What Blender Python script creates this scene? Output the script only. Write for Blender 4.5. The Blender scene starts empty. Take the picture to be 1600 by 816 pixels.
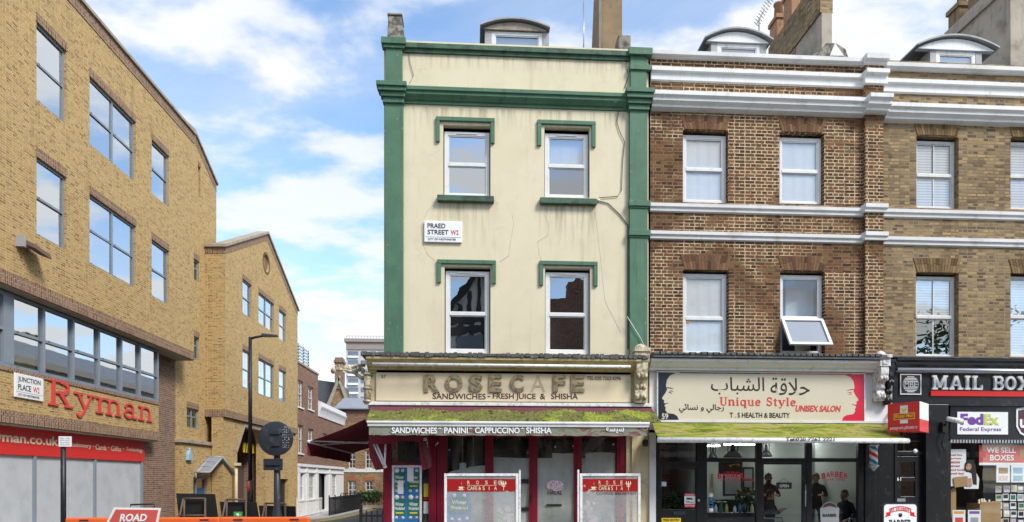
import bpy, bmesh, math, random
from mathutils import Vector, Matrix
random.seed(7)
SC = bpy.context.scene
COL = SC.collection
rad = math.radians
# ---------------------------------------------------------------- camera
YAW = rad(3.55); SIDE = rad(1.67); FPX = 1066.67; EYE = 1.6
cam = bpy.data.cameras.new('camera'); cam_ob = bpy.data.objects.new('camera', cam); COL.objects.link(cam_ob)
cam_ob.location = (0, 0, EYE); cam_ob.rotation_euler = (rad(90), 0, -YAW)
cam.lens = 24; cam.sensor_width = 36; cam.shift_y = (750 - 408) / 1600; cam.clip_start = 0.05; cam.clip_end = 3000
SC.camera = cam_ob
# ---------------------------------------------------------------- sky, sun, exposure
SUN_EL, SUN_AZ = rad(45), rad(136)          # azimuth clockwise from +Y: behind the camera, a little to its right
w = bpy.data.worlds.new('World'); SC.world = w; w.use_nodes = True
nt = w.node_tree; nt.nodes.clear()
def wn(t, **k):
    n = nt.nodes.new(t)
    for a, v in k.items(): setattr(n, a, v)
    return n
out = wn('ShaderNodeOutputWorld'); bg = wn('ShaderNodeBackground'); bg.inputs[1].default_value = 0.12
sky = wn('ShaderNodeTexSky', sky_type='NISHITA', sun_disc=False); sky.sun_elevation = SUN_EL; sky.sun_rotation = SUN_AZ
sky.air_density = 1.0; sky.dust_density = 0.25; sky.ozone_density = 2.0
tc = wn('ShaderNodeTexCoord'); sep = wn('ShaderNodeSeparateXYZ'); nt.links.new(tc.outputs['Generated'], sep.inputs[0])
ad = wn('ShaderNodeMath', operation='ADD'); ad.inputs[1].default_value = 0.16; nt.links.new(sep.outputs[2], ad.inputs[0])
mx_ = wn('ShaderNodeMath', operation='MAXIMUM'); mx_.inputs[1].default_value = 0.05; nt.links.new(ad.outputs[0], mx_.inputs[0])
dx = wn('ShaderNodeMath', operation='DIVIDE'); dy = wn('ShaderNodeMath', operation='DIVIDE')
nt.links.new(sep.outputs[0], dx.inputs[0]); nt.links.new(mx_.outputs[0], dx.inputs[1])
nt.links.new(sep.outputs[1], dy.inputs[0]); nt.links.new(mx_.outputs[0], dy.inputs[1])
cb = wn('ShaderNodeCombineXYZ'); nt.links.new(dx.outputs[0], cb.inputs[0]); nt.links.new(dy.outputs[0], cb.inputs[1])
mp = wn('ShaderNodeMapping'); mp.inputs['Location'].default_value = (3.1, 7.35, 0); mp.inputs['Scale'].default_value = (1.15, 1.5, 1)
mp.inputs['Rotation'].default_value = (0, 0, rad(18))
nt.links.new(cb.outputs[0], mp.inputs[0])
def cloud(scale, detail, rough, lo, hi, dist=0.3):
    n = wn('ShaderNodeTexNoise'); n.inputs['Scale'].default_value = scale; n.inputs['Detail'].default_value = detail
    n.inputs['Roughness'].default_value = rough; n.inputs['Distortion'].default_value = dist
    nt.links.new(mp.outputs[0], n.inputs['Vector'])
    r = wn('ShaderNodeMapRange', interpolation_type='SMOOTHSTEP'); r.inputs[1].default_value = lo; r.inputs[2].default_value = hi
    nt.links.new(n.outputs[0], r.inputs[0]); return r.outputs[0]
c1 = cloud(2.3, 9, 0.54, 0.44, 0.60, 0.1); c2 = cloud(0.75, 6, 0.6, 0.30, 0.75, 1.0)
hz = wn('ShaderNodeMapRange'); hz.inputs[1].default_value = 0.0; hz.inputs[2].default_value = 0.30; hz.inputs[3].default_value = 0.30; hz.inputs[4].default_value = 0.0
nt.links.new(sep.outputs[2], hz.inputs[0])
mxa = wn('ShaderNodeMath', operation='MULTIPLY_ADD'); mxa.inputs[1].default_value = 0.42
nt.links.new(c2, mxa.inputs[0]); nt.links.new(hz.outputs[0], mxa.inputs[2])
mxb = wn('ShaderNodeMath', operation='MULTIPLY_ADD', use_clamp=True); mxb.inputs[1].default_value = 0.86
nt.links.new(c1, mxb.inputs[0]); nt.links.new(mxa.outputs[0], mxb.inputs[2])
mixc = wn('ShaderNodeMix', data_type='RGBA'); mixc.inputs[7].default_value = (4.6, 4.7, 4.85, 1)
blu = wn('ShaderNodeMix', data_type='RGBA', blend_type='MULTIPLY'); blu.inputs[0].default_value = 1; blu.inputs[7].default_value = (1.35, 1.42, 1.42, 1)
nt.links.new(sky.outputs[0], blu.inputs[6])
nt.links.new(mxb.outputs[0], mixc.inputs[0]); nt.links.new(blu.outputs[2], mixc.inputs[6])
nt.links.new(mixc.outputs[2], bg.inputs[0]); nt.links.new(bg.outputs[0], out.inputs[0])
sl = bpy.data.lights.new('sun', 'SUN'); sl.energy = 2.3; sl.angle = rad(18); sl.color = (1.0, 0.96, 0.9)
so = bpy.data.objects.new('sun', sl); COL.objects.link(so)
sdir = Vector((math.sin(SUN_AZ) * math.cos(SUN_EL), math.cos(SUN_AZ) * math.cos(SUN_EL), math.sin(SUN_EL)))
so.rotation_euler = sdir.to_track_quat('Z', 'Y').to_euler(); so.location = sdir * 60
SC.view_settings.view_transform = 'Standard'; SC.view_settings.look = 'None'; SC.view_settings.gamma = 1
SC.view_settings.exposure = 0.86; SC.view_settings.use_curve_mapping = False
SC.render.engine = 'CYCLES'; SC.cycles.use_denoising = True
SC.cycles.max_bounces = 8; SC.cycles.transparent_max_bounces = 16; SC.cycles.caustics_reflective = False; SC.cycles.caustics_refractive = False
SC.cycles.sample_clamp_indirect = 4

# ---------------------------------------------------------------- where a line of sight meets a facade's plane
def ray(px, py):
    k = (px - 800) / FPX
    return (math.sin(YAW) + math.cos(YAW) * k, math.cos(YAW) - math.sin(YAW) * k, (750 - py) / FPX)
def tx(px, Y=15.2):
    d = ray(px, 0); return Y / d[1] * d[0]
def tz(px, py, Y=15.2):
    d = ray(px, py); return EYE + Y / d[1] * d[2]
def ls(px, o):
    d = ray(px, 0); n = d[0] * math.cos(SIDE) - d[1] * math.sin(SIDE); u = d[0] * math.sin(SIDE) + d[1] * math.cos(SIDE)
    return -o / n * u
def lz(px, py, o):
    d = ray(px, py); n = d[0] * math.cos(SIDE) - d[1] * math.sin(SIDE); return EYE - o / n * d[2]
def R(px0, px1, py0, py1, Y=15.2):
    m = (px0 + px1) / 2
    return tx(px0, Y), tx(px1, Y), tz(m, py1, Y), tz(m, py0, Y)
# frames: the main terrace is square to the world, the side street turns a little
FW = Matrix.Identity(4); FL = Matrix.Rotation(-SIDE, 4, 'Z')
class Pl:                      # a facade plane: a along it, d into it, z up
    def __init__(s, frame, kind, at): s.frame, s.kind, s.at = frame, kind, at
    def __call__(s, a, d, z):
        if s.kind == 'front': return (a, s.at + d, z)
        if s.kind == 'side': return (-s.at - d, a, z)      # wall facing +x
        if s.kind == 'end': return (a, s.at + d, z)
        if s.kind == 'back': return (-a, s.at - d, z)      # wall facing +y, seen from behind it
        if s.kind == 'west': return (s.at + d, -a, z)      # wall facing -x
def front(Y): return Pl(FW, 'front', Y)
def side(o): return Pl(FL, 'side', o)

# ---------------------------------------------------------------- mesh collector
class MB:
    def __init__(s): s.v = []; s.f = []; s.m = []; s.sm = []; s.uv = {}
    def quad(s, pts, mi=0, smooth=False, uv=None):
        b = len(s.v); s.v += [tuple(p) for p in pts]; s.f.append(tuple(range(b, b + len(pts)))); s.m.append(mi); s.sm.append(smooth)
        if uv: s.uv[len(s.f) - 1] = uv
    def add(s, verts, faces, mi=0, smooth=False):
        b = len(s.v); s.v += [tuple(p) for p in verts]
        for f in faces: s.f.append(tuple(i + b for i in f)); s.m.append(mi); s.sm.append(smooth)
    def hexa(s, p, mi=0):       # 8 corners: bottom ring then top ring
        s.add(p, [(3, 2, 1, 0), (4, 5, 6, 7), (0, 1, 5, 4), (1, 2, 6, 5), (2, 3, 7, 6), (3, 0, 4, 7)], mi)
    def box(s, x0, x1, y0, y1, z0, z1, mi=0):
        s.hexa([(x0, y0, z0), (x1, y0, z0), (x1, y1, z0), (x0, y1, z0), (x0, y0, z1), (x1, y0, z1), (x1, y1, z1), (x0, y1, z1)], mi)
    def pbox(s, P, a0, a1, z0, z1, d0, d1, mi=0):
        s.hexa([P(a0, d0, z0), P(a1, d0, z0), P(a1, d1, z0), P(a0, d1, z0), P(a0, d0, z1), P(a1, d0, z1), P(a1, d1, z1), P(a0, d1, z1)], mi)
    def ppoly(s, P, pts, d0, d1, mi=0):    # prism of a polygon given as (a, z)
        n = len(pts)
        s.add([P(a, d0, z) for a, z in pts] + [P(a, d1, z) for a, z in pts],
              [tuple(range(n)), tuple(range(2 * n - 1, n - 1, -1))] + [(i, (i + 1) % n, (i + 1) % n + n, i + n) for i in range(n)], mi)
    def prof(s, P, prof, a0, a1, mi=0, m0=0.0, m1=0.0):   # moulding: profile of (d, z) run from a0 to a1; m = mitre per unit of projection
        n = len(prof)
        s.add([P(a0 + m0 * d, d, z) for d, z in prof] + [P(a1 - m1 * d, d, z) for d, z in prof],
              [tuple(range(n)), tuple(range(2 * n - 1, n - 1, -1))] + [(i, (i + 1) % n, (i + 1) % n + n, i + n) for i in range(n)], mi)
    def tube(s, path, r, seg=8, mi=0, cap=True, r1=None):
        path = [Vector(p) for p in path]; rings = []
        for i, p in enumerate(path):
            t = (path[min(i + 1, len(path) - 1)] - path[max(i - 1, 0)]).normalized()
            up = Vector((0, 0, 1)) if abs(t.z) < 0.95 else Vector((1, 0, 0))
            x = t.cross(up).normalized(); y = x.cross(t)
            rr = r if r1 is None else r + (r1 - r) * i / (len(path) - 1)
            rings.append([p + (x * math.cos(2 * math.pi * k / seg) + y * math.sin(2 * math.pi * k / seg)) * rr for k in range(seg)])
        vs = [q for g in rings for q in g]; fs = []
        for i in range(len(path) - 1):
            for k in range(seg):
                a, b = i * seg + k, i * seg + (k + 1) % seg; fs.append((a, b, b + seg, a + seg))
        if cap: fs.append(tuple(range(seg - 1, -1, -1))); fs.append(tuple(range((len(path) - 1) * seg, len(path) * seg)))
        s.add(vs, fs, mi, True)
    def lathe(s, c, prof, seg=16, mi=0, axis='z', smooth=True):   # prof: (radius, height)
        vs = []; fs = []
        for r, h in prof:
            for k in range(seg):
                x, y = r * math.cos(2 * math.pi * k / seg), r * math.sin(2 * math.pi * k / seg)
                p = (x, y, h) if axis == 'z' else ((x, h, y) if axis == 'y' else (h, x, y))
                vs.append((c[0] + p[0], c[1] + p[1], c[2] + p[2]))
        for i in range(len(prof) - 1):
            for k in range(seg):
                a, b = i * seg + k, i * seg + (k + 1) % seg; fs.append((a, b, b + seg, a + seg))
        fs.append(tuple(range(seg - 1, -1, -1))); fs.append(tuple(range((len(prof) - 1) * seg, len(prof) * seg)))
        s.add(vs, fs, mi, smooth)
    def wall(s, P, a0, a1, z0, z1, holes=(), reveal=0.15, mi=0, rmi=None):
        rmi = mi if rmi is None else rmi
        A = sorted({a0, a1} | {min(max(h[k], a0), a1) for h in holes for k in (0, 1)}); Z = sorted({z0, z1} | {min(max(h[k], z0), z1) for h in holes for k in (2, 3)})
        for i in range(len(A) - 1):
            for j in range(len(Z) - 1):
                ca, cz = (A[i] + A[i + 1]) / 2, (Z[j] + Z[j + 1]) / 2
                if any(h[0] < ca < h[1] and h[2] < cz < h[3] for h in holes): continue
                s.quad([P(A[i], 0, Z[j]), P(A[i + 1], 0, Z[j]), P(A[i + 1], 0, Z[j + 1]), P(A[i], 0, Z[j + 1])], mi)
        for h in holes:
            b0, b1, y0, y1 = h[:4]
            for q in ([(b0, y0), (b0, y1)], [(b0, y1), (b1, y1)], [(b1, y1), (b1, y0)], [(b1, y0), (b0, y0)]):
                s.quad([P(q[0][0], 0, q[0][1]), P(q[1][0], 0, q[1][1]), P(q[1][0], reveal, q[1][1]), P(q[0][0], reveal, q[0][1])], rmi)
    def text(s, P, body, a0, a1, z0, z1, d=0.0, depth=0.004, bold=0.0, shear=0.0, mi=0, space=1.0, lift=0.003, tilt=0.0):
        """lettering that fills the box a0..a1, z0..z1 and stands just proud of the face at depth d"""
        vs, fs = glyphs(body, bold, shear, space)
        if not vs: return
        x0 = min(p[0] for p in vs); x1 = max(p[0] for p in vs); y0 = min(p[1] for p in vs); y1 = max(p[1] for p in vs)
        def mp(p):
            u = (p[0] - x0) / max(x1 - x0, 1e-6); v = (p[1] - y0) / max(y1 - y0, 1e-6)
            return P(a0 + (a1 - a0) * u, d - lift - (depth if p[2] > 0 else 0), z0 + (z1 - z0) * v + tilt * (a1 - a0) * u)
        s.add([mp(p) for p in vs], fs, mi)
    def build(s, name, mats, parent=None, base=None, frame=None, uvrot=False, bevel=0.0, smooth=False, recalc=True):
        mats = mats if isinstance(mats, (list, tuple)) else [mats]
        if parent is not None: base, frame = META[parent.name]
        else:
            base = base or (0, 0, 0); frame = frame or FW
        me = bpy.data.meshes.new(name)
        me.from_pydata([(x - base[0], y - base[1], z - base[2]) for x, y, z in s.v], [], s.f)
        for m in mats: me.materials.append(M(m))
        me.polygons.foreach_set('material_index', s.m); me.polygons.foreach_set('use_smooth', [bool(x or smooth) for x in s.sm])
        if recalc:
            bm = bmesh.new(); bm.from_mesh(me); bmesh.ops.recalc_face_normals(bm, faces=bm.faces); bm.to_mesh(me); bm.free()
        lay = me.uv_layers.new(name='UVMap').data
        for p in me.polygons:
            n = p.normal
            for k, li in enumerate(p.loop_indices):
                if p.index in s.uv: uv = s.uv[p.index][k]
                else:
                    x, y, z = s.v[me.loops[li].vertex_index]
                    if abs(n.z) > 0.8: uv = (x, y)
                    else:
                        l = math.hypot(n.x, n.y) or 1; uv = ((-n.y * x + n.x * y) / l, z)
                lay[li].uv = (uv[1], uv[0]) if uvrot else uv
        o = bpy.data.objects.new(name, me); COL.objects.link(o)
        if parent is None:
            o.location = frame @ Vector(base); o.rotation_euler = frame.to_euler()
        else: o.parent = parent
        META[o.name] = (base, frame)
        if bevel:
            b = o.modifiers.new('bevel', 'BEVEL'); b.width = bevel; b.segments = 2; b.limit_method = 'ANGLE'; b.angle_limit = rad(40)
        return o
META = {}
_gl = {}
def glyphs(body, bold=0.0, shear=0.0, space=1.0):
    k = (body, bold, shear, space)
    if k in _gl: return _gl[k]
    c = bpy.data.curves.new('lettering', 'FONT'); c.body = body; c.offset = bold; c.shear = shear; c.space_character = space
    c.extrude = 0.02; c.resolution_u = 3
    o = bpy.data.objects.new('lettering', c); COL.objects.link(o)
    dg = bpy.context.evaluated_depsgraph_get(); me = bpy.data.meshes.new_from_object(o.evaluated_get(dg))
    r = ([tuple(v.co) for v in me.vertices], [tuple(p.vertices) for p in me.polygons])
    bpy.data.meshes.remove(me); bpy.data.objects.remove(o); bpy.data.curves.remove(c)
    _gl[k] = r; return r
def tag(o, label, cat, group=None):
    o['label'] = label; o['category'] = cat
    if group: o['group'] = group
    return o
def thing(name, label, cat, base, frame=FW, group=None):
    o = bpy.data.objects.new(name, None); COL.objects.link(o); o.empty_display_size = 0.2
    o.location = frame @ Vector(base); o.rotation_euler = frame.to_euler(); META[o.name] = (base, frame)
    return tag(o, label, cat, group)
def struct(o): o['kind'] = 'structure'; return o
def stuff(o): o['kind'] = 'stuff'; return o
def copy_tree(o, parent=None):
    c = o.copy(); COL.objects.link(c)
    if parent is not None: c.parent = parent
    META[c.name] = META[o.name]
    for ch in list(o.children): copy_tree(ch, c)
    return c
# ---------------------------------------------------------------- materials
_mats = {}
def M(n): return _mats[n]
class Nt:
    def __init__(s, name):
        m = bpy.data.materials.new(name); m.use_nodes = True; s.m = m; s.t = m.node_tree; s.t.nodes.clear(); _mats[name] = m
        s.o = s.n('ShaderNodeOutputMaterial')
    def n(s, t, _in=None, **k):
        x = s.t.nodes.new(t)
        for a, v in k.items(): setattr(x, a, v)
        for a, v in (_in or {}).items(): s.set(x.inputs[a], v)
        return x
    def set(s, i, v):
        if isinstance(v, bpy.types.NodeSocket): s.t.links.new(v, i)
        else:
            if i.type == 'RGBA' and isinstance(v, (tuple, list)) and len(v) == 3: v = (*v, 1)
            i.default_value = v
    def uv(s, scale=(1, 1, 1), loc=(0, 0, 0)):
        c = s.n('ShaderNodeTexCoord'); p = s.n('ShaderNodeMapping', {0: c.outputs['UV'], 'Scale': scale, 'Location': loc}); return p.outputs[0]
    def ob(s, scale=(1, 1, 1)):
        c = s.n('ShaderNodeTexCoord'); p = s.n('ShaderNodeMapping', {0: c.outputs['Object'], 'Scale': scale}); return p.outputs[0]
    def noise(s, vec, scale, detail=4, rough=0.55, lo=None, hi=None, dist=0.0):
        x = s.n('ShaderNodeTexNoise', {'Vector': vec, 'Scale': scale, 'Detail': detail, 'Roughness': rough, 'Distortion': dist}).outputs[0]
        return x if lo is None else s.mr(x, lo, hi)
    def mr(s, x, lo, hi, a=0.0, b=1.0): return s.n('ShaderNodeMapRange', {0: x, 1: lo, 2: hi, 3: a, 4: b}, interpolation_type='SMOOTHSTEP').outputs[0]
    def mix(s, f, a, b, bt='MIX'):
        x = s.n('ShaderNodeMix', data_type='RGBA', blend_type=bt); s.set(x.inputs[0], f); s.set(x.inputs[6], a); s.set(x.inputs[7], b); return x.outputs[2]
    def mul(s, a, b): return s.n('ShaderNodeMath', {0: a, 1: b}, operation='MULTIPLY').outputs[0]
    def add(s, a, b): return s.n('ShaderNodeMath', {0: a, 1: b}, operation='ADD', use_clamp=True).outputs[0]
    def ramp(s, x, stops):
        r = s.n('ShaderNodeValToRGB', {0: x}); e = r.color_ramp.elements
        while len(e) < len(stops): e.new(0.5)
        for el, (p, c) in zip(e, stops): el.position = p; el.color = (*c, 1)
        return r.outputs[0]
    def bump(s, h, dist=0.01, strength=1.0, nrm=None):
        k = {'Height': h, 'Distance': dist, 'Strength': strength}
        if nrm is not None: k['Normal'] = nrm
        return s.n('ShaderNodeBump', k).outputs[0]
    def bsdf(s, col, rough=0.6, nrm=None, metal=0.0, spec=0.5, **k):
        b = s.n('ShaderNodeBsdfPrincipled', {'Base Color': col, 'Roughness': rough, 'Metallic': metal, 'Specular IOR Level': spec})
        if nrm is not None: s.set(b.inputs['Normal'], nrm)
        for a, v in k.items(): s.set(b.inputs[a.replace('_', ' ')], v)
        s.t.links.new(b.outputs[0], s.o.inputs[0]); return b

def brick(name, stops, mortar, bw=0.225, rh=0.075, ms=0.010, stain=(0.12, 0.08, 0.06), stain_amt=0.5, stain_lo=0.52, mortar2=None, seed=0.0, wear=None, bumpd=0.006, dark_zone=None):
    t = Nt(name); uv = t.uv(loc=(seed, seed * 0.3, 0))
    wob = t.n('ShaderNodeTexNoise', {'Vector': uv, 'Scale': 2.2, 'Detail': 2}); wv = t.n('ShaderNodeVectorMath', {0: wob.outputs[1], 1: (0.5, 0.5, 0.5)}, operation='SUBTRACT')
    wv2 = t.n('ShaderNodeVectorMath', {0: wv.outputs[0], 1: (0.012, 0.012, 0)}, operation='MULTIPLY'); uvw = t.n('ShaderNodeVectorMath', {0: uv, 1: wv2.outputs[0]}, operation='ADD').outputs[0]
    b = t.n('ShaderNodeTexBrick', {'Vector': uvw, 'Color1': (0, 0, 0), 'Color2': (1, 1, 1), 'Mortar': (0.5, 0.5, 0.5), 'Scale': 1.0, 'Mortar Size': ms, 'Mortar Smooth': 0.25, 'Bias': 0.0, 'Brick Width': bw, 'Row Height': rh})
    b.offset = 0.5; b.squash = 0.55; b.squash_frequency = 2
    col = t.ramp(b.outputs[0], stops)
    fine = t.noise(uv, 60, 4, 0.65); col = t.mix(0.55, col, t.ramp(fine, [(0.25, (0.45, 0.42, 0.4)), (0.75, (1.15, 1.1, 1.05))]), 'MULTIPLY')
    big = t.noise(uv, 0.55, 5, 0.6, stain_lo, stain_lo + 0.22); col = t.mix(t.mul(big, stain_amt), col, stain)
    mc = mortar
    if mortar2 is not None:
        pm = t.noise(uv, 0.42, 4, 0.62, 0.40, 0.53, 0.6); mc = t.mix(pm, mortar2, mortar)
    mc = t.mix(0.5, mc, t.ramp(t.noise(uv, 22, 3), [(0.3, (0.5, 0.48, 0.45)), (0.7, (1.1, 1.1, 1.1))]), 'MULTIPLY')
    fac = b.outputs[1]
    if wear is not None: fac = t.mul(fac, t.mr(t.noise(uv, 9, 3), 0.3, 0.3 + wear, 0.25, 1.0))
    col = t.mix(fac, col, mc)
    soot = t.noise(t.uv((1.6, 0.35, 1), (seed, 1, 0)), 1.6, 5, 0.6, 0.55, 0.8); col = t.mix(t.mul(soot, 0.35), col, (0.05, 0.042, 0.036))
    h = t.n('ShaderNodeMath', {0: 1.0, 1: b.outputs[1]}, operation='SUBTRACT').outputs[0]
    h = t.n('ShaderNodeMath', {0: h, 1: t.mul(fine, 0.5)}, operation='ADD').outputs[0]
    t.bsdf(col, 0.88, t.bump(h, bumpd), spec=0.2); return t.m
brick('buff_brick', [(0.0, (0.26, 0.16, 0.07)), (0.10, (0.35, 0.225, 0.092)), (0.25, (0.44, 0.295, 0.118)), (0.6, (0.51, 0.35, 0.145)), (0.9, (0.56, 0.395, 0.17)), (1.0, (0.36, 0.24, 0.11))], (0.65, 0.49, 0.265), stain=(0.36, 0.235, 0.095), stain_amt=0.35, ms=0.010, bw=0.215, rh=0.068, wear=0.3)
brick('buff_brick_far', [(0.0, (0.24, 0.14, 0.055)), (0.3, (0.42, 0.26, 0.09)), (0.7, (0.52, 0.33, 0.12)), (1.0, (0.34, 0.2, 0.08))], (0.34, 0.26, 0.15), stain=(0.24, 0.14, 0.06), stain_amt=0.5, seed=3.3)
brick('soldier_brick', [(0.0, (0.16, 0.075, 0.05)), (0.5, (0.25, 0.13, 0.08)), (1.0, (0.34, 0.20, 0.12))], (0.42, 0.34, 0.24), ms=0.011, seed=1.7)
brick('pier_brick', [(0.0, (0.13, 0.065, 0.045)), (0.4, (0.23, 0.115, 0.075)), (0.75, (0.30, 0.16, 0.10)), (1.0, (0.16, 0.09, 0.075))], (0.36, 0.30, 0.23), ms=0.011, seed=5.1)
brick('rust_brick', [(0.0, (0.05, 0.032, 0.022)), (0.2, (0.10, 0.053, 0.029)), (0.45, (0.15, 0.078, 0.038)), (0.65, (0.19, 0.083, 0.040)), (0.85, (0.225, 0.123, 0.056)), (1.0, (0.15, 0.115, 0.058))], (0.70, 0.535, 0.34), bw=0.235, rh=0.077, ms=0.0118, stain=(0.06, 0.031, 0.021), stain_amt=0.55, stain_lo=0.5, mortar2=(0.22, 0.13, 0.07), seed=2.2, wear=0.25, bumpd=0.009)
brick('stock_brick', [(0.0, (0.115, 0.082, 0.055)), (0.2, (0.22, 0.16, 0.095)), (0.5, (0.30, 0.22, 0.125)), (0.75, (0.39, 0.275, 0.125)), (0.9, (0.45, 0.325, 0.155)), (1.0, (0.27, 0.205, 0.15))], (0.36, 0.28, 0.185), bw=0.232, rh=0.076, ms=0.013, stain=(0.14, 0.095, 0.055), stain_amt=0.55, mortar2=(0.12, 0.085, 0.055), seed=8.4, wear=0.5, bumpd=0.012)
brick('red_brown_brick', [(0.0, (0.14, 0.065, 0.045)), (0.5, (0.25, 0.115, 0.075)), (1.0, (0.31, 0.16, 0.105))], (0.33, 0.25, 0.19), stain=(0.15, 0.075, 0.05), seed=4.4)
brick('ochre_brick', [(0.0, (0.20, 0.11, 0.055)), (0.5, (0.36, 0.22, 0.10)), (1.0, (0.44, 0.29, 0.14))], (0.32, 0.25, 0.17), stain=(0.22, 0.12, 0.07), seed=6.6)
def plain(name, col, rough=0.6, var=0.25, scale=3.0, metal=0.0, spec=0.4, bumps=0.0, bscale=40, dirt=None, dirt_lo=0.52, dirt_hi=0.72, dirt_amt=0.6, streak=None, chips=None):
    t = Nt(name); v = t.ob()
    c = t.mix(var, col, t.ramp(t.noise(v, scale, 5, 0.6), [(0.3, (0.55, 0.55, 0.55)), (0.7, (1.2, 1.2, 1.2))]), 'MULTIPLY')
    if dirt is not None: c = t.mix(t.mul(t.noise(v, scale * 1.7, 6, 0.65, dirt_lo, dirt_hi), dirt_amt), c, dirt)
    if streak is not None:
        s = t.noise(t.ob((5.0, 5.0, 0.35)), 1.6, 5, 0.6, 0.52, 0.74); c = t.mix(t.mul(s, streak[1]), c, streak[0])
    if chips is not None: c = t.mix(t.mul(t.noise(v, 11, 6, 0.7, 0.64, 0.67), 0.75), c, chips)
    n = t.bump(t.noise(v, bscale, 5, 0.6), 0.01, bumps) if bumps else None
    t.bsdf(c, rough, n, metal, spec); return t.m
# stucco of the corner house, with grime runs and hairline cracks of its own
t = Nt('cream_stucco'); v = t.ob()
c = t.mix(0.20, (0.69, 0.615, 0.435), t.ramp(t.noise(v, 1.2, 6, 0.6), [(0.3, (0.7, 0.68, 0.62)), (0.7, (1.1, 1.1, 1.1))]), 'MULTIPLY')
c = t.mix(t.mul(t.noise(t.ob((4, 4, 0.28)), 1.5, 6, 0.62, 0.54, 0.80), 0.30), c, (0.34, 0.275, 0.17))
c = t.mix(t.mul(t.noise(v, 0.9, 6, 0.7, 0.55, 0.75), 0.22), c, (0.44, 0.385, 0.27))
c = t.mix(t.mul(t.noise(v, 0.55, 5, 0.55, 0.50, 0.535), 0.30), c, (0.72, 0.65, 0.48))
c = t.mix(t.mul(t.noise(t.ob((1.3, 1, 1)), 1.1, 6, 0.6, 0.56, 0.59), 0.25), c, (0.60, 0.525, 0.37))
sx = t.n('ShaderNodeSeparateXYZ', {0: v})
run = t.noise(t.ob((7.0, 1, 0.5)), 1.5, 5, 0.6, 0.42, 0.68)
def below(z, depth):
    a = t.n('ShaderNodeMapRange', {0: sx.outputs[2], 1: z - depth, 2: z, 3: 0.0, 4: 1.0}).outputs[0]; b = t.n('ShaderNodeMath', {0: sx.outputs[2], 1: z}, operation='LESS_THAN').outputs[0]; return t.mul(a, b)
def across(x0, x1): return t.mul(t.mr(sx.outputs[0], x0 - .06, x0 + .06), t.mr(sx.outputs[0], x1 - .06, x1 + .06, 1.0, 0.0))
for z, dp, x0, x1, am in ((9.86, 0.55, -9, 9, 0.5), (11.1, 0.45, -9, 9, 0.55), (7.80, 1.1, -1.80, -0.48, 0.55), (7.75, 1.1, 0.47, 1.75, 0.55)):
    c = t.mix(t.mul(t.mul(t.mul(run, below(z, dp)), across(x0, x1)), am), c, (0.19, 0.155, 0.10))
vo = t.n('ShaderNodeTexVoronoi', {'Vector': t.n('ShaderNodeVectorMath', {0: v, 1: t.n('ShaderNodeTexNoise', {'Vector': v, 'Scale': 2.5, 'Detail': 4}).outputs[1]}, operation='ADD').outputs[0], 'Scale': 0.62}, feature='DISTANCE_TO_EDGE')
cr = t.n('ShaderNodeMapRange', {0: vo.outputs[0], 1: 0.0, 2: 0.006, 3: 1.0, 4: 0.0}).outputs[0]; cr = t.mul(cr, t.noise(v, 0.8, 2, 0.5, 0.5, 0.6))
c = t.mix(t.mul(cr, 0.22), c, (0.25, 0.19, 0.11))
t.bsdf(c, 0.85, t.bump(t.noise(v, 35, 5, 0.6), 0.004, 0.6), spec=0.2)
plain('green_paint', (0.072, 0.168, 0.098), 0.6, 0.5, 1.7, dirt=(0.085, 0.13, 0.095), dirt_lo=0.5, dirt_hi=0.8, dirt_amt=0.55, bumps=0.12, bscale=14, streak=((0.025, 0.06, 0.04), 0.5), chips=(0.33, 0.36, 0.29))
plain('green_paint_worn', (0.062, 0.13, 0.08), 0.65, 0.4, 2.5, dirt=(0.035, 0.05, 0.04), dirt_lo=0.46, dirt_hi=0.62, dirt_amt=0.85, bumps=0.3, bscale=16)
plain('white_render', (0.74, 0.735, 0.72), 0.7, 0.15, 2.0, dirt=(0.25, 0.24, 0.22), dirt_lo=0.55, dirt_hi=0.75, dirt_amt=0.45, bumps=0.15, bscale=18, streak=((0.36, 0.33, 0.29), 0.22))
plain('white_worn', (0.68, 0.675, 0.66), 0.75, 0.30, 1.2, dirt=(0.28, 0.26, 0.23), dirt_lo=0.52, dirt_hi=0.80, dirt_amt=0.55, bumps=0.35, bscale=16)
plain('white_frame', (0.70, 0.70, 0.69), 0.35, 0.12, 4.0, dirt=(0.45, 0.43, 0.38), dirt_amt=0.3)
plain('timber_frame', (0.64, 0.63, 0.59), 0.5, 0.25, 5.0, dirt=(0.35, 0.32, 0.26), dirt_amt=0.5)
plain('grey_frame', (0.22, 0.255, 0.29), 0.4, 0.15, 3.0)
plain('grey_green_frame', (0.19, 0.26, 0.26), 0.4, 0.15, 3.0)
plain('cream_paint', (0.66, 0.56, 0.34), 0.55, 0.3, 2.5, dirt=(0.30, 0.22, 0.10), dirt_amt=0.5, bumps=0.1, bscale=20, streak=((0.26, 0.19, 0.09), 0.4))
plain('gold_paint', (0.50, 0.40, 0.19), 0.5, 0.3, 3.0, dirt=(0.2, 0.14, 0.06), dirt_amt=0.6, streak=((0.16, 0.12, 0.06), 0.5))
plain('cream_carved', (0.60, 0.52, 0.36), 0.6, 0.4, 7.0, dirt=(0.14, 0.10, 0.055), dirt_lo=0.45, dirt_hi=0.62, dirt_amt=0.75, bumps=0.4, bscale=25)
plain('white_carved', (0.66, 0.66, 0.64), 0.6, 0.35, 7.0, dirt=(0.10, 0.10, 0.10), dirt_lo=0.48, dirt_hi=0.62, dirt_amt=0.7, bumps=0.4, bscale=25)
plain('sign_cream', (0.74, 0.62, 0.42), 0.4, 0.12, 1.5, dirt=(0.5, 0.4, 0.25), dirt_amt=0.35)
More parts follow.
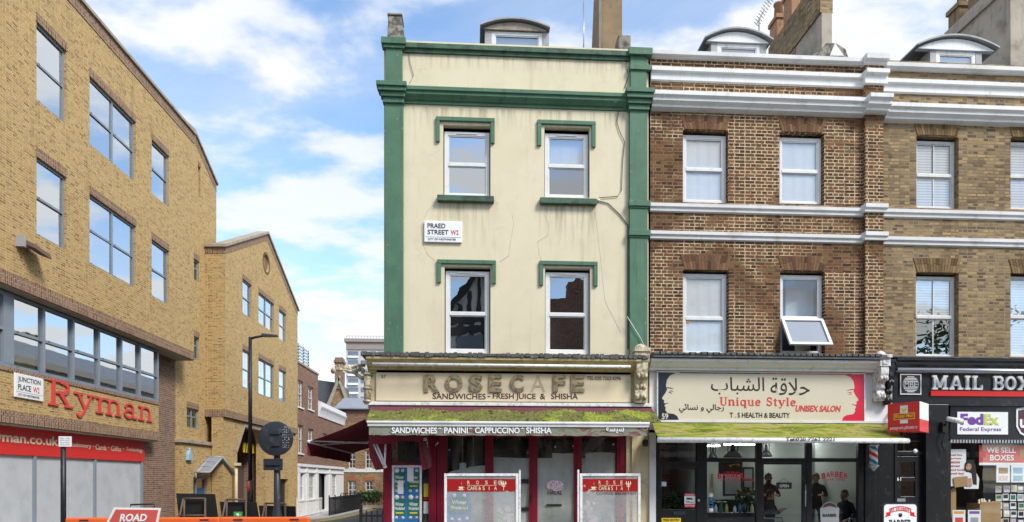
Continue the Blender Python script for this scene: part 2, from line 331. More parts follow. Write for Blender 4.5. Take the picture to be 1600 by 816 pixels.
plain('salon_cream', (0.63, 0.565, 0.425), 0.3, 0.08, 1.5)
plain('lead_roof', (0.36, 0.36, 0.36), 0.6, 0.5, 3.0, dirt=(0.12, 0.115, 0.11), dirt_amt=0.5, bumps=0.3, bscale=10)
plain('lead', (0.085, 0.085, 0.082), 0.65, 0.5, 4.0, dirt=(0.30, 0.29, 0.27), dirt_amt=0.6, bumps=0.5, bscale=14)
plain('slate', (0.085, 0.09, 0.10), 0.6, 0.5, 5.0, bumps=0.4, bscale=9, dirt=(0.16, 0.16, 0.16))
plain('grey_slate', (0.24, 0.26, 0.29), 0.6, 0.35, 2.5, bumps=0.3, bscale=6)
plain('cement', (0.42, 0.365, 0.29), 0.9, 0.35, 1.4, dirt=(0.19, 0.155, 0.115), dirt_lo=0.46, dirt_hi=0.7, dirt_amt=0.65, bumps=0.35, bscale=16, streak=((0.15, 0.12, 0.09), 0.5))
plain('cream_cement', (0.62, 0.52, 0.35), 0.9, 0.35, 1.6, dirt=(0.28, 0.2, 0.11), dirt_amt=0.6, bumps=0.3, bscale=16)
plain('brown_cement', (0.27, 0.19, 0.105), 0.9, 0.5, 1.8, dirt=(0.10, 0.07, 0.045), dirt_amt=0.7, bumps=0.4, bscale=16, streak=((0.07, 0.05, 0.035), 0.6))
plain('old_stone', (0.28, 0.255, 0.20), 0.9, 0.5, 4.0, dirt=(0.055, 0.05, 0.045), dirt_lo=0.45, dirt_hi=0.6, dirt_amt=0.85, bumps=0.7, bscale=12)
plain('coping_stone', (0.36, 0.31, 0.235), 0.85, 0.4, 2.5, dirt=(0.13, 0.105, 0.08), dirt_amt=0.7, bumps=0.3, bscale=12)
plain('terracotta', (0.40, 0.22, 0.12), 0.85, 0.4, 4.0, dirt=(0.10, 0.07, 0.05), dirt_amt=0.6)
plain('old_wood', (0.36, 0.31, 0.24), 0.8, 0.6, 6.0, dirt=(0.10, 0.085, 0.065), dirt_amt=0.7, bumps=0.4, bscale=20)
plain('shop_red', (0.205, 0.008, 0.024), 0.35, 0.25, 3.0, dirt=(0.08, 0.01, 0.016), dirt_amt=0.5, bumps=0.06, bscale=10)
plain('burgundy_cloth', (0.21, 0.020, 0.038), 0.85, 0.35, 3.5, dirt=(0.045, 0.012, 0.014), dirt_amt=0.6, bumps=0.2, bscale=10)
plain('burgundy_faded', (0.14, 0.038, 0.05), 0.85, 0.4, 5.0, dirt=(0.09, 0.05, 0.045), dirt_amt=0.6)
plain('shop_black', (0.012, 0.012, 0.013), 0.28, 0.4, 3.0, dirt=(0.05, 0.05, 0.052), dirt_lo=0.55, dirt_hi=0.7, dirt_amt=0.7, bumps=0.06, bscale=9, spec=0.5)
plain('black_metal', (0.014, 0.015, 0.017), 0.45, 0.3, 5.0, dirt=(0.05, 0.05, 0.05), dirt_amt=0.4)
plain('dark_grey_metal', (0.024, 0.028, 0.035), 0.4, 0.35, 4.0, dirt=(0.09, 0.09, 0.10), dirt_amt=0.6)
plain('steel', (0.42, 0.44, 0.46), 0.35, 0.2, 4.0, metal=0.7)
plain('white_metal', (0.76, 0.76, 0.75), 0.4, 0.2, 6.0, dirt=(0.28, 0.26, 0.23), dirt_lo=0.5, dirt_hi=0.68, dirt_amt=0.6)
plain('brown_metal', (0.13, 0.085, 0.065), 0.6, 0.4, 6.0)
plain('board_black', (0.011, 0.010, 0.010), 0.7, 0.3, 4.0, dirt=(0.04, 0.035, 0.03), dirt_amt=0.5)
plain('orange_plastic', (0.78, 0.125, 0.02), 0.45, 0.25, 3.0, dirt=(0.40, 0.085, 0.03), dirt_amt=0.6)
plain('red_sign', (0.62, 0.035, 0.03), 0.35, 0.12, 2.0)
plain('faded_red_sign', (0.60, 0.10, 0.08), 0.4, 0.2, 2.5)
plain('red_letter', (0.62, 0.065, 0.05), 0.4, 0.1, 2.0)
plain('salon_red', (0.62, 0.025, 0.055), 0.3, 0.08, 2.0)
plain('salon_navy', (0.022, 0.028, 0.042), 0.3, 0.2, 2.0)
plain('post_red', (0.66, 0.022, 0.018), 0.3, 0.05, 2.0)
plain('print_white', (0.80, 0.80, 0.79), 0.4, 0.06, 3.0)
plain('print_cream', (0.68, 0.605, 0.43), 0.45, 0.06, 3.0)
plain('print_black', (0.018, 0.017, 0.017), 0.45, 0.1, 3.0)
plain('print_brown', (0.085, 0.03, 0.03), 0.45, 0.1, 3.0)
plain('print_grey', (0.33, 0.34, 0.35), 0.45, 0.1, 3.0)
plain('print_yellow', (0.80, 0.58, 0.03), 0.4, 0.1, 3.0)
plain('print_orange', (0.80, 0.30, 0.02), 0.4, 0.1, 3.0)
plain('print_green', (0.02, 0.16, 0.10), 0.4, 0.1, 3.0)
plain('print_blue', (0.03, 0.17, 0.38), 0.4, 0.3, 9.0, dirt=(0.05, 0.32, 0.46), dirt_amt=0.8)
plain('print_purple', (0.17, 0.06, 0.30), 0.4, 0.05, 3.0)
plain('print_lime', (0.52, 0.56, 0.14), 0.4, 0.05, 3.0)
plain('print_pink', (0.66, 0.30, 0.34), 0.4, 0.5, 24.0, dirt=(0.70, 0.72, 0.78), dirt_lo=0.45, dirt_hi=0.55, dirt_amt=0.95)
plain('print_sky', (0.28, 0.48, 0.62), 0.4, 0.3, 8.0)
plain('gilt', (0.58, 0.45, 0.26), 0.3, 0.45, 7.0, metal=0.55, dirt=(0.17, 0.125, 0.075), dirt_lo=0.46, dirt_hi=0.62, dirt_amt=0.7)
plain('ghost_letter', (0.52, 0.42, 0.27), 0.6, 0.4, 9.0, dirt=(0.25, 0.19, 0.12), dirt_amt=0.6)
plain('grey_board', (0.50, 0.52, 0.535), 0.28, 0.25, 0.8, dirt=(0.36, 0.38, 0.40), dirt_lo=0.42, dirt_hi=0.7, dirt_amt=0.6)
plain('white_wash', (0.55, 0.56, 0.53), 0.75, 0.3, 1.6, dirt=(0.34, 0.36, 0.31), dirt_lo=0.52, dirt_hi=0.72, dirt_amt=0.7, bumps=0.15, bscale=5)
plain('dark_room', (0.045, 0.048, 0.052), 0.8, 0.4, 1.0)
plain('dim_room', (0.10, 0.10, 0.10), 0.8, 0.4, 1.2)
plain('white_room', (0.62, 0.66, 0.62), 0.6, 0.08, 1.0)
plain('tile_floor', (0.22, 0.21, 0.19), 0.35, 0.3, 2.0)
plain('net_curtain', (0.62, 0.63, 0.63), 0.85, 0.2, 2.4, dirt=(0.55, 0.56, 0.55), dirt_amt=0.5)
plain('paper_blind', (0.60, 0.61, 0.60), 0.85, 0.2, 3.0, dirt=(0.48, 0.49, 0.48), dirt_amt=0.5, bumps=0.5, bscale=4)
plain('navy_curtain', (0.03, 0.05, 0.12), 0.85, 0.3, 4.0)
plain('cardboard', (0.40, 0.25, 0.11), 0.8, 0.25, 4.0)
plain('tudor_white', (0.70, 0.69, 0.66), 0.8, 0.15, 2.0)
plain('tudor_black', (0.02, 0.018, 0.016), 0.6, 0.2, 3.0)
plain('roof_tile_red', (0.36, 0.12, 0.065), 0.8, 0.4, 3.0, bumps=0.4, bscale=8)
plain('tower_concrete', (0.50, 0.50, 0.50), 0.8, 0.15, 0.1)
plain('tower_brown', (0.30, 0.25, 0.22), 0.8, 0.15, 0.2)
plain('tower_window', (0.16, 0.19, 0.23), 0.25, 0.4, 0.25)
plain('skin', (0.50, 0.29, 0.19), 0.5, 0.15, 6.0)
plain('dark_hair', (0.015, 0.011, 0.009), 0.5, 0.3, 20.0)
plain('maroon_shirt', (0.075, 0.025, 0.022), 0.85, 0.3, 9.0)
plain('black_cloth', (0.014, 0.014, 0.017), 0.85, 0.3, 9.0)
plain('check_cloth', (0.05, 0.05, 0.045), 0.85, 0.8, 26.0)
plain('light_blue_cloth', (0.34, 0.46, 0.58), 0.85, 0.3, 9.0)
plain('trouser_cloth', (0.025, 0.028, 0.04), 0.85, 0.3, 9.0)
plain('leather', (0.014, 0.013, 0.013), 0.35, 0.3, 9.0)
plain('bell_blue', (0.30, 0.48, 0.62), 0.35, 0.2, 6.0)
plain('height_yellow', (0.75, 0.55, 0.02), 0.45, 0.2, 3.0)
plain('gate_brown', (0.105, 0.068, 0.055), 0.7, 0.3, 3.0)
plain('car_blue', (0.012, 0.018, 0.045), 0.15, 0.1, 2.0, spec=0.7)
plain('rubber', (0.012, 0.012, 0.012), 0.8, 0.3, 6.0)
plain('crack_line', (0.40, 0.355, 0.26), 0.9, 0.4, 6.0)
plain('wire_dark', (0.055, 0.045, 0.035), 0.7, 0.3, 6.0)
# road, pavement, ground
t = Nt('asphalt'); v = t.ob(); c = t.mix(0.6, (0.075, 0.074, 0.073), t.ramp(t.noise(v, 60, 4, 0.7), [(0.3, (0.5, 0.5, 0.5)), (0.7, (1.5, 1.5, 1.5))]), 'MULTIPLY'); c = t.mix(t.noise(v, 0.4, 5, 0.6, 0.5, 0.7), c, (0.085, 0.083, 0.08)); t.bsdf(c, 0.85, t.bump(t.noise(v, 90, 3), 0.004))
t = Nt('paving'); b = t.n('ShaderNodeTexBrick', {'Vector': t.ob(), 'Color1': (0.38, 0.37, 0.35), 'Color2': (0.45, 0.44, 0.42), 'Mortar': (0.12, 0.115, 0.11), 'Scale': 1.0, 'Mortar Size': 0.008, 'Brick Width': 0.9, 'Row Height': 0.6}); c = t.mix(0.4, b.outputs[0], t.ramp(t.noise(t.ob(), 2.5, 6, 0.7), [(0.3, (0.55, 0.55, 0.55)), (0.7, (1.15, 1.15, 1.15))]), 'MULTIPLY'); t.bsdf(c, 0.8, t.bump(b.outputs[1], 0.004, -0.6))
plain('kerb_stone', (0.36, 0.35, 0.33), 0.8, 0.35, 3.0, bumps=0.2, bscale=20)
# single bricks of a flat arch: each wedge takes its own tone from where it sits
def wedge(name, stops):
    t = Nt(name); g = t.n('ShaderNodeNewGeometry'); c = t.ramp(g.outputs['Random Per Island'], stops)
    c = t.mix(0.5, c, t.ramp(t.noise(t.ob(), 45, 4, 0.6), [(0.25, (0.45, 0.42, 0.4)), (0.75, (1.15, 1.1, 1.05))]), 'MULTIPLY'); t.bsdf(c, 0.88, t.bump(t.noise(t.ob(), 60, 4), 0.004), spec=0.2)
wedge('rust_wedge', [(0, (0.08, 0.042, 0.03)), (0.4, (0.19, 0.10, 0.052)), (0.8, (0.26, 0.15, 0.075)), (1, (0.14, 0.07, 0.042))])
wedge('stock_wedge', [(0, (0.10, 0.066, 0.04)), (0.4, (0.22, 0.14, 0.066)), (0.8, (0.31, 0.21, 0.10)), (1, (0.16, 0.11, 0.062))])
plain('cream_mortar', (0.60, 0.48, 0.30), 0.9, 0.5, 14.0); plain('brown_mortar', (0.24, 0.17, 0.09), 0.9, 0.4, 14.0)
# moss and algae on the awnings
t = Nt('moss'); v = t.ob(); c = t.ramp(t.noise(v, 9, 9, 0.8), [(0.36, (0.02, 0.026, 0.010)), (0.44, (0.085, 0.095, 0.03)), (0.50, (0.21, 0.225, 0.055)), (0.56, (0.125, 0.095, 0.055)), (0.64, (0.32, 0.29, 0.17))]); c = t.mix(t.noise(v, 2.3, 4, 0.6, 0.5, 0.62), c, t.ramp(t.noise(v, 30, 5, 0.7), [(0.35, (0.10, 0.14, 0.02)), (0.6, (0.36, 0.40, 0.07))])); t.bsdf(c, 0.95, t.bump(t.noise(v, 70, 5, 0.7), 0.02), spec=0.1)
t = Nt('algae_cloth'); v = t.ob(); st = t.noise(t.ob((1.0, 3.4, 3.4)), 1.1, 6, 0.62, dist=0.9); c = t.ramp(st, [(0.30, (0.06, 0.085, 0.010)), (0.43, (0.15, 0.18, 0.018)), (0.50, (0.25, 0.26, 0.04)), (0.56, (0.30, 0.26, 0.10)), (0.62, (0.17, 0.14, 0.06)), (0.72, (0.12, 0.165, 0.015))])
sw = t.noise(t.ob((9, 2, 2)), 1.3, 4, 0.6, 0.55, 0.7, 2.0); c = t.mix(t.mul(sw, 0.6), c, (0.40, 0.36, 0.18)); t.bsdf(c, 0.85, t.bump(t.noise(v, 12, 4), 0.01, 0.4), spec=0.15)
t = Nt('stained_valance'); v = t.ob(); c = t.ramp(t.noise(t.ob((1.2, 1, 3)), 2.4, 6, 0.7, dist=0.8), [(0.25, (0.10, 0.10, 0.07)), (0.5, (0.25, 0.26, 0.20)), (0.62, (0.17, 0.05, 0.05)), (0.75, (0.20, 0.20, 0.15))]); t.bsdf(c, 0.9, spec=0.1)
# foliage
t = Nt('leaf'); g = t.n('ShaderNodeNewGeometry'); c = t.ramp(g.outputs['Random Per Island'], [(0, (0.025, 0.055, 0.012)), (0.5, (0.05, 0.11, 0.02)), (1, (0.10, 0.17, 0.035))]); t.bsdf(c, 0.55, spec=0.3)
# slatted blind
t = Nt('slat_blind'); wv = t.n('ShaderNodeTexWave', {'Vector': t.uv(), 'Scale': 5.0, 'Distortion': 0.0}, wave_type='BANDS', bands_direction='Y'); c = t.ramp(wv.outputs[0], [(0.0, (0.30, 0.31, 0.32)), (0.35, (0.52, 0.53, 0.53)), (1.0, (0.58, 0.58, 0.58))]); t.bsdf(c, 0.6)
# glazing: clear sheet that mirrors the sky and the street
def glass(name, base, tint=(1, 1, 1), rough=0.0, wob=0.02, wscale=1.2, gl=(0.92, 0.95, 0.97), reflection_film=0.0):
    t = Nt(name); n = t.bump(t.noise(t.ob(), wscale, 2, 0.5), 0.1, wob)
    bf = t.n('ShaderNodeNewGeometry').outputs['Backfacing']   # a thin sheet mirrors alike from either face
    ior = t.n('ShaderNodeMapRange', {0: bf, 1: 0.0, 2: 1.0, 3: 1.5, 4: 1 / 1.5}).outputs[0]
    fr = t.n('ShaderNodeFresnel', {'IOR': ior, 'Normal': n}).outputs[0]; f = t.add(fr, base)
    a = t.n('ShaderNodeBsdfTransparent', {0: tint}); b = t.n('ShaderNodeBsdfGlossy', {0: gl, 'Roughness': rough, 'Normal': n})
    x = t.n('ShaderNodeMixShader', {0: f, 1: a.outputs[0], 2: b.outputs[0]})
    if reflection_film:
        g = t.n('ShaderNodeBsdfDiffuse', {0: (0.5, 0.5, 0.47, 1)}); x = t.n('ShaderNodeMixShader', {0: t.mul(t.noise(t.ob((3, 3, 0.8)), 1.6, 6, 0.65, 0.35, 0.75), reflection_film), 1: x.outputs[0], 2: g.outputs[0]})  # pale streaky diffuse film, painted in place of grey street reflections
    t.t.links.new(x.outputs[0], t.o.inputs[0])
glass('office_glass', 0.62, (0.7, 0.78, 0.8), wob=0.012)
glass('house_glass', 0.30, (0.9, 0.92, 0.93), wob=0.03)
glass('curtain_glass', 0.10, (0.95, 0.96, 0.97), wob=0.03)
glass('blue_glass', 0.5, (0.7, 0.75, 0.8), wob=0.02)
glass('shop_glass', 0.02, (0.95, 0.97, 0.97), wob=0.01)
glass('painted_reflection_glass', 0.03, (0.9, 0.92, 0.9), wob=0.02, reflection_film=0.22)  # cafe panes: grey street reflections put into the colour as a film
glass('green_glass', 0.22, (0.25, 0.42, 0.40), wob=0.02)
t = Nt('milky_film'); a = t.n('ShaderNodeBsdfTransparent', {0: (0.95, 0.95, 0.95)}); b = t.n('ShaderNodeBsdfPrincipled', {'Base Color': (0.62, 0.63, 0.63, 1), 'Roughness': 0.2})
x = t.n('ShaderNodeMixShader', {0: t.mr(t.noise(t.ob(), 2.2, 5, 0.65, dist=0.8), 0.25, 0.75, 0.28, 0.42), 1: a.outputs[0], 2: b.outputs[0]}); t.t.links.new(x.outputs[0], t.o.inputs[0])
t = Nt('etched_film'); a = t.n('ShaderNodeBsdfTransparent'); b = t.n('ShaderNodeBsdfPrincipled', {'Base Color': (0.66, 0.62, 0.63, 1), 'Roughness': 0.4})
x = t.n('ShaderNodeMixShader', {0: 0.4, 1: a.outputs[0], 2: b.outputs[0]}); t.t.links.new(x.outputs[0], t.o.inputs[0])
def lamp_mat(name, col, st):
    t = Nt(name); e = t.n('ShaderNodeEmission', {0: (*col, 1), 1: st}); t.t.links.new(e.outputs[0], t.o.inputs[0])
lamp_mat('lit_tube', (0.95, 1.0, 0.97), 14.0)
plain('bright_green', (0.06, 0.45, 0.06), 0.4, 0.1, 3.0)
plain('shop_banner_red', (0.33, 0.012, 0.012), 0.35, 0.15, 3.0)
# ---------------------------------------------------------------- shared builders
def sash_window(parent, P, a0, a1, z0, z1, d=0.10, fw=0.075, mat='white_frame', rail=0.5, glassm='house_glass', blind=None, blind_to=0.0, mid_bar=False, sill=None, vent=False, name='window', open_lower=False, blind_d=0.12):
    m = MB(); zr = z0 + (z1 - z0) * rail; t = 0.05
    m.pbox(P, a0, a0 + fw, z0, z1, d, d + t + .03); m.pbox(P, a1 - fw, a1, z0, z1, d, d + t + .03)
    m.pbox(P, a0 + fw, a1 - fw, z1 - fw, z1, d, d + t + .03); m.pbox(P, a0 + fw, a1 - fw, z0, z0 + fw, d, d + t + .03)
    m.pbox(P, a0 + fw, a1 - fw, zr - .035, zr + .035, d - .006, d + t)
    b = .022                                              # inner beads of each sash
    for y0, y1, dd in ((z0 + fw, zr - .035, .022), (zr + .035, z1 - fw, .012)):
        if open_lower and y0 < zr - .1: continue
        m.pbox(P, a0 + fw, a0 + fw + b, y0, y1, d + dd, d + t); m.pbox(P, a1 - fw - b, a1 - fw, y0, y1, d + dd, d + t)
        m.pbox(P, a0 + fw + b, a1 - fw - b, y0, y0 + b, d + dd, d + t); m.pbox(P, a0 + fw + b, a1 - fw - b, y1 - b, y1, d + dd, d + t)
    if mid_bar:
        am = (a0 + a1) / 2; m.pbox(P, am - .014, am + .014, z0 + fw, zr - .036, d + .028, d + t); m.pbox(P, am - .014, am + .014, zr + .036, z1 - fw, d + .015, d + t)
    if vent: m.pbox(P, a0 + (a1 - a0) * .27, a0 + (a1 - a0) * .73, z1 - .055, z1 - .02, d - .018, d - .001)
    w = m.build(name, mat, parent, bevel=0.006)
    k = 0
    for y0, y1 in ((zr + .035, z1 - fw), (z0 + fw, zr - .035)):
        k += 1
        if open_lower and k == 2: continue
        g = MB(); e = random.uniform(-.004, .004); e2 = random.uniform(-.004, .004)
        g.quad([P(a0 + fw, d + t - .012 + e, y0), P(a1 - fw, d + t - .012 - e, y0), P(a1 - fw, d + t - .012 - e + e2, y1), P(a0 + fw, d + t - .012 + e + e2, y1)])
        g.build('pane', glassm, w)
    if blind:
        g = MB(); zb = z0 + (z1 - z0) * blind_to
        n = 12
        for i in range(n):
            u0, u1 = a0 + (a1 - a0) * i / n, a0 + (a1 - a0) * (i + 1) / n
            dd0, dd1 = (blind_d + d + .003 * math.sin(i * 2.1), blind_d + d + .003 * math.sin((i + 1) * 2.1))
            g.quad([P(u0, dd0, zb), P(u1, dd1, zb), P(u1, dd1, z1), P(u0, dd0, z1)], smooth=True)
        g.build('blind' if blind != 'net_curtain' else 'curtain', blind, w)
    if sill:
        g = MB(); g.pbox(P, a0 - sill[0], a1 + sill[0], z0 - sill[1], z0 - .002, -sill[2], d + .02); g.build('sill', sill[3], w, bevel=.008)
    return w
def flat_arch(parent, P, a0, a1, z0, z1, spread, wm, mm, n=15):
    m = MB(); m.ppoly(P, [(a0, z0), (a1, z0), (a1 + spread, z1), (a0 - spread, z1)], -.008, .05, 1)
    for i in range(n):
        f0, f1 = i / n, (i + 1) / n; g = .0045
        b0, b1 = a0 + (a1 - a0) * f0 + g, a0 + (a1 - a0) * f1 - g
        W = a1 - a0 + 2 * spread; t0, t1 = a0 - spread + W * f0 + g, a0 - spread + W * f1 - g
        cut = random.choice((.45, .5, .55, .6, None))
        if cut:
            mb0, mb1 = b0 + (t0 - b0) * cut, b1 + (t1 - b1) * cut; zc = z0 + (z1 - z0) * cut
            m.ppoly(P, [(b0, z0), (b1, z0), (mb1, zc - g), (mb0, zc - g)], -.018, .04); m.ppoly(P, [(mb0, zc + g), (mb1, zc + g), (t1, z1), (t0, z1)], -.018, .04)
        else: m.ppoly(P, [(b0, z0), (b1, z0), (t1, z1), (t0, z1)], -.018, .04)
    return m.build('flat_arch', [wm, mm], parent)
def corbel(parent, Y, px0, px1, py0, py1, mat, proj=.36, name='corbel'):
    a0, a1, z0, z1 = R(px0, px1, py0, py1, Y - .2); h = z1 - z0; P = front(Y); m = MB()
    # carved console: scrolled profile, swelling at the top, panel block above
    pr = []
    for i in range(33):
        f = i / 32; d = -.05 - proj * (.30 + .62 * f ** 1.5 + .12 * math.sin(f * 9.5 + .6)); pr.append((d, z0 + h * .74 * f))
    pr += [(0, z0 + h * .74), (0, z0)]; m.prof(P, pr, a0 + .03, a1 - .03)
    w = a1 - a0
    for f in (.16, .42, .68):                                # leaves and volutes on the face
        zc = z0 + h * .74 * f; dd = -.05 - proj * (.30 + .62 * f ** 1.5 + .12 * math.sin(f * 9.5 + .6))
        for s in (-1, 0, 1):
            c = P(a0 + w * (.5 + .26 * s), dd - .005, zc - abs(s) * .02); m.lathe(c, [(0.004, -.07), (.035, -.04), (.045, 0), (.03, .045), (.004, .065)], 8)
    m.pbox(P, a0, a1, z0 + h * .745, z0 + h * .93, -proj * 1.05, 0); m.pbox(P, a0 - .02, a1 + .02, z0 + h * .932, z1, -proj * 1.15, 0)
    m.pbox(P, a0 + w * .25, a1 - w * .25, z0 + h * .79, z0 + h * .89, -proj * 1.05 - .015, -proj * 1.04)
    dd = -proj * 1.1; m.lathe(P((a0 + a1) / 2, dd * .45, z1 - .002), [(w * .55, 0), (w * .45, .05), (w * .25, .10), (.01, .12)], 10)
    return m.build(name, mat, parent)
def segment_roof(m, Y0, Y1, cx, half, zb, rise, th, mi=0, n=14):
    top = []; bot = []
    for i in range(n + 1):
        f = -1 + 2 * i / n; x = cx + half * f; z = zb + rise * (1 - f * f); top.append((x, z + th)); bot.append((x, z))
    for i in range(n):
        a, b = bot[i], bot[i + 1]; c, d = top[i + 1], top[i]
        m.hexa([(a[0], Y0, a[1]), (b[0], Y0, b[1]), (b[0], Y1, b[1]), (a[0], Y1, a[1]), (d[0], Y0, d[1]), (c[0], Y0, c[1]), (c[0], Y1, c[1]), (d[0], Y1, d[1])], mi)
def dormer(parent, Y, pxl, pxr, wl, wr, ybot, yspring, ypeak, face, cheek, roofm, pedi=None):
    P = front(Y); x0, x1 = tx(pxl, Y), tx(pxr, Y); w0, w1 = tx(wl, Y), tx(wr, Y); cx = (x0 + x1) / 2
    zb, zs, zp = tz((pxl + pxr) / 2, ybot, Y) - .35, tz((pxl + pxr) / 2, yspring, Y), tz((pxl + pxr) / 2, ypeak, Y)
    m = MB(); m.box(w0 - .16, w0, Y + .05, Y + 2.2, zb, zs); d = m.build('dormer', cheek, parent); m = MB(); m.box(w1, w1 + .16, Y + .05, Y + 2.2, zb, zs); m.build('dormer_cheek', cheek, d)
    m = MB(); n = 12; pts = [(x1 - .05, zs), (x0 + .05, zs)] + [(x0 + .05 + (x1 - x0 - .1) * i / n, zs + .02 + (zp - zs - .10) * (1 - (2 * i / n - 1) ** 2)) for i in range(n + 1)]
    m.ppoly(P, pts, 0, .12); m.build('dormer_pediment', pedi or face, d)
    m = MB(); segment_roof(m, Y - .10, Y + 2.3, cx, (x1 - x0) / 2 + .03, zs + .03, zp - zs - .08, .04); m.build('dormer_roof', roofm, d)
    sash_window(d, P, w0, w1, zb, zs - .01, d=.06, fw=.09, mat=face, glassm='house_glass', blind='paper_blind', rail=.42)
    return d

def words(parent, name, mat, P, rows, d=0.0, depth=.004, Y=None):
    for s, p0, p1, q0, q1, bo in rows:
        b0, b1, y0, y1 = R(p0, p1, q0, q1, Y); m = MB(); m.text(P, s, b0, b1, y0, y1, d, depth, bo); m.build(name, mat, parent)
# ================================================================ CORNER HOUSE WITH THE CAFE
Y0 = 15.2; PT = front(Y0)
XL, XR = tx(600), tx(1016)
cafe = thing('corner_building', 'cream stucco corner house with green pilasters and cornice above a closed red shopfront', 'building', ((XL + XR) / 2, 18, 0))
wins = [(694, 765, 203, 306), (852, 920, 206, 308), (696, 765, 422, 551), (853, 921, 424, 552)]
holes = [R(*q) for q in wins]
holes = [(h[0] - .02, h[1] + .02, h[2] - .01, h[3] + (.10 if i < 2 else .07)) for i, h in enumerate(holes)]
ZT = tz(800, 70); ZS = tz(800, 556)
m = MB(); m.wall(PT, XL, XR, ZS - .3, ZT, holes, .16); m.build('wall', 'cream_stucco', cafe)
m = MB(); m.box(XL, XL + .3, Y0 + .001, 27, -.6, ZT - .02); m.box(XL + .3, XR, 26.7, 27, -.6, ZT - .3); m.build('side_wall', 'buff_brick_far', cafe)
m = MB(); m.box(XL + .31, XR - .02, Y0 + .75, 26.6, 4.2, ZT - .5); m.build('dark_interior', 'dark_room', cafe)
m = MB(); m.hexa([(XL + .05, Y0 + .3, ZT - .35), (XR, Y0 + .3, ZT - .35), (XR, 21, ZT + .9), (XL + .05, 21, ZT + .9), (XL + .05, Y0 + .3, ZT - .2), (XR, Y0 + .3, ZT - .2), (XR, 21, ZT + 1.0), (XL + .05, 21, ZT + 1.0)]); m.build('roof', 'slate', cafe)
# windows, hoods, sills
hoods = [(681, 773, 183, 222), (840, 931, 188, 228), (683, 775, 406, 442), (843, 934, 408, 446)]
for i, (q, hq) in enumerate(zip(wins, hoods)):
    a0, a1, z0, z1 = R(*q)
    gm = ['blue_glass', 'house_glass', 'house_glass', 'house_glass'][i]
    w_ = sash_window(cafe, PT, a0, a1, z0, z1, d=.10, fw=.085, rail=[.5, .5, .48, .48][i], glassm=gm, vent=True,
                     blind=[None, 'net_curtain', None, None][i], blind_to=.5)
    b0, b1, y0, y1 = R(*hq, Y0 - .06); m = MB(); t = .085
    m.pbox(PT, b0, b1, y1 - t, y1, -.06, 0); m.pbox(PT, b0, b0 + t, y0, y1 - t - .001, -.055, 0); m.pbox(PT, b1 - t, b1, y0, y1 - t - .001, -.055, 0)
    m.build('hood', 'green_paint', w_, bevel=.006)
for q in ((683, 772, 305, 314), (844, 933, 309, 318)):
    a0, a1, z0, z1 = R(*q, Y0 - .12); m = MB(); m.pbox(PT, a0, a1, z0, z1, -.12, .06); m.build('window_sill', 'green_paint_worn', cafe, bevel=.01)
# pilasters
def pil(px0, px1, top, yA, yB):
    Yp = Y0 - .10; P = front(Y0); a0, a1 = tx(px0, Yp), tx(px1, Yp); m_ = (px0 + px1) / 2
    m = MB(); m.pbox(P, a0, a1, ZS - .1, tz(m_, yB, Yp), -.10, 0)
    m.pbox(P, a0 + .02, a1 - .02, tz(m_, yA, Yp), tz(m_, top + 14, Yp), -.09, 0); return m, P, a0, a1, m_
m, P, a0, a1, mm = pil(601, 630, 56, 130, 158)
m.pbox(P, a0 - .07, a1 + .06, tz(mm, 66, Y0 - .2), tz(mm, 56, Y0 - .2), -.17, .12); m.pbox(P, a0 - .03, a1 + .03, tz(mm, 71, Y0 - .2), tz(mm, 66, Y0 - .2) - .001, -.13, .08)
for yA, yB, o in ((130, 137, .20), (137, 143, .16), (143, 150, .10), (150, 158, .05)):
    m.pbox(P, a0 - o * .8, a1 + o * .45, tz(mm, yB, Y0 - .2) + .001, tz(mm, yA, Y0 - .2), -.10 - o, 0)
m.build('pilaster', 'green_paint', cafe, bevel=.008)
m, P, a0, a1, mm = pil(984, 1012, 72, 140, 170)
m.pbox(P, a0 - .03, a1 + .10, tz(mm, 83, Y0 - .2), tz(mm, 72, Y0 - .2), -.17, .12); m.pbox(P, a0, a1 + .07, tz(mm, 107, Y0 - .16), tz(mm, 99, Y0 - .16), -.13, 0)
for yA, yB, o in ((140, 147, .20), (147, 154, .16), (154, 161, .10), (161, 169, .05)):
    m.pbox(P, a0 - o * .6, a1 + o * .6, tz(mm, yB, Y0 - .2) + .001, tz(mm, yA, Y0 - .2), -.10 - o, 0)
for y in (313, 359):
    m.pbox(P, a0 - .02, a1 + .05, tz(mm, y + 9, Y0 - .13), tz(mm, y, Y0 - .13), -.15, 0); m.pbox(P, a0 - .005, a1 + .02, tz(mm, y + 12, Y0 - .13), tz(mm, y + 9, Y0 - .13) - .001, -.12, 0)
m.build('pilaster', 'green_paint', cafe, bevel=.008)
# cornice and parapet coping
zc = tz(800, 140, Y0 - .18); cx0, cx1 = tx(631, Y0 - .1), tx(984, Y0 - .1)
m = MB(); m.prof(PT, [(0, zc), (-.20, zc), (-.20, zc - .075), (-.16, zc - .09), (-.16, zc - .15), (-.11, zc - .20), (-.08, zc - .235), (-.04, zc - .25), (-.04, zc - .30), (0, zc - .305)], cx0, cx1); m.build('cornice', 'green_paint', cafe)
zc = tz(800, 72, Y0 - .08); m = MB(); m.prof(PT, [(.25, zc), (-.10, zc - .02), (-.10, zc - .12), (-.05, zc - .13), (-.05, zc - .2), (0, zc - .205), (.25, zc - .2)], cx0, cx1); m.build('coping', 'green_paint_worn', cafe)
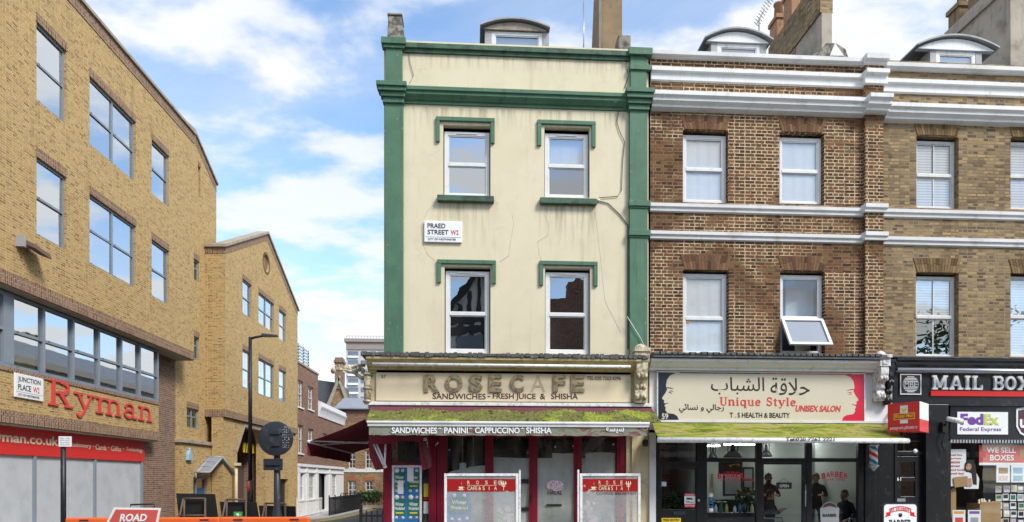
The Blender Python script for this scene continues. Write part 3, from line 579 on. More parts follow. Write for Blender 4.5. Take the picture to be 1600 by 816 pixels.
# dormer, chimney, stone stub
dormer(cafe, 16.6, 752, 857, 768, 848, 72, 47, 30, 'white_frame', 'lead_roof', 'lead_roof', 'old_wood')
Yc = 15.7; m = MB(); s0, s1 = tx(604, Yc), tx(636, Yc); zb, zt = tz(620, 62, Yc) - .3, tz(620, 22, Yc)
m.hexa([(s0, Yc, zb), (s1, Yc, zb), (s1, Yc + .5, zb), (s0, Yc + .5, zb), (s0 + .03, Yc + .06, zt), (s1 - .13, Yc + .06, zt), (s1 - .13, Yc + .45, zt), (s0 + .03, Yc + .45, zt)]); m.pbox(front(Yc), s0 + .01, s1 - .11, zt + .001, zt + .05, .03, .5)
m.build('stone_stub', 'old_stone', cafe, bevel=.02)
Yc = 17.2; m = MB(); s0, s1 = tx(941, Yc), tx(972, Yc); zt = 14.6; zb = 10.6
m.hexa([(s0, Yc, zb), (s1, Yc, zb), (s1, Yc + 2.3, zb), (s0, Yc + 2.3, zb), (s0, Yc, zt), (s1, Yc, zt), (s1, Yc + 1.2, zt), (s0, Yc + 1.2, zt)]); ch = m.build('chimney', 'brown_cement', cafe)
m = MB(); m.box(s0 - .006, s0 - .002, Yc + .01, Yc + .42, zb, zt - .2); m.build('render_patch', 'cream_cement', ch)
m = MB(); m.lathe((tx(961, 16.2), 16.2, 10.9), [(.13, 0), (.13, .45), (.15, .46), (.15, .52), (.11, .53)], 14); m.build('flue_pot', 'terracotta', cafe)
m = MB(); m.box(tx(966, 15.9), tx(986, 15.9), 15.9, 16.3, 10.8, tz(976, 54, 15.9)); m.build('parapet_end', 'old_stone', cafe, bevel=.03)
# shop cornice with its lead flashing, light batten
Yf = 14.93; PF = front(Yf)
xa, xb = tx(573, Yf - .2), tx(1000, Yf - .2)
m = MB(); z = tz(800, 554, Yf - .3); m.pbox(PF, xa - .10, xb + .16, z - .055, z, -.36, .30)
for i in range(60):
    x = xa - .08 + (xb - xa + .2) * i / 60; m.pbox(PF, x, x + (xb - xa) / 60 * random.uniform(.6, 1.1), z - .055 - random.uniform(.0, .03), z + random.uniform(.0, .025), -.365 - random.uniform(.0, .012), -.2)
m.build('lead_flashing', 'lead', cafe)
zc = z - .075; m = MB(); m.prof(PF, [(.28, zc), (-.34, zc), (-.34, zc - .05), (-.28, zc - .07), (-.24, zc - .13), (-.17, zc - .19), (-.12, zc - .205), (-.12, zc - .235), (-.05, zc - .25), (-.05, zc - .30), (.28, zc - .30)], xa, xb); m.build('shop_cornice', 'gold_paint', cafe)
zb_ = tz(785, 571, Yf - .4); m = MB(); m.tube([(tx(582, Yf - .4), Yf - .4, zb_), (tx(985, Yf - .4), Yf - .4, zb_)], .032, 8)
for i in range(6):
    x = tx(600 + i * 74, Yf - .4); m.box(x, x + .03, Yf - .4, Yf - .12, zb_ - .012, zb_ + .012)
m.build('light_batten', 'white_metal', cafe)
fa0, fa1, fz0, fz1 = R(575, 1012, 577, 632, Yf)
m = MB(); m.pbox(PF, fa0, fa1, fz0 - .1, zc - .30, .003, .27); m.build('fascia', 'cream_paint', cafe)
corbel(cafe, Yf, 991, 1013, 545, 629, 'cream_carved', .30)
m = MB(); a0, a1 = tx(568, Yf), tx(581, Yf); m.tube([((a0 + a1) / 2, Yf - .03, fz0 - .02), ((a0 + a1) / 2, Yf - .03, zc - .29)], .075, 12)
for zz in (fz0 + .02, fz0 + .3, zc - .36): m.lathe(((a0 + a1) / 2, Yf - .03, zz), [(.10, 0), (.10, .04), (.08, .05)], 12)
m.build('colonette', 'cream_carved', cafe)
# ornate console on the side wall, seen in profile: scrolls and leaves reaching out over the side street
m = MB(); xs = tx(570, Yf); zz = tz(550, 582, Yf)
m.tube([(xs, Yf + .05, zz - .12), (xs - .10, Yf + .05, zz - .10), (xs - .22, Yf + .05, zz), (xs - .42, Yf + .05, zz + .06), (xs - .62, Yf + .05, zz + .06)], .05, 8, r1=.028)
m.tube([(xs, Yf + .05, zz + .16), (xs - .15, Yf + .05, zz + .17), (xs - .35, Yf + .05, zz + .10), (xs - .52, Yf + .05, zz + .12), (xs - .66, Yf + .05, zz + .07)], .035, 8, r1=.02)
for i in range(9):
    x = xs - .05 - i * .068; s = .07 - i * .003
    m.lathe((x, Yf + .05, zz + .05 + .035 * math.sin(i * 1.9)), [(.004, -s), (s * .55, -s * .5), (s * .7, 0), (s * .45, s * .6), (.004, s)], 8)
    m.tube([(x, Yf + .05, zz + .08), (x - .03, Yf + .05, zz + .14 + .02 * (i % 2)), (x - .07, Yf + .05, zz + .17)], .016, 6, r1=.005)
m.lathe((xs - .68, Yf + .05, zz + .03), [(.005, -.06), (.05, -.03), (.06, .02), (.04, .06), (.005, .10)], 10)
m.build('side_console', 'cream_carved', cafe)
# ground floor shopfront
Ys = 15.05; PS = front(Ys)
zh = tz(820, 676, Ys); 
m = MB(); m.pbox(PS, tx(598, Ys), tx(1016, Ys), zh, fz0 - .1, 0.002, .3); m.pbox(PS, tx(690, Ys), tx(978, Ys), zh - .10, zh - .001, .02, .16); m.build('shopfront_head', 'shop_red', cafe)
def post(px0, px1, mat='shop_red', name='shopfront_post', d0=0.0, d1=.16, z0=0.02, z1=None):
    m = MB(); a0, a1 = tx(px0, Ys), tx(px1, Ys); z1 = zh - .001 if z1 is None else z1
    m.pbox(PS, a0, a1, z0, z1, d0, d1)
    if a1 - a0 > .12: m.pbox(PS, a0 + (a1 - a0) * .3, a1 - (a1 - a0) * .3, z0 + .2, z1 - .15, d0 - .012, d0 - .001)
    return m.build(name, mat, cafe, bevel=.008)
for q in ((600, 611), (670, 682, 0, -.02), (683, 699), (758, 771), (827, 840), (897, 909), (964, 977)): post(q[0], q[1])
post(978, 1013, 'cream_paint', 'shop_pier', -.03, .3, 0, fz0 - .1)
m = MB(); a0 = tx(987, Ys); m.tube([(a0, Ys - .06, .05), (a0, Ys - .06, 2.75)], .018, 8); m.build('pipe', 'cream_paint', cafe)
m = MB(); m.lathe((tx(1008, 14.9), 14.88, tz(1008, 692, 14.9)), [(.02, -.09), (.06, -.07), (.075, .0), (.06, .06), (.02, .08)], 12); m.build('wall_lamp', 'black_metal', cafe)
m = MB(); m.pbox(PS, tx(690, Ys), tx(965, Ys), 0.02, .42, .02, .14); m.build('stallriser', 'shop_red', cafe, bevel=.008)
m = MB(); P5 = front(Ys + .05)
for q in ((699, 758), (771, 827), (840, 897), (909, 964)):
    g = MB(); g.quad([P5(tx(q[0] - 1, Ys), 0, .42), P5(tx(q[1] + 1, Ys), 0, .42), P5(tx(q[1] + 1, Ys), 0, zh - .1), P5(tx(q[0] - 1, Ys), 0, zh - .1)]); g.build('shop_pane', 'painted_reflection_glass', cafe)
# whitewashed sheets taped up inside the glass, edges uneven
Yi = Ys + .075; PI_ = front(Yi)
def sheet(px0, px1, tops, zb=.4, mat='white_wash', dd=0):
    m = MB(); n = len(tops) - 1; pts = []
    for i, t in enumerate(tops):
        px = px0 + (px1 - px0) * i / n; pts.append((tx(px, Yi), tz(px, t, Yi)))
    for i in range(n):
        m.quad([PI_(pts[i][0], dd, zb), PI_(pts[i + 1][0], dd, zb), PI_(pts[i + 1][0], dd, pts[i + 1][1]), PI_(pts[i][0], dd, pts[i][1])], smooth=True)
    return m.build('whitewashed_sheet', mat, cafe)
sheet(698, 760, [739, 736, 734, 733, 730, 729, 728, 727]); sheet(770, 829, [715, 715, 716, 716]); sheet(839, 866, [716, 716, 716]); sheet(863, 899, [708, 709, 708], dd=-.012)
sheet(908, 930, [716, 716]); sheet(914, 961, [708, 707, 708], dd=-.012); sheet(718, 728, [724, 723], zb=tz(722, 736, Yi), dd=-.01)
m = MB()
for px in (722, 739): m = MB(); m.pbox(PI_, tx(px, Yi), tx(px, Yi) + .012, tz(px, 735, Yi), zh, .02, .03); m.build('hanging_cord', 'cream_paint', cafe)
m = MB(); Pk = front(Yi + .5); m.ppoly(Pk, [(tx(907, Yi + .5), tz(907, 712, Yi + .5)), (tx(920, Yi + .5), tz(920, 712, Yi + .5)), (tx(950, Yi + .5), tz(950, 681, Yi + .5)), (tx(925, Yi + .5), tz(925, 681, Yi + .5))], 0, .02); m.build('leaning_board', 'white_wash', cafe)
# room behind
m = MB(); x0, x1 = tx(600, Ys), tx(1012, Ys); m.box(x0, x1, 20, 20.1, 0, 3.3); m.box(x0, x1, Ys + .2, 20, 3.2, 3.3); m.box(x0, x0 + .05, 18.2, 20, 0, 3.2); m.box(x1, x1 + .05, Ys + .2, 20, 0, 3.2); m.build('shop_room', 'dim_room', cafe)
m = MB(); m.box(x0, x1, Ys + .1, 20, -.03, .012); m.build('shop_floor', 'tile_floor', cafe)
m = MB(); m.box(tx(720, 19), tx(850, 19), 18.6, 19.2, 0, 1.1); m.box(tx(720, 19), tx(850, 19), 19.7, 19.9, 1.9, 2.5); m.build('counter', 'white_wash', cafe)
# door plates, hinges, sign on the glass
m = MB()
for px, py in ((821, 752), (821, 796)): a0, a1, z0, z1 = R(px - 6, px + 5, py - 3, py + 3, Ys); g = MB(); g.pbox(P5, a0, a1, z0, z1, -.012, -.002); g.build('door_plate', 'print_black', cafe)
a0, a1, z0, z1 = R(854, 878, 788, 791, Ys); m.pbox(P5, a0, a1, z0, z1, -.012, -.002); m.build('letter_plate', 'print_black', cafe); m = MB(); a0, a1, z0, z1 = R(829, 830.5, 773, 784, Ys); m.pbox(PS, a0, a1, z0, z1, -.05, -.0); m.build('door_pull', 'print_black', cafe)
m = MB(); a0, a1, z0, z1 = R(856, 879, 767, 773, Ys); m.text(P5, 'HALAL', a0, a1, z0, z1, 0, .003, .01); m.build('window_lettering', 'print_brown', cafe)
m = MB(); a0, a1, z0, z1 = R(854, 882, 750, 767, Ys); random.seed(3); cxx, czz = (a0 + a1) / 2, (z0 + z1) / 2
pts = [(cxx + (a1 - a0) / 2 * (1 + .16 * random.uniform(-1, 1)) * math.cos(k / 18 * 2 * math.pi), czz + (z1 - z0) / 2 * (1 + .2 * random.uniform(-1, 1)) * math.sin(k / 18 * 2 * math.pi)) for k in range(18)]
m.ppoly(P5, pts, -.006, -.003); m.build('torn_sticker', 'print_pink', cafe)
m = MB()
for px, py in ((868, 698), (896, 697), (959, 694), (825, 707), (702, 703)): m = MB(); m.lathe(P5(tx(px, Ys), -.006, tz(px, py, Ys)), [(.018, -.004), (.018, .004)], 10, axis='y'); m.build('round_sticker', 'print_white', cafe)
# side door at the corner with its posters
a0, a1, z0, z1 = R(612, 659, 727, 860, Ys)
m = MB(); t = .05; m.pbox(PS, a0, a0 + t, 0, z1, .02, .09); m.pbox(PS, a1 - t, a1, 0, z1, .02, .09); m.pbox(PS, a0 + t, a1 - t, z1 - t, z1, .02, .09)
dr = m.build('door', 'white_metal', cafe, bevel=.006)
m = MB(); m.pbox(PS, a0 + t, a1 - t, .02, z1 - t, .055, .075); m.build('poster_backing', 'print_blue', dr)
for i, px in enumerate((614.5, 636.5)):
    for j, py in enumerate((731, 773)):
        b0, b1, y0, y1 = R(px, px + 19.5, py, py + 40, Ys + .05); Pp = front(Ys + .055); m = MB(); m.pbox(Pp, b0, b1, y0, y1, -.006, -.003, 0); W, H = b1 - b0, y1 - y0
        m.pbox(Pp, b0 + W * .04, b1 - W * .04, y0 + H * .18, y0 + H * .82, -.009, -.0065, 4)
        m.text(Pp, 'Winter', b0 + W * .16, b0 + W * .86, y0 + H * .56, y0 + H * .70, -.010, .002, .02, .1, 1)
        m.text(Pp, 'Wonderland', b0 + W * .10, b0 + W * .92, y0 + H * .40, y0 + H * .53, -.010, .002, .02, .1, 1)
        m.pbox(Pp, b0 + W * .2, b0 + W * .8, y0 + H * .26, y0 + H * .31, -.0115, -.0095, 2); m.lathe(Pp(b0 + W * .25, -.010, y0 + H * .1), [(W * .13, -.002), (W * .13, .002)], 12, 3, 'y'); m.lathe(Pp(b0 + W * .75, -.010, y0 + H * .1), [(W * .12, -.002), (W * .12, .002)], 12, 3, 'y')
        m.lathe(Pp(b0 + W * .28, -.010, y0 + H * .9), [(W * .2, -.002), (W * .2, .002)], 12, 1, 'y'); m.lathe(Pp(b0 + W * .75, -.010, y0 + H * .9), [(W * .14, -.002), (W * .14, .002)], 12, 3, 'y')
        m.build('poster', ['print_blue', 'print_white', 'print_yellow', 'print_pink', 'print_green'], dr)
m = MB(); Pp = front(Ys + .04)
for q in ((636, 646, 731, 752), (621, 630, 751, 772)): b0, b1, y0, y1 = R(*q, Ys); m = MB(); m.pbox(Pp, b0, b1, y0, y1, -.006, 0); m.build('paper_note', 'print_white', dr)
b0, b1, y0, y1 = R(612, 659, 684, 725, Ys); m = MB(); m.quad([P5(b0, 0, y0), P5(b1, 0, y0), P5(b1, 0, y1), P5(b0, 0, y1)]); m.build('transom_pane', 'painted_reflection_glass', cafe)
m = MB(); m.pbox(PS, b0, b1, z1 + .005, z1 + .045, .0, .12); m.build('transom_bar', 'shop_red', cafe)
b0, b1, y0, y1 = R(660, 670, 735, 860, Ys); m = MB(); m.quad([P5(b0, 0, .3), P5(b1, 0, .3), P5(b1, 0, y1), P5(b0, 0, y1)]); m.build('side_light', 'painted_reflection_glass', cafe)
m = MB(); Pp = front(Ys + .08)
for q, mi in (((661.5, 669, 756, 777), 'print_yellow'), ((661.5, 669, 779, 782), 'post_red'), ((661.5, 669, 784, 803), 'print_white')): b0, b1, y0, y1 = R(*q, Ys); m = MB(); m.pbox(Pp, b0, b1, y0, y1, -.004, 0); m.build('notice', mi, cafe)
# chamfered splay to the side street: red panelled side of the shop
m = MB(); m.box(XL - .02, XL + .02, Ys + .17, 22, 0, fz0 - .12); m.build('side_shopfront', 'shop_red', cafe)
# cables on the stucco
def wire(parent, pts, Y, r, mat, name='cable'):
    m = MB(); m.tube([(tx(a, Y), Y, tz(a, b, Y)) for a, b in pts], r, 6); return m.build(name, mat, parent)
wire(cafe, [(967, 150), (967, 172), (964, 190), (968, 205), (976, 222), (973, 250), (971, 298), (965, 307), (936, 309), (934, 315)], Y0 - .025, .008, 'wire_dark')
wire(cafe, [(934, 314), (950, 318), (968, 335), (981, 352), (981, 545)], Y0 - .02, .011, 'wire_dark')
wire(cafe, [(980, 495), (1000, 527), (1010, 548)], Y0 - .14, .008, 'white_frame')
wire(cafe, [(636, 66), (641, 100), (646, 118), (640, 130)], Y0 - .02, .006, 'wire_dark')
wire(cafe, [(982, 84), (978, 100), (982, 118), (976, 138)], Y0 - .02, .008, 'old_stone')
m = MB(); m.lathe((tx(935, Y0), Y0 - .02, tz(935, 314)), [(.03, -.03), (.03, .03)], 8, axis='y'); m.build('junction_box', 'white_frame', cafe)
# thin cracks that run over the stucco
for pts in ([(683, 316), (668, 330), (658, 352), (660, 380), (668, 398), (680, 408)], [(852, 320), (850, 335), (858, 352), (856, 368), (840, 378), (842, 396), (846, 408)], [(800, 335), (803, 350), (797, 380), (795, 400), (780, 410)], [(930, 330), (938, 400), (945, 470), (970, 520)]):
    wire(cafe, pts, Y0 - .0005, .0032, 'crack_line', 'crack')
# ---------------------------------------------------------------- cafe sign, awnings, name plate
sgn = thing('fascia_sign', 'long cream fascia board with worn gilt letters, one missing, above the mossy awning', 'shop sign', (tx(785, Yf), Yf, fz0))
a0, a1, z0, z1 = R(588, 985, 579, 628, Yf); m = MB(); m.pbox(PF, a0, a1, z0, z1, -.05, -.002); m.build('sign_board', 'sign_cream', sgn, bevel=.006)
Pq = front(Yf - .05)
for ch, p0, p1 in (('R', 663, 687), ('O', 696, 723), ('S', 733, 754), ('E', 764, 784), ('C', 797, 818), ('F', 864, 883), ('E', 892, 913)):
    b0, b1, y0, y1 = R(p0, p1, 586, 613, Yf - .05); m = MB(); m.text(Pq, ch, b0, b1, y0, y1, 0, .035, .035); m.build('gilt_letter', 'gilt', sgn)
b0, b1, y0, y1 = R(829, 852, 587, 613, Yf - .05); m = MB(); m.text(Pq, 'A', b0, b1, y0, y1, 0, .003, .0); m.build('ghost_letter', 'ghost_letter', sgn)
words(sgn, 'sign_lettering', 'print_brown', Pq, (('SANDWICHES', 676, 759, 615, 624, .01), ('-', 762, 766, 619, 620.5, .0), ('FRESH JUICE', 770, 837, 615, 626, .01), ('&', 844, 852, 615, 624, .01), ('SHISHA', 861, 903, 615, 624, .01), ('TEL-020 7262 6296', 917, 970, 588.5, 594, .008), ('57', 596, 603, 586.5, 591, .008)), Y=Yf - .05)
random.seed(11)
def sheet_awning(parent, name, mat, xa, xb, yA, zA, yB, zB, n=60, k=8, sag=.03, wob=.012, th=.012, skew=0.0):
    m = MB(); top = []
    for i in range(n + 1):
        row = []
        for j in range(k + 1):
            f = j / k; x = xa + (xb - xa) * i / n
            row.append((x, yA + (yB - yA) * f, zA + (zB - zA) * f - sag * math.sin(math.pi * f) + wob * math.sin(i * .7 + j) * math.sin(math.pi * f) * random.uniform(.4, 1)))
        top.append(row)
    for i in range(n):
        for j in range(k): m.quad([top[i][j], top[i + 1][j], top[i + 1][j + 1], top[i][j + 1]], smooth=True)
    return m.build(name, mat, parent)
Ya, Yb = 14.90, 14.10
za, zb2 = tz(800, 635, Ya), tz(800, 660, Yb); xa, xb = tx(577, Yb), tx(1010, Yb)
aw = thing('cafe_awning', 'long shop awning overgrown with moss, burgundy cloth showing along its top', 'awning', ((xa + xb) / 2, Ya, za))
sheet_awning(aw, 'awning_cloth', 'burgundy_faded', tx(580, Ya), tx(1018, Ya), Ya, za, Yb, zb2)
m = MB(); m.box(tx(574, Ya), tx(1020, Ya), Ya - .06, Ya + .02, za + .0, za + .075); m.build('awning_housing', 'white_metal', aw, bevel=.01)
# the moss is a lumpy growth of its own on the lower part of the cloth
m = MB(); N, K = 200, 12; g = []
for i in range(N + 1):
    row = []; edge = .24 + .08 * math.sin(i * .13) + random.uniform(-.06, .06)
    for j in range(K + 1):
        f = edge + (1.0 - edge) * j / K; x = tx(580, Ya) + (tx(1018, Ya) - tx(580, Ya)) * i / N
        lift = (.008 + random.uniform(0, .03)) * (0 if j in (0, K) else 1)
        row.append((x, Ya + (Yb - Ya) * f, za + (zb2 - za) * f - .03 * math.sin(math.pi * f) + .006 + lift))
    g.append(row)
for i in range(N):
    for j in range(K): m.quad([g[i][j], g[i + 1][j], g[i + 1][j + 1], g[i][j + 1]], smooth=True)
stuff(m.build('moss', 'moss', aw))
m = MB(); m.box(xa - .03, xb + .04, Yb - .07, Yb - .01, zb2 - .10, zb2 + .01); m.tube([(xa - .04, Yb - .06, zb2 - .02), (xb + .05, Yb - .06, zb2 - .02)], .035, 8)
m.build('front_bar', 'white_worn', aw, bevel=.01)
m = MB(); zt_ = zb2 - .10; zv = tz(800, 681, Yb); n = 70
for i in range(n):
    u0, u1 = xa + (xb - xa) * i / n, xa + (xb - xa) * (i + 1) / n; h0, h1 = .012 * math.sin(i * 1.3), .012 * math.sin((i + 1) * 1.3)
    m.quad([(u0, Yb - .045, zt_), (u1, Yb - .045, zt_), (u1, Yb - .045 + h1 * .5, zv + h1 * .5), (u0, Yb - .045 + h0 * .5, zv + h0 * .5)], smooth=True)
va = m.build('valance', 'stained_valance', aw)
Pv = front(Yb - .055); m = MB()
for s, p0, p1 in (('SANDWICHES', 612, 683), ('*', 686, 689), ('PANINI', 694, 731), ('*', 734, 737), ('CAPPUCCINO', 742, 812), ('*', 815, 818), ('SHISHA', 822, 862)):
    q0, q1 = (668, 677.5) if s != '*' else (668, 674); p0, p1 = (p0, p1) if s != '*' else (p0 - 1.2, p1 + 1.2)
    b0, b1, y0, y1 = R(p0, p1, q0, q1, Yb - .055); m = MB(); m.text(Pv, s, b0, b1, y0, y1, 0, .003, .028); m.build('valance_lettering', 'print_white', va)
b0, b1, y0, y1 = R(947, 975, 664, 677, Yb - .055); m = MB(); m.text(Pv, '\ufe94\ufeb8\ufef4\ufeb7', b0, b1, y0, y1, 0, .003, .02)
m.build('valance_lettering', 'print_white', va)
m = MB()
for px in (592, 800, 1000):
    x = tx(px, 14.5); m.tube([(x, Ya - .02, za - .25), (x + .35, 14.5, za - .32), (x + .05, Yb - .02, zb2 - .06)], .02, 6)
m.build('folding_arm', 'white_metal', aw)
# awning over the side street, seen from below
xw = XL - .02; yN, yF = 15.35, 22.0; zN, zO = tz(573, 640, 15.35), tz(482, 690, 15.35); xo = tx(482, 15.35); xo2 = tx(550, 22)
saw = thing('side_awning', 'dark burgundy awning let out over the side street from the corner house', 'awning', (xw, 18, zN), FW)
m = MB(); n, k = 24, 8; g = []
for i in range(n + 1):
    f = i / n; y = yN + (yF - yN) * f; row = []
    for j in range(k + 1):
        e = j / k; row.append((xw + (xo + (xo2 - xo) * f - xw) * e, y, zN + (zO - zN) * e - .05 * math.sin(math.pi * e) - .012 * math.sin(i * 1.1) * math.sin(math.pi * e)))
    g.append(row)
for i in range(n):
    for j in range(k): m.quad([g[i][j], g[i + 1][j], g[i + 1][j + 1], g[i][j + 1]], smooth=True)
m.build('awning_cloth', 'burgundy_cloth', saw)
m = MB(); m.tube([(xo, yN, zO), (xo2, yF, zO)], .035, 8); m.tube([(xw - .05, yN, zN + .02), (xw - .05, yF, zN + .02)], .06, 8)
m.tube([(xo + .02, yN + .05, zO + .02), (xw - .5, yN + .9, zO + .02), (xw - .04, yN + .15, zN - .32)], .022, 6); m.tube([(xo + .04, yN + 1.2, zO + .0), (xw - .35, yN + 1.6, zO + .1), (xw - .04, yN + 1.0, zN - .35)], .022, 6)
m.build('awning_frame', 'white_metal', saw)
m = MB(); n = 40
for i in range(n):
    f0, f1 = i / n, (i + 1) / n; w0, w1 = .02 * math.sin(i * 1.2), .02 * math.sin((i + 1) * 1.2)
    A = (xo + (xo2 - xo) * f0, yN + (yF - yN) * f0); B_ = (xo + (xo2 - xo) * f1, yN + (yF - yN) * f1)
    m.quad([(A[0] - .03, A[1], zO - .02), (B_[0] - .03, B_[1], zO - .02), (B_[0] - .03 + w1, B_[1], zO - .30), (A[0] - .03 + w0, A[1], zO - .30)], smooth=True)
m.build('valance', 'burgundy_cloth', saw)
m = MB(); m.lathe((xw + .02, yN - .05, zN + .06), [(.02, -.07), (.09, -.05), (.10, .03), (.05, .07)], 10, axis='y'); m.build('gear_box', 'black_metal', saw)
# torn remains of an older awning hanging at the shop corner
tor = thing('torn_awning', 'torn burgundy awning cloth hanging with bent white arms over the posters door', 'awning', (tx(610, 14.8), 14.8, 2.4))
def flap(pts, Y, dx=.0, mat='burgundy_cloth', name='torn_cloth'):
    P = front(Y); m = MB(); q = [(tx(a, Y), tz(a, b, Y)) for a, b in pts]; m.ppoly(P, q, -.012, .012); return m.build(name, mat, tor)
flap([(576, 683), (601, 683), (603, 700), (600, 733), (587, 735), (577, 712)], 14.75)
flap([(576, 681), (668, 681), (655, 691), (636, 689), (600, 694), (578, 694)], 14.62)
flap([(650, 682), (669, 682), (672, 700), (676, 728), (673, 732), (660, 735), (657, 718), (655, 698)], 14.68)
flap([(658, 690), (666, 690), (675, 727), (669, 733)], 14.655, mat='burgundy_faded')
m = MB(); Yk = 14.70
for a, b in (((583, 692), (601, 731)), ((587, 690), (604, 731)), ((603, 684), (601, 732))): m.tube([(tx(a[0], Yk), Yk, tz(*a, Yk)), (tx(b[0], Yk), Yk - .03, tz(*b, Yk))], .022, 6)
m.build('bent_arm', 'white_metal', tor)
m = MB(); Pk = front(14.66)
for i, ch in enumerate('SHO'):
    b0, b1, y0, y1 = R(661 + i * .7, 667.5 + i * .7, 684 + i * 6, 689 + i * 6, 14.66); m.text(Pk, ch, b0, b1, y0, y1, 0, .003, .03)
b0, b1, y0, y1 = R(680, 685, 690, 697, 14.9); m.ppoly(front(14.9), [(b0, y0), (b1, y0 + .05), (b1, y1), (b0 + .03, y1 - .04)], 0, .01)
m.build('torn_lettering', 'print_white', tor)
def plate(name, label, P, q, Yq, lines, frame=FW, base=None, backing='print_white'):
    a0, a1, z0, z1 = q; t = thing(name, label, 'name plate', base or (tuple(P((a0 + a1) / 2, 0, z0))), frame)
    m = MB(); m.pbox(P, a0, a1, z0, z1, -.055, -.012); m.build('plate', backing, t, bevel=.012)
    m = MB(); W, H = a1 - a0, z1 - z0
    for s, u0, u1, v0, v1, mi, bo in lines: m.text(P, s, a0 + W * u0, a0 + W * u1, z0 + H * v0, z0 + H * v1, -.055, .003, bo, mi=mi)
    m.pbox(P, a0 + W * .03, a1 - W * .03, z0 + H * .238, z0 + H * .25, -.060, -.056, 2); m.build('plate_lettering', ['print_black', 'red_letter', 'print_grey'], t); return t
plate('street_name_plate', 'white street name plate on the cream stucco between two windows', PT, R(663, 722, 347, 380), Y0,
      [('PRAED', .09, .56, .66, .88, 0, .012), ('STREET', .09, .64, .36, .58, 0, .012), ('W2', .70, .91, .36, .58, 1, .012), ('CITY OF WESTMINSTER', .10, .84, .09, .18, 0, .0)])
# glazed wind screens standing in front of the shop
def screen(px0, px1, py0, label, Yw, dark):
    P = front(Yw); a0, a1, _, z1 = R(px0, px1, py0, 816, Yw); t = .055
    s = thing('wind_screen', label, 'wind screen', ((a0 + a1) / 2, Yw, 0)); s['group'] = 'white framed wind screens in front of the cafe'
    m = MB(); m.pbox(P, a0, a0 + t, .06, z1, 0, .05); m.pbox(P, a1 - t, a1, .06, z1, 0, .05); m.pbox(P, a0 + t, a1 - t, z1 - t, z1, 0, .05); m.pbox(P, a0 + t, a1 - t, .16, .16 + t, 0, .05)
    xe = a1 + .01 if dark else a0 - .05; m.pbox(P, xe, xe + .04, .06, z1 + .08, .01, .05)
    m.build('frame', 'white_metal', s, bevel=.006)
    m = MB(); m.pbox(P, a0 - .05, a0 + .15, 0, .06, -.25, .3); m.pbox(P, a1 - .15, a1 + .05, 0, .06, -.25, .3); m.build('foot', 'white_metal', s)
    m = MB(); m.quad([P(a0 + t, .025, .22), P(a1 - t, .025, .22), P(a1 - t, .025, z1 - t), P(a0 + t, .025, z1 - t)]); pn = m.build('film_pane', 'milky_film', s)
    W = a1 - a0; y1 = tz((px0 + px1) / 2, py0 + 8.5, Yw); y0 = tz((px0 + px1) / 2, py0 + 28, Yw); H = y1 - y0
    m = MB(); m.pbox(P, a0 + t + .01, a1 - t - .01, y0, y1, .016, .02, 0)
    def tt(ch, u0, u1, v0, v1, b=.01): m.text(P, ch, a0 + W * u0, a0 + W * u1, y0 + H * v0, y0 + H * v1, .016, .003, b, mi=1)
    for ch, u in zip('ROSE', (.31, .43, .55, .67)): tt(ch, u, u + .035, .56, .86)
    m.pbox(P, a0 + W * .31, a0 + W * .705, y0 + H * .47, y0 + H * .50, .011, .0155, 1)
    tt('CAFE', .31, .445, .10, .40); tt('&', .46, .495, .10, .40); tt('S', .515, .545, .10, .40); tt('I', .60, .608, .10, .40); tt('A', .672, .71, .10, .40)
    # steaming cup and a flower, printed at either end
    cu = a0 + W * .225; m.ppoly(P, [(cu - .05, y0 + H * .38), (cu + .05, y0 + H * .38), (cu + .035, y0 + H * .20), (cu - .035, y0 + H * .20)], .011, .0155, 1); m.ppoly(P, [(cu - .08, y0 + H * .17), (cu + .075, y0 + H * .17), (cu + .04, y0 + H * .10), (cu - .045, y0 + H * .10)], .011, .0155, 1)
    m.tube([P(cu + .05, .013, y0 + H * .34), P(cu + .075, .013, y0 + H * .30), P(cu + .045, .013, y0 + H * .22)], .006, 6, 1)
    m.tube([P(cu + .0, .013, y0 + H * .46), P(cu + .02, .013, y0 + H * .56), P(cu - .0, .013, y0 + H * .66), P(cu + .03, .013, y0 + H * .82)], .006, 6, 1, r1=.002)
    fl = a0 + W * .80
    for k in (-1, 0, 1): m.ppoly(P, [(fl, y0 + H * .42), (fl + .045 * k + .018, y0 + H * .62), (fl + .04 * k, y0 + H * .86), (fl + .045 * k - .018, y0 + H * .62)], .011 - .001 * k, .0155, 1)
    m.ppoly(P, [(fl, y0 + H * .30), (fl + .055, y0 + H * .48), (fl, y0 + H * .42), (fl - .055, y0 + H * .48)], .008, .0085, 1); m.pbox(P, fl - .006, fl + .006, y0 + H * .08, y0 + H * .36, .0113, .0155, 1)
    m.build('banner', ['shop_banner_red', 'print_cream'], s)
    return s, P, a0, a1, z1, pn
s1, P1, a0, a1, z1, pn = screen(694, 810, 740, 'white framed wind screen with a torn blue poster stuck behind its film', 14.35, True)
b0, b1, y0, y1 = R(698, 737, 771, 816, 14.35); m = MB(); W, H = b1 - b0, y1 - y0
m.ppoly(P1, [(b0, y0), (b0 + W * .3, y0 - .03), (b0 + W * .95, y0 + .01), (b1, y0 + H * .5), (b1 - W * .1, y1), (b0 + W * .05, y1)], .034, .037, 0)
m.pbox(P1, b0 + W * .1, b0 + W * .86, y0 + H * .30, y0 + H * .86, .030, .033, 4)
m.text(P1, 'Winter', b0 + W * .2, b0 + W * .8, y0 + H * .62, y0 + H * .76, .030, .002, .02, mi=1); m.text(P1, 'Wonderland', b0 + W * .15, b0 + W * .85, y0 + H * .44, y0 + H * .57, .030, .002, .02, mi=1)
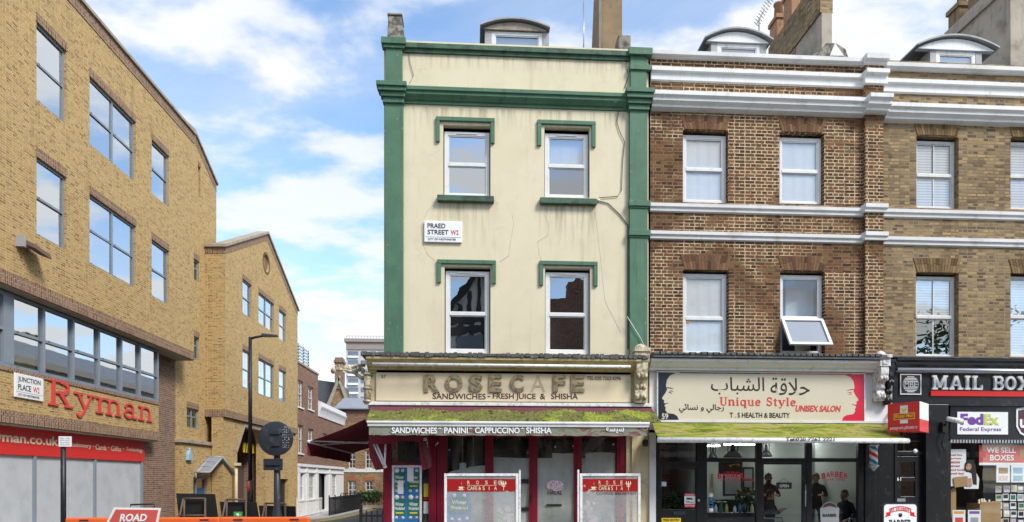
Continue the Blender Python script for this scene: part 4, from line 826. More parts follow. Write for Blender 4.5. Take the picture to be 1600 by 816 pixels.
for u, v in ((.2, .1), (.5, .08), (.8, .12), (.7, .92), (.3, .92)): m.lathe(P1(b0 + W * u, .029, y0 + H * v), [(W * .08, -.002), (W * .08, .003)], 12, 3, 'y')
m.build('poster', ['print_blue', 'print_white', 'print_yellow', 'print_pink', 'print_green'], s1)
s2, P2, a0, a1, z1, pn2 = screen(906, 1001, 740, 'white framed wind screen with etched flowers, next to the cream pier', 14.35, False)
def flowers(s, P, xc, zc, n, seed):
    random.seed(seed); m = MB()
    for i in range(n):
        x, z, r = xc + random.gauss(0, .10), zc + random.gauss(0, .28), random.uniform(.02, .06)
        for k in range(7):
            a = k / 7 * 2 * math.pi + i; m.ppoly(P, [(x, z), (x + r * math.cos(a - .35), z + r * math.sin(a - .35)), (x + 1.3 * r * math.cos(a), z + 1.3 * r * math.sin(a)), (x + r * math.cos(a + .35), z + r * math.sin(a + .35))], .015 - .0004 * i, .0152 - .0004 * i)
    m.build('etched_flowers', 'etched_film', s)
flowers(s2, P2, tx(918, 14.35), tz(918, 795, 14.35), 20, 4); flowers(s1, P1, tx(785, 14.35), tz(785, 800, 14.35), 12, 5)
m = MB(); b0, b1, y0, y1 = R(932, 995, 769, 773, 14.35); m.text(P2, 'COOKED BREAKFAST', b0, b1, y0, y1, .02, .002, .0); m.build('faint_lettering', 'print_brown', s2)
b0, b1, y0, y1 = R(737, 790, 813, 818, 14.35); m = MB(); m.text(P1, 'ALL DAY BREAKFAST', b0, b1, y0 - .08, y1 - .06, .02, .002, .0); m.build('faint_lettering', 'print_cream', s1)

# ================================================================ MIDDLE BRICK HOUSE WITH THE SALON
def terrace_house(name, label, xl, xr, wins_, bricks, wm, mm, zs, style, arches):
    h = thing(name, label, 'building', ((xl + xr) / 2, 18, 0))
    hs = [R(*q) for q in wins_]; ho = [(a[0] - .015, a[1] + .015, a[2] - .01, a[3] + .05) for a in hs]
    m = MB(); m.wall(PT, xl, xr, ZS - .3, zs['top'], ho, .18); m.build('wall', bricks, h)
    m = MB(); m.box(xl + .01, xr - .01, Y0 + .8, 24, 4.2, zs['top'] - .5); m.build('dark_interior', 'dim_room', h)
    m = MB(); m.hexa([(xl, Y0 + .3, zs['top'] - .3), (xr, Y0 + .3, zs['top'] - .3), (xr, 20, zs['top'] + .3), (xl, 20, zs['top'] + .3), (xl, Y0 + .3, zs['top'] - .12), (xr, Y0 + .3, zs['top'] - .12), (xr, 20, zs['top'] + .42), (xl, 20, zs['top'] + .42)]); m.build('roof', 'slate', h)
    m = MB(); m.box(xl + .002, xr - .002, 23.7, 24, -.3, zs['top'] - .3); m.build('rear_wall', 'red_brown_brick', h)
    for q in arches:
        a0, a1, z0, z1 = R(*q); flat_arch(h, PT, a0, a1, z0, z1, .10, wm, mm)
    return h, hs
xm = tx(1013); xr = tx(1366); xe = tx(1760)
mid, hs = terrace_house('brick_house', 'rust brick terrace house with white cornice and four casement windows above the salon', xm + .003, xr,
    [(1068, 1137, 208, 316), (1219, 1287, 212, 318), (1068, 1138, 426, 555), (1220, 1288, 428, 553)], 'rust_brick', 'rust_wedge', 'cream_mortar', {'top': tz(1180, 92)}, 'upvc',
    [(1070, 1135, 181, 203), (1222, 1285, 185, 207), (1070, 1136, 399, 422), (1222, 1286, 401, 423)])
for i, q in enumerate(hs):
    w_ = sash_window(mid, PT, *q, d=.11, fw=.085, rail=.5 if i < 2 else .455, blind=['net_curtain', 'net_curtain', 'paper_blind', None][i], glassm='curtain_glass', open_lower=(i == 3), blind_d=.05, name='window')
    if i == 3:
        a0, a1, z0, z1 = q; zr = z0 + (z1 - z0) * .455 - .03; L_ = 0.82; ang = rad(33)
        m = MB(); fw = .07; A0, A1 = a0 + .03, a1 + .0
        def pv(a, u, d): return (a, Y0 + .09 - math.sin(ang) * u - d * math.cos(ang), zr - math.cos(ang) * u + d * math.sin(ang))
        for (u0, u1, b0, b1) in ((0, L_, A0, A0 + fw), (0, L_, A1 - fw, A1), (0, fw, A0 + fw, A1 - fw), (L_ - fw, L_, A0 + fw, A1 - fw)):
            m.hexa([pv(b0, u1, 0), pv(b1, u1, 0), pv(b1, u0, 0), pv(b0, u0, 0), pv(b0, u1, .05), pv(b1, u1, .05), pv(b1, u0, .05), pv(b0, u0, .05)])
        sa = m.build('open_sash', 'white_frame', w_, bevel=.006)
        m = MB(); m.quad([pv(A0 + fw, L_ - fw, .02), pv(A1 - fw, L_ - fw, .02), pv(A1 - fw, fw, .02), pv(A0 + fw, fw, .02)]); m.build('sash_pane', 'curtain_glass', sa)
        m = MB(); m.quad([pv(A0 + fw, L_ - fw, .012), pv(A1 - fw, L_ - fw, .012), pv(A1 - fw, fw, .012), pv(A0 + fw, fw, .012)]); m.build('sash_film', 'print_grey', sa)
        g = MB(); g.box(a0 + .02, a0 + .30, Y0 + .40, Y0 + .44, z0, z1); g.build('curtain', 'navy_curtain', w_)
        g = MB(); g.box(a0 + .55, a1 - .1, Y0 + .45, Y0 + .47, z0, z0 + .3); g.build('room_blind', 'print_cream', w_); g = MB(); g.box(a0 + .0, a1, Y0 + .5, Y0 + .52, z0 + (z1 - z0) * .47, z1); g.build('curtain', 'net_curtain', w_)
m = MB(); a0, a1, z0, z1 = R(1073, 1078, 497, 504, Y0 + .13); m.box(a0, a1, Y0 + .128, Y0 + .132, z0, z1); m.build('orange_sticker', 'print_orange', mid)
def band(parent, name, pr, a0, a1, mat, retl=0.0, retr=0.0): m = MB(); m.prof(PT, pr, a0, a1, m0=-retl, m1=-retr); return m.build(name, mat, parent)
def cornices(h, xl, xr, px, off, top=True, tm='white_worn'):
    z = lambda y, p=.2: tz(px, y + off, Y0 - p)
    band(h, 'coping', [(.3, z(82)), (-.14, z(83)), (-.14, z(89)), (-.08, z(90)), (-.08, z(92)), (.3, z(92))], xl, xr, tm)
    band(h, 'parapet_band', [(0, z(108) + .02), (-.13, z(108)), (-.13, z(114)), (-.06, z(115)), (-.06, z(126)), (0, z(127))], xl, xr, 'white_render')
    band(h, 'cornice', [(0, z(151) + .05), (-.28, z(151)), (-.28, z(157)), (-.22, z(160)), (-.22, z(164)), (-.13, z(168)), (-.13, z(171)), (-.05, z(173)), (0, z(174))], xl, xr, 'white_render')
def strings(h, xl, xr, px, off):
    for y in (322, 365):
        z = lambda yy: tz(px, yy + off, Y0 - .08)
        band(h, 'string_course', [(0, z(y) + .012), (-.09, z(y)), (-.09, z(y + 5)), (-.05, z(y + 7)), (-.05, z(y + 11)), (0, z(y + 12.5))], xl, xr, 'white_worn')
xpl, xpr = tx(1351, Y0 - .08), tx(1379, Y0 - .08)
cornices(mid, xm + .05, xpl, 1185, -2); strings(mid, xm + .03, xpl, 1185, -1)
# party pilaster between the two brick houses, its mouldings breaking forward
m = MB(); m.pbox(PT, xpl, xpr, ZS - .1, tz(1365, 95), -.11, .001); pp = m.build('party_pilaster', 'rust_brick', mid)
def brk(pr, name, mat='white_render'):
    m = MB(); pr2 = [(d - .13 if d < 0 else d, z) for d, z in pr]; m.prof(PT, pr2, xpl - .05, xpr + .06); m.build(name, mat, pp)
z = lambda y, p=.3: tz(1365, y, Y0 - p)
brk([(.3, z(80)), (-.14, z(81)), (-.14, z(89)), (-.06, z(91)), (-.06, z(94)), (.3, z(94))], 'pilaster_cap', 'white_worn')
brk([(0, z(104)), (-.14, z(105)), (-.14, z(111)), (-.06, z(113)), (-.06, z(125)), (0, z(126))], 'pilaster_band')
brk([(0, z(148)), (-.28, z(149)), (-.28, z(155)), (-.21, z(158)), (-.21, z(163)), (-.12, z(167)), (-.12, z(170)), (-.04, z(172)), (0, z(173))], 'pilaster_capital')
for y in (318, 362): brk([(0, z(y, .2) + .01), (-.09, z(y, .2)), (-.09, z(y + 6, .2)), (-.05, z(y + 8, .2)), (-.05, z(y + 12, .2)), (0, z(y + 13, .2))], 'pilaster_string', 'white_worn')
dormer(mid, 16.6, 1102, 1204, 1122, 1189, 86, 66, 45, 'white_render', 'lead_roof', 'lead_roof')
Yc = 17.0; m = MB(); s0, s1 = tx(1284, Yc), tx(1300, Yc); m.box(s0, s1, Yc, 20, 10.8, 13.6); ch = m.build('chimney', 'cement', mid)
m = MB(); m.box(s0 - .04, s1 + .02, Yc + .0, 20.05, 13.601, 14.6); m.build('chimney_top', 'stock_brick', ch)
m = MB(); m.box(s0 - .02, s0 - .001, Yc + 1.4, 20.0, 12.9, 13.6); m.build('brick_patch', 'stock_brick', ch)
for y, hgt in ((19.5, 15.15), (18.6, 15.3), (17.6, 15.4)):
    m = MB(); x = s0; m.box(x - .02, x + .3, y, y + .5, 14.601, hgt); m.box(x - .06, x + .34, y - .04, y + .54, hgt + .001, hgt + .12); m.lathe((x + .14, y + .25, hgt + .12), [(.14, 0), (.12, .4), (.15, .42), (.15, .47), (.11, .48)], 12); m.build('flue_stack', 'terracotta', ch)
m = MB(); Yk = 16.2; P = front(Yk); m.ppoly(P, [(tx(a, Yk), tz(a, b, Yk)) for a, b in ((1262, 92), (1328, 94), (1322, 76), (1308, 67), (1292, 66), (1284, 76))], 0, .35); m.build('parapet_end', 'old_stone', mid, bevel=.03)
m = MB(); P = front(Yk - .02); m.ppoly(P, [(tx(a, Yk), tz(a, b, Yk)) for a, b in ((1296, 88), (1318, 88), (1304, 68))], -.002, .015); m.build('flashing', 'white_render', mid)
# the salon's shopfront
Ym = 15.06; PM = front(Ym); cl, cr = tx(1018, 14.7), tx(1386, 14.7)
z = tz(1200, 553, 14.6); m = MB(); m.pbox(front(14.6), cl + .02, cr, z - .09, z - .002, .02, .62)
for i in range(40):
    x = cl + .02 + (cr - cl - .1) * i / 40; m.pbox(front(14.6), x, x + .16, z - .03, z + random.uniform(0, .03), .0, .1)
m.build('lead_flashing', 'lead', mid)
zc = tz(1200, 562, 14.7); m = MB(); m.prof(front(14.98), [(.2, zc), (-.30, zc), (-.30, zc - .05), (-.24, zc - .09), (-.18, zc - .15), (-.12, zc - .17), (-.12, zc - .22), (.2, zc - .24)], cl, cr - .05); m.build('shop_cornice', 'white_render', mid)
a0, a1, z0, z1 = R(1015, 1395, 575, 662, 15.0); m = MB(); m.pbox(front(15.0), a0, a1, z0 - .15, zc - .235, .002, .18); m.build('fascia', 'white_render', mid)
corbel(mid, 15.0, 1369, 1385, 556, 626, 'white_carved', .34); 
def posts(parent, px0, px1, py0, py1, mat='shop_black', Y=Ym, d0=0, d1=.1, name='shopfront_post'):
    a0, a1, z0, z1 = R(px0, px1, py0, py1, Y); m = MB(); m.pbox(front(Y), a0, a1, max(z0, .01), z1, d0, d1); return m.build(name, mat, parent, bevel=.005)
posts(mid, 1015, 1025, 676, 900, 'white_worn', 14.95, 0, .25, 'shop_pier')
for q in ((1026, 1031, 680, 900), (1089, 1105, 680, 900), (1182, 1191, 680, 900), (1260, 1269, 680, 900), (1341, 1351, 680, 900)): posts(mid, *q)
posts(mid, 1351, 1367, 680, 900, d0=-.03); posts(mid, 1367, 1398, 640, 900, d0=.02, d1=.16, name='shop_pier')
for q in ((1031, 1089, 721, 730), (1105, 1182, 716, 722), (1191, 1260, 716, 723), (1269, 1341, 716, 722)): posts(mid, *q, d0=.003, d1=.09, name='transom_bar')
for q in ((1105, 1182), (1269, 1341)): posts(mid, q[0], q[1], 832, 900, d0=.003, d1=.09, name='stallriser')
m = MB(); a0, a1, _, _ = R(1026, 1398, 600, 700, Ym); m.pbox(PM, a0, a1, tz(1200, 682, Ym), z0 - .15, .004, .12); m.build('shopfront_head', 'shop_black', mid)
Pg = front(Ym + .05)
for q in ((1031, 1089, 682, 721), (1105, 1182, 682, 716), (1191, 1260, 682, 716), (1269, 1341, 682, 716), (1105, 1182, 722, 832), (1269, 1341, 722, 832)):
    a0, a1, z0, z1 = R(*q, Ym); g = MB(); g.quad([Pg(a0, 0, z0), Pg(a1, 0, z0), Pg(a1, 0, z1), Pg(a0, 0, z1)]); g.build('shop_pane', 'shop_glass', mid)
# house door with letter slot, and the salon's glass door
def glazed_door(parent, px0, px1, py0, pane, extra=None, st=(6, 6, 5)):
    a0, a1, _, z1 = R(px0, px1, py0, 800, Ym); m = MB(); p0, p1, q0, q1 = R(*pane, Ym); D0, D1 = .012, .07
    m.pbox(PM, a0, p0, .02, z1, D0, D1); m.pbox(PM, p1, a1, .02, z1, D0, D1); m.pbox(PM, p0, p1, q1, z1, D0, D1); m.pbox(PM, p0, p1, .02, q0, D0, D1)
    d = m.build('door', 'shop_black', parent, bevel=.004); g = MB(); g.quad([PM(p0, .04, q0), PM(p1, .04, q0), PM(p1, .04, q1), PM(p0, .04, q1)]); g.build('door_pane', 'shop_glass', d); return d
d1 = glazed_door(mid, 1031, 1089, 730.5, (1034, 1087, 733, 796))
m = MB(); a0, a1, z0, z1 = R(1052, 1071, 799, 805, Ym); m.pbox(PM, a0, a1, z0, z1, -.004, .011); m.build('letter_slot', 'dark_grey_metal', d1)
m = MB(); m.lathe(PM(tx(1091, Ym), -.02, tz(1091, 782, Ym)), [(.015, -.03), (.03, -.02), (.03, .0), (.012, .02)], 10, axis='y'); m.build('handle', 'steel', d1)
m = MB(); a0, a1, z0, z1 = R(1070, 1087, 771, 793, Ym); m.pbox(PM, a0, a1, z0, z1, .030, .033, 0); H = z1 - z0; m.pbox(PM, a0, a1, z1 - H * .18, z1, .027, .0295, 1); m.pbox(PM, a0, a1, z0, z0 + H * .24, .027, .0295, 1)
m.pbox(PM, a0 + .05, a0 + .15, z0 + H * .55, z0 + H * .68, .027, .0295, 2); m.ppoly(PM, [(a0 + .14, z0 + H * .52), (a0 + .20, z0 + H * .58), (a0 + .17, z0 + H * .68)], .0265, .0295, 2); m.pbox(PM, a0 + .03, a0 + .12, z0 + H * .40, z0 + H * .44, .027, .0295, 2)
m.text(PM, 'WARNING', a0 + .02, a1 - .02, z1 - H * .14, z1 - H * .05, .027, .002, .02, mi=0); m.text(PM, 'CCTV IN USE', a0 + .02, a1 - .02, z0 + H * .06, z0 + H * .17, .027, .002, .02, mi=0); m.text(PM, 'CUSTOMERS', a0 + .03, a1 - .03, z0 + H * .30, z0 + H * .36, .030, .002, .01, mi=2)
m.build('camera_notice', ['print_white', 'salon_red', 'print_black'], d1)
m = MB(); a0, a1, z0, z1 = R(1034, 1064, 809.5, 822, Ym); m.pbox(PM, a0, a1, z0, z1, .004, .008, 0); m.text(PM, 'FREE ENTRY', a0 + .03, a1 - .03, z1 - .07, z1 - .02, .004, .002, .02, mi=1); m.text(PM, 'NO CASH KEPT', a0 + .03, a1 - .03, z1 - .14, z1 - .09, .004, .002, .02, mi=1); m.build('yellow_notice', ['print_yellow', 'print_brown'], d1)
m = MB(); a0, a1, z0, z1 = R(1034, 1042, 753, 760, Ym); m.pbox(PM, a0, a1, z0, z1, .042, .044); m.build('paper_note', 'print_white', d1)
d2 = glazed_door(mid, 1191, 1260, 723, (1194, 1254, 726, 850))
m = MB(); a0, a1, z0, z1 = R(1215, 1239, 754, 764, Ym); m.pbox(PM, a0, a1, z0, z1, .06, .075, 0); m.text(PM, 'OPEN', a0 + .07, a1 - .07, z0 + .03, z0 + .10, .06, .002, .025, mi=1); m.tube([PM(a0 + .05, .07, z1), PM((a0 + a1) / 2, .07, z1 + .1), PM(a1 - .05, .07, z1)], .004, 5, 0); m.build('open_sign', ['print_black', 'print_white'], d2)
m = MB(); m.tube([PM(tx(1257, Ym), -.05, 1.0), PM(tx(1257, Ym), -.05, 1.5)], .014, 8); m.build('handle', 'steel', d2)
# arched red lettering on the glass
def arc_text(m, P, s, pxc, pyc, wpx, hpx, rise, d, mi=0):
    n = len(s)
    for i, ch in enumerate(s):
        if ch == ' ': continue
        f = (i + .5) / n * 2 - 1; cx_ = pxc + f * wpx / 2; y = pyc + rise * f * f; cw = wpx / n * (.4 if ch == 'I' else .86)
        b0, b1, y0, y1 = R(cx_ - cw / 2, cx_ + cw / 2, y - hpx / 2, y + hpx / 2, Ym); m.text(P, ch, b0, b1, y0, y1, d, .002, .03, mi=mi)
m = MB(); arc_text(m, Pg, 'BARBER', 1143, 741, 42, 9, 4, -.004); arc_text(m, Pg, 'HAIR CUTS', 1143, 749, 30, 3.5, 1.5, -.004); m.build('window_lettering', 'salon_red', mid)
m = MB(); arc_text(m, Pg, 'BARBER', 1306, 741, 42, 9, 4, -.004); arc_text(m, Pg, 'HAIR CUTS', 1306, 749, 30, 3.5, 1.5, -.004); m.build('window_lettering', 'salon_red', mid)
m = MB()
for i, (py, mi) in enumerate(((774, 0), (781, 1), (787, 1), (791, 1), (797, 0))): m.lathe(Pg(tx(1112, Ym), -.006, tz(1112, py, Ym)), [(.055, -.002), (.055, .002)], 12, mi, 'y')
m.build('round_sticker', ['print_white', 'print_blue'], mid)
# shield sticker on the far pane
m = MB(); cc = lambda pts: [(tx(a, Ym), tz(a, b, Ym)) for a, b in pts]
m.ppoly(Pg, cc([(1284, 816), (1312, 816), (1313, 795), (1306, 787), (1298, 784), (1290, 787), (1283, 795)]), -.006, -.003, 0); m.ppoly(Pg, cc([(1286, 794), (1290, 788), (1298, 785.5), (1306, 788), (1310, 794), (1298, 791)]), -.009, -.0065, 1); m.text(Pg, 'BARBER', tx(1287, Ym), tx(1309, Ym), tz(1298, 808, Ym), tz(1298, 803, Ym), -.006, .002, .03, mi=2)
m.build('shield_sticker', ['print_grey', 'print_brown', 'print_black'], mid)
# room
rx0, rx1 = tx(1092, 15.3), tx(1350, 15.3) + .25; yR = 23.6
m = MB(); m.box(rx0, rx1, yR, yR + .1, 0, 2.9); m.box(rx0 - .1, rx0, Ym + .11, yR, 0, 2.9); m.box(rx1, rx1 + .1, Ym + .11, yR, 0, 2.9); m.box(rx0, rx1, Ym + .13, yR, 2.8, 2.9); m.build('salon_room', 'white_room', mid)
m = MB(); m.box(tx(1026, Ym), rx1, Ym + .02, yR, -.03, .012); m.build('salon_floor', 'tile_floor', mid)
m = MB(); m.box(tx(1028, Ym), rx0 - .11, 16.6, 16.7, 0, 3.3); m.build('passage_wall', 'dim_room', mid); m = MB(); m.box(tx(1030, Ym) - .08, tx(1030, Ym), Ym + .11, 16.6, 0, 3.3); m.box(tx(1030, 16), tx(1050, 16), 16.2, 16.5, .0, 3.2); m.build('passage_brick', 'red_brown_brick', mid)
m = MB(); m.box(rx0, rx0 + .3, 17, yR, 2.3, 2.36); m.box(rx0 + 1.2, rx0 + 1.55, yR - .35, yR, 0, 3.2); m.box(rx0 + 2.7, rx0 + 2.95, yR - .35, yR, 0, 3.2); m.build('room_pier', 'white_room', mid)
# ---------------------------------------------------------------- salon sign and awning
Yq = 14.94; PQ = front(Yq)
ss = thing('salon_sign', 'cream salon sign with a dark profile face at one end, red at the other', 'shop sign', (tx(1188, Yq), Yq, tz(1188, 660, Yq)))
q0, q1, z0, z1 = R(1028, 1350, 583, 659, Yq); m = MB(); m.pbox(PQ, q0, q1, z0, z1, 0, .055, 0); m.build('sign_board', 'salon_cream', ss)
m = MB(); b = .022
m.pbox(PQ, q0 - b, q0, z0 - b, z1 + b, -.015, .056); m.pbox(PQ, q1, q1 + b, z0 - b, z1 + b, -.015, .056); m.pbox(PQ, q0, q1, z1, z1 + b, -.015, .056); m.pbox(PQ, q0, q1, z0 - b, z0, -.015, .056); m.build('sign_frame', 'white_metal', ss)
def fpts(pts): return [(tx(a, Yq), tz(1188, b, Yq)) for a, b in pts]
# profile outlines: forehead, nose, lips, chin (the coloured ground lies outside the face)
facel = [(1056, 584.2), (1047, 588), (1042, 595), (1040.5, 604), (1042.5, 609), (1040, 615), (1035, 622), (1034.5, 624.5), (1038, 627), (1037, 630), (1040, 632), (1038, 635), (1040, 637.5), (1039.5, 642), (1043, 646.5), (1053, 648), (1058, 651), (1061, 658)]
m = MB(); m.ppoly(PQ, fpts([(1028.3, 658.3)] + [(1028.3, 583.6)] + facel), -.004, -.001, 0); m.pbox(PQ, tx(1062, Yq), tx(1189, Yq), z1 - .022, z1 - .003, -.0035, -.001); m.pbox(PQ, tx(1063, Yq), tx(1149, Yq), z0 + .003, z0 + .02, -.0035, -.001); m.build('dark_profile', 'salon_navy', ss)
facer = [(2 * 1189 - a, b) for a, b in facel]
m = MB(); m.ppoly(PQ, fpts([(1349.7, 658.3)] + [(1349.7, 583.6)] + [(a - 2 if a < 1345 else a, b) for a, b in facer]), -.004, -.001, 0); a0, a1 = tx(1200, Yq), tx(1348, Yq)
m.pbox(PQ, tx(1190, Yq), tx(1330, Yq), z1 - .022, z1 - .003, -.0035, -.001); m.pbox(PQ, tx(1150, Yq), tx(1318, Yq), z0 + .003, z0 + .02, -.0035, -.001); m.build('red_profile', 'salon_red', ss)
m = MB()
for s in (0, 1):
    mr_ = (lambda p: (2 * 1189 - p[0] - 2, p[1])) if s else (lambda p: p)
    for a, b_, r in (((1043, 607), (1052, 609), .010), ((1045, 614), (1050, 616), .008), ((1040, 632), (1045, 631), .007), ((1046, 612), (1052, 613), .006)):
        p, qq = fpts([mr_(a)])[0], fpts([mr_(b_)])[0]; m.tube([PQ(p[0], -.004, p[1]), PQ((p[0] + qq[0]) / 2, -.004, (p[1] + qq[1]) / 2 + .008), PQ(qq[0], -.004, qq[1])], r, 6, s, r1=r * .4)
m.build('face_line', ['salon_navy', 'salon_red'], ss)
m = MB()
def st(s, p0, p1, y0, y1, mi, bo=.0, sh=.0):
    b0, b1, c0, c1 = R(p0, p1, y0, y1, Yq); c0, c1 = tz(1188, y1, Yq), tz(1188, y0, Yq); m = MB(); m.text(PQ, s, b0, b1, c0, c1, 0, .003, bo, sh); m.build('sign_lettering', ['print_black', 'red_letter', 'print_black', 'print_cream'][mi], ss)
AR1 = '\ufe8f\ufe8e\ufe92\ufeb8\ufedf\ufe8d'; AR2 = '\ufe94\ufed7\ufefc\ufea3'
st(AR1, 1111, 1194, 590, 617, 0, .0); st(AR2, 1204, 1265, 590, 617, 0, .0)
st('UNISEX SALON', 1243, 1314, 633, 643, 1, .035, .22); st('T . S HEALTH & BEAUTY', 1140, 1234, 645, 653, 2, .015)
st('59', 1034, 1044, 647, 656, 3, .02)
AR3 = '\ufef2\ufe8b\ufe8e\ufeb4\ufee7 \ufeed \ufef2\ufedf\ufe8e\ufe9f\ufead'
st(AR3, 1061, 1131, 632, 646, 2, .01)
# slab and bracketed letters drawn stroke by stroke: unit box, x to the right, y up, baseline 0, cap 1
def arcp(cx, cy, rx, ry, a0, a1, n=14): return [(cx + rx * math.cos(rad(a0 + (a1 - a0) * i / n)), cy + ry * math.sin(rad(a0 + (a1 - a0) * i / n))) for i in range(n + 1)]
S = .17; T_ = .075
def V(x, y0=0, y1=1, w=S): return ([(x, y0), (x, y1)], w)
def Hs(x0, x1, y, w=T_): return ([(x0, y), (x1, y)], w)
LET = {
 'R': (.82, [V(.2), Hs(.04, .36, .04), Hs(.04, .4, .96), (arcp(.42, .74, .26, .22, 90, -90), .14), Hs(.2, .42, .96), Hs(.2, .42, .52), ([(.42, .5), (.66, .08)], .16), Hs(.56, .84, .04)]),
 'y': (.72, [([(.14, .66), (.38, .06)], .14), ([(.62, .66), (.38, .04), (.26, -.22)], .09), (arcp(.19, -.19, .07, .07, 0, -200, 8), .09), Hs(.0, .3, .66), Hs(.48, .74, .66)]),
 'm': (1.06, [V(.16, 0, .66, .14), V(.54, 0, .5, .14), V(.92, 0, .5, .14), (arcp(.35, .46, .19, .2, 170, 0), .09), (arcp(.73, .46, .19, .2, 170, 0), .09), Hs(.02, .30, .035), Hs(.42, .66, .035), Hs(.80, 1.06, .035), Hs(.02, .2, .65)]),
 'a': (.66, [V(.46, .06, .46, .14), (arcp(.30, .46, .17, .2, 150, 0), .09), (arcp(.28, .2, .19, .17, 30, 330), .10), Hs(.46, .66, .035), (arcp(.14, .50, .03, .03, 0, 300, 8), .07)]),
 'n': (.72, [V(.16, 0, .66, .14), V(.56, 0, .46, .14), (arcp(.36, .44, .2, .22, 170, 0), .09), Hs(.02, .30, .035), Hs(.44, .70, .035), Hs(.02, .2, .65)]),
 'U': (.84, [V(.2, .3, 1, .15), V(.66, .3, 1, .08), (arcp(.43, .3, .23, .27, 180, 360), .10), Hs(.04, .36, .96, .05), Hs(.54, .8, .96, .05)]),
 'i': (.36, [V(.18, 0, .66, .14), Hs(.04, .34, .025, .05), Hs(.06, .2, .65, .05), (arcp(.18, .86, .04, .04, 0, 330, 8), .09)]),
 'q': (.72, [(arcp(.34, .34, .22, .31, 20, 340), .10), V(.56, -.28, .66, .14), Hs(.42, .7, -.27, .05)]),
 'u': (.72, [V(.16, .2, .66, .14), V(.54, 0, .66, .14), (arcp(.34, .2, .19, .18, 190, 350), .09), Hs(.02, .2, .65, .05), Hs(.42, .56, .65, .05), Hs(.54, .70, .025, .05)]),
 'e': (.62, [(arcp(.32, .33, .21, .3, 5, 320), .11), Hs(.12, .52, .36, .06)]),
 'S': (.66, [(arcp(.33, .74, .2, .22, 20, 270), .12), (arcp(.33, .27, .22, .24, 90, -160), .12), V(.54, .7, .98, .05), V(.1, .02, .3, .05)]),
 't': (.44, [V(.2, .1, .86, .13), (arcp(.3, .12, .1, .1, 180, 320, 8), .08), Hs(.04, .4, .63, .05)]),
 'l': (.36, [V(.18, 0, 1, .14), Hs(.04, .34, .025, .05), Hs(.06, .2, .98, .05)]),
 'M': (1.1, [V(.2, 0, 1, .17), V(.9, 0, 1, .17), ([(.22, 1), (.55, .16)], .17), ([(.88, 1), (.55, .16)], .17), Hs(.03, .38, .06, .13), Hs(.72, 1.07, .06, .13), Hs(.03, .24, .94, .13), Hs(.86, 1.07, .94, .13)]),
 'A': (.98, [([(.18, .02), (.47, .98)], .17), ([(.8, .02), (.51, .98)], .17), Hs(.28, .7, .33, .13), Hs(.03, .36, .06, .13), Hs(.62, .95, .06, .13)]),
 'I': (.44, [V(.22, 0, 1, .18), Hs(.05, .39, .06, .13), Hs(.05, .39, .94, .13)]),
 'L': (.78, [V(.22, 0, 1, .18), Hs(.05, .74, .06, .13), Hs(.05, .4, .94, .13), V(.69, .06, .34, .12)]),
 'B': (.84, [V(.22, 0, 1, .18), Hs(.05, .5, .06, .13), Hs(.05, .5, .94, .13), Hs(.2, .5, .52, .12), (arcp(.5, .73, .22, .21, 90, -90), .16), (arcp(.5, .28, .25, .22, 90, -90), .16)]),
 'O': (.94, [(arcp(.47, .5, .33, .42, 0, 360, 26), .17)]),
 'X': (.96, [([(.18, .04), (.78, .96)], .17), ([(.78, .04), (.18, .96)], .18), Hs(.03, .36, .06, .13), Hs(.6, .93, .06, .13), Hs(.03, .36, .94, .13), Hs(.6, .93, .94, .13)]),
}
def stroke_word(m, P, word, a0, a1, z0, h, d, depth=.04, mi=0, gap=.06, wt=1.0):
    tot = sum(LET[c][0] + gap if c != ' ' else .5 for c in word) - gap; sx = (a1 - a0) / tot; x = 0; k = 0
    for c in word:
        if c == ' ': x += .5; continue
        wd, sts = LET[c]
        for pts, w in sts:
            k += 1; dd = d - depth - .0006 * (k % 9); L_ = []; R_ = []
            q = [((p[0] + x) * sx, p[1] * h) for p in pts]; closed = len(q) > 2 and math.dist(q[0], q[-1]) < 1e-6
            for i, p in enumerate(q):
                A = q[i - 1] if i else (q[-2] if closed else p); B = q[i + 1] if i < len(q) - 1 else (q[1] if closed else p)
                tx_, tz_ = B[0] - A[0], B[1] - A[1]; l = math.hypot(tx_, tz_) or 1; wx, wz = w / 2 * sx, w / 2 * h; wv = (wx + wz) / 2 * wt
                nx_, nz_ = -tz_ / l * wv, tx_ / l * wv; L_.append((p[0] + nx_, p[1] + nz_)); R_.append((p[0] - nx_, p[1] - nz_))
            for i in range(len(q) - 1):
                m.ppoly(P, [(a0 + u, z0 + v) for u, v in (R_[i], R_[i + 1], L_[i + 1], L_[i])], dd, d, mi)
        x += wd + gap
m = MB(); b0, b1, c0, c1 = R(1124, 1244, 621, 635, Yq); stroke_word(m, PQ, 'Unique', tx(1124, Yq), tx(1189, Yq), tz(1188, 634, Yq), tz(1188, 621, Yq) - tz(1188, 634, Yq), -.001, .003, wt=1.25); stroke_word(m, PQ, 'Style', tx(1197, Yq), tx(1244, Yq), tz(1188, 634, Yq), tz(1188, 621, Yq) - tz(1188, 634, Yq), -.001, .003, wt=1.25); m.build('salon_name', 'red_letter', ss)
Ya, Yb = 14.95, 13.95; za, zb2 = tz(1215, 661, Ya), tz(1215, 685, Yb); xa, xb = tx(1029, Yb), tx(1416, Yb)
aw2 = thing('salon_awning', 'green algae stained awning with a white roller bar below the salon sign', 'awning', ((xa + xb) / 2, Ya, za))
m = MB(); n, k = 50, 8; g = []
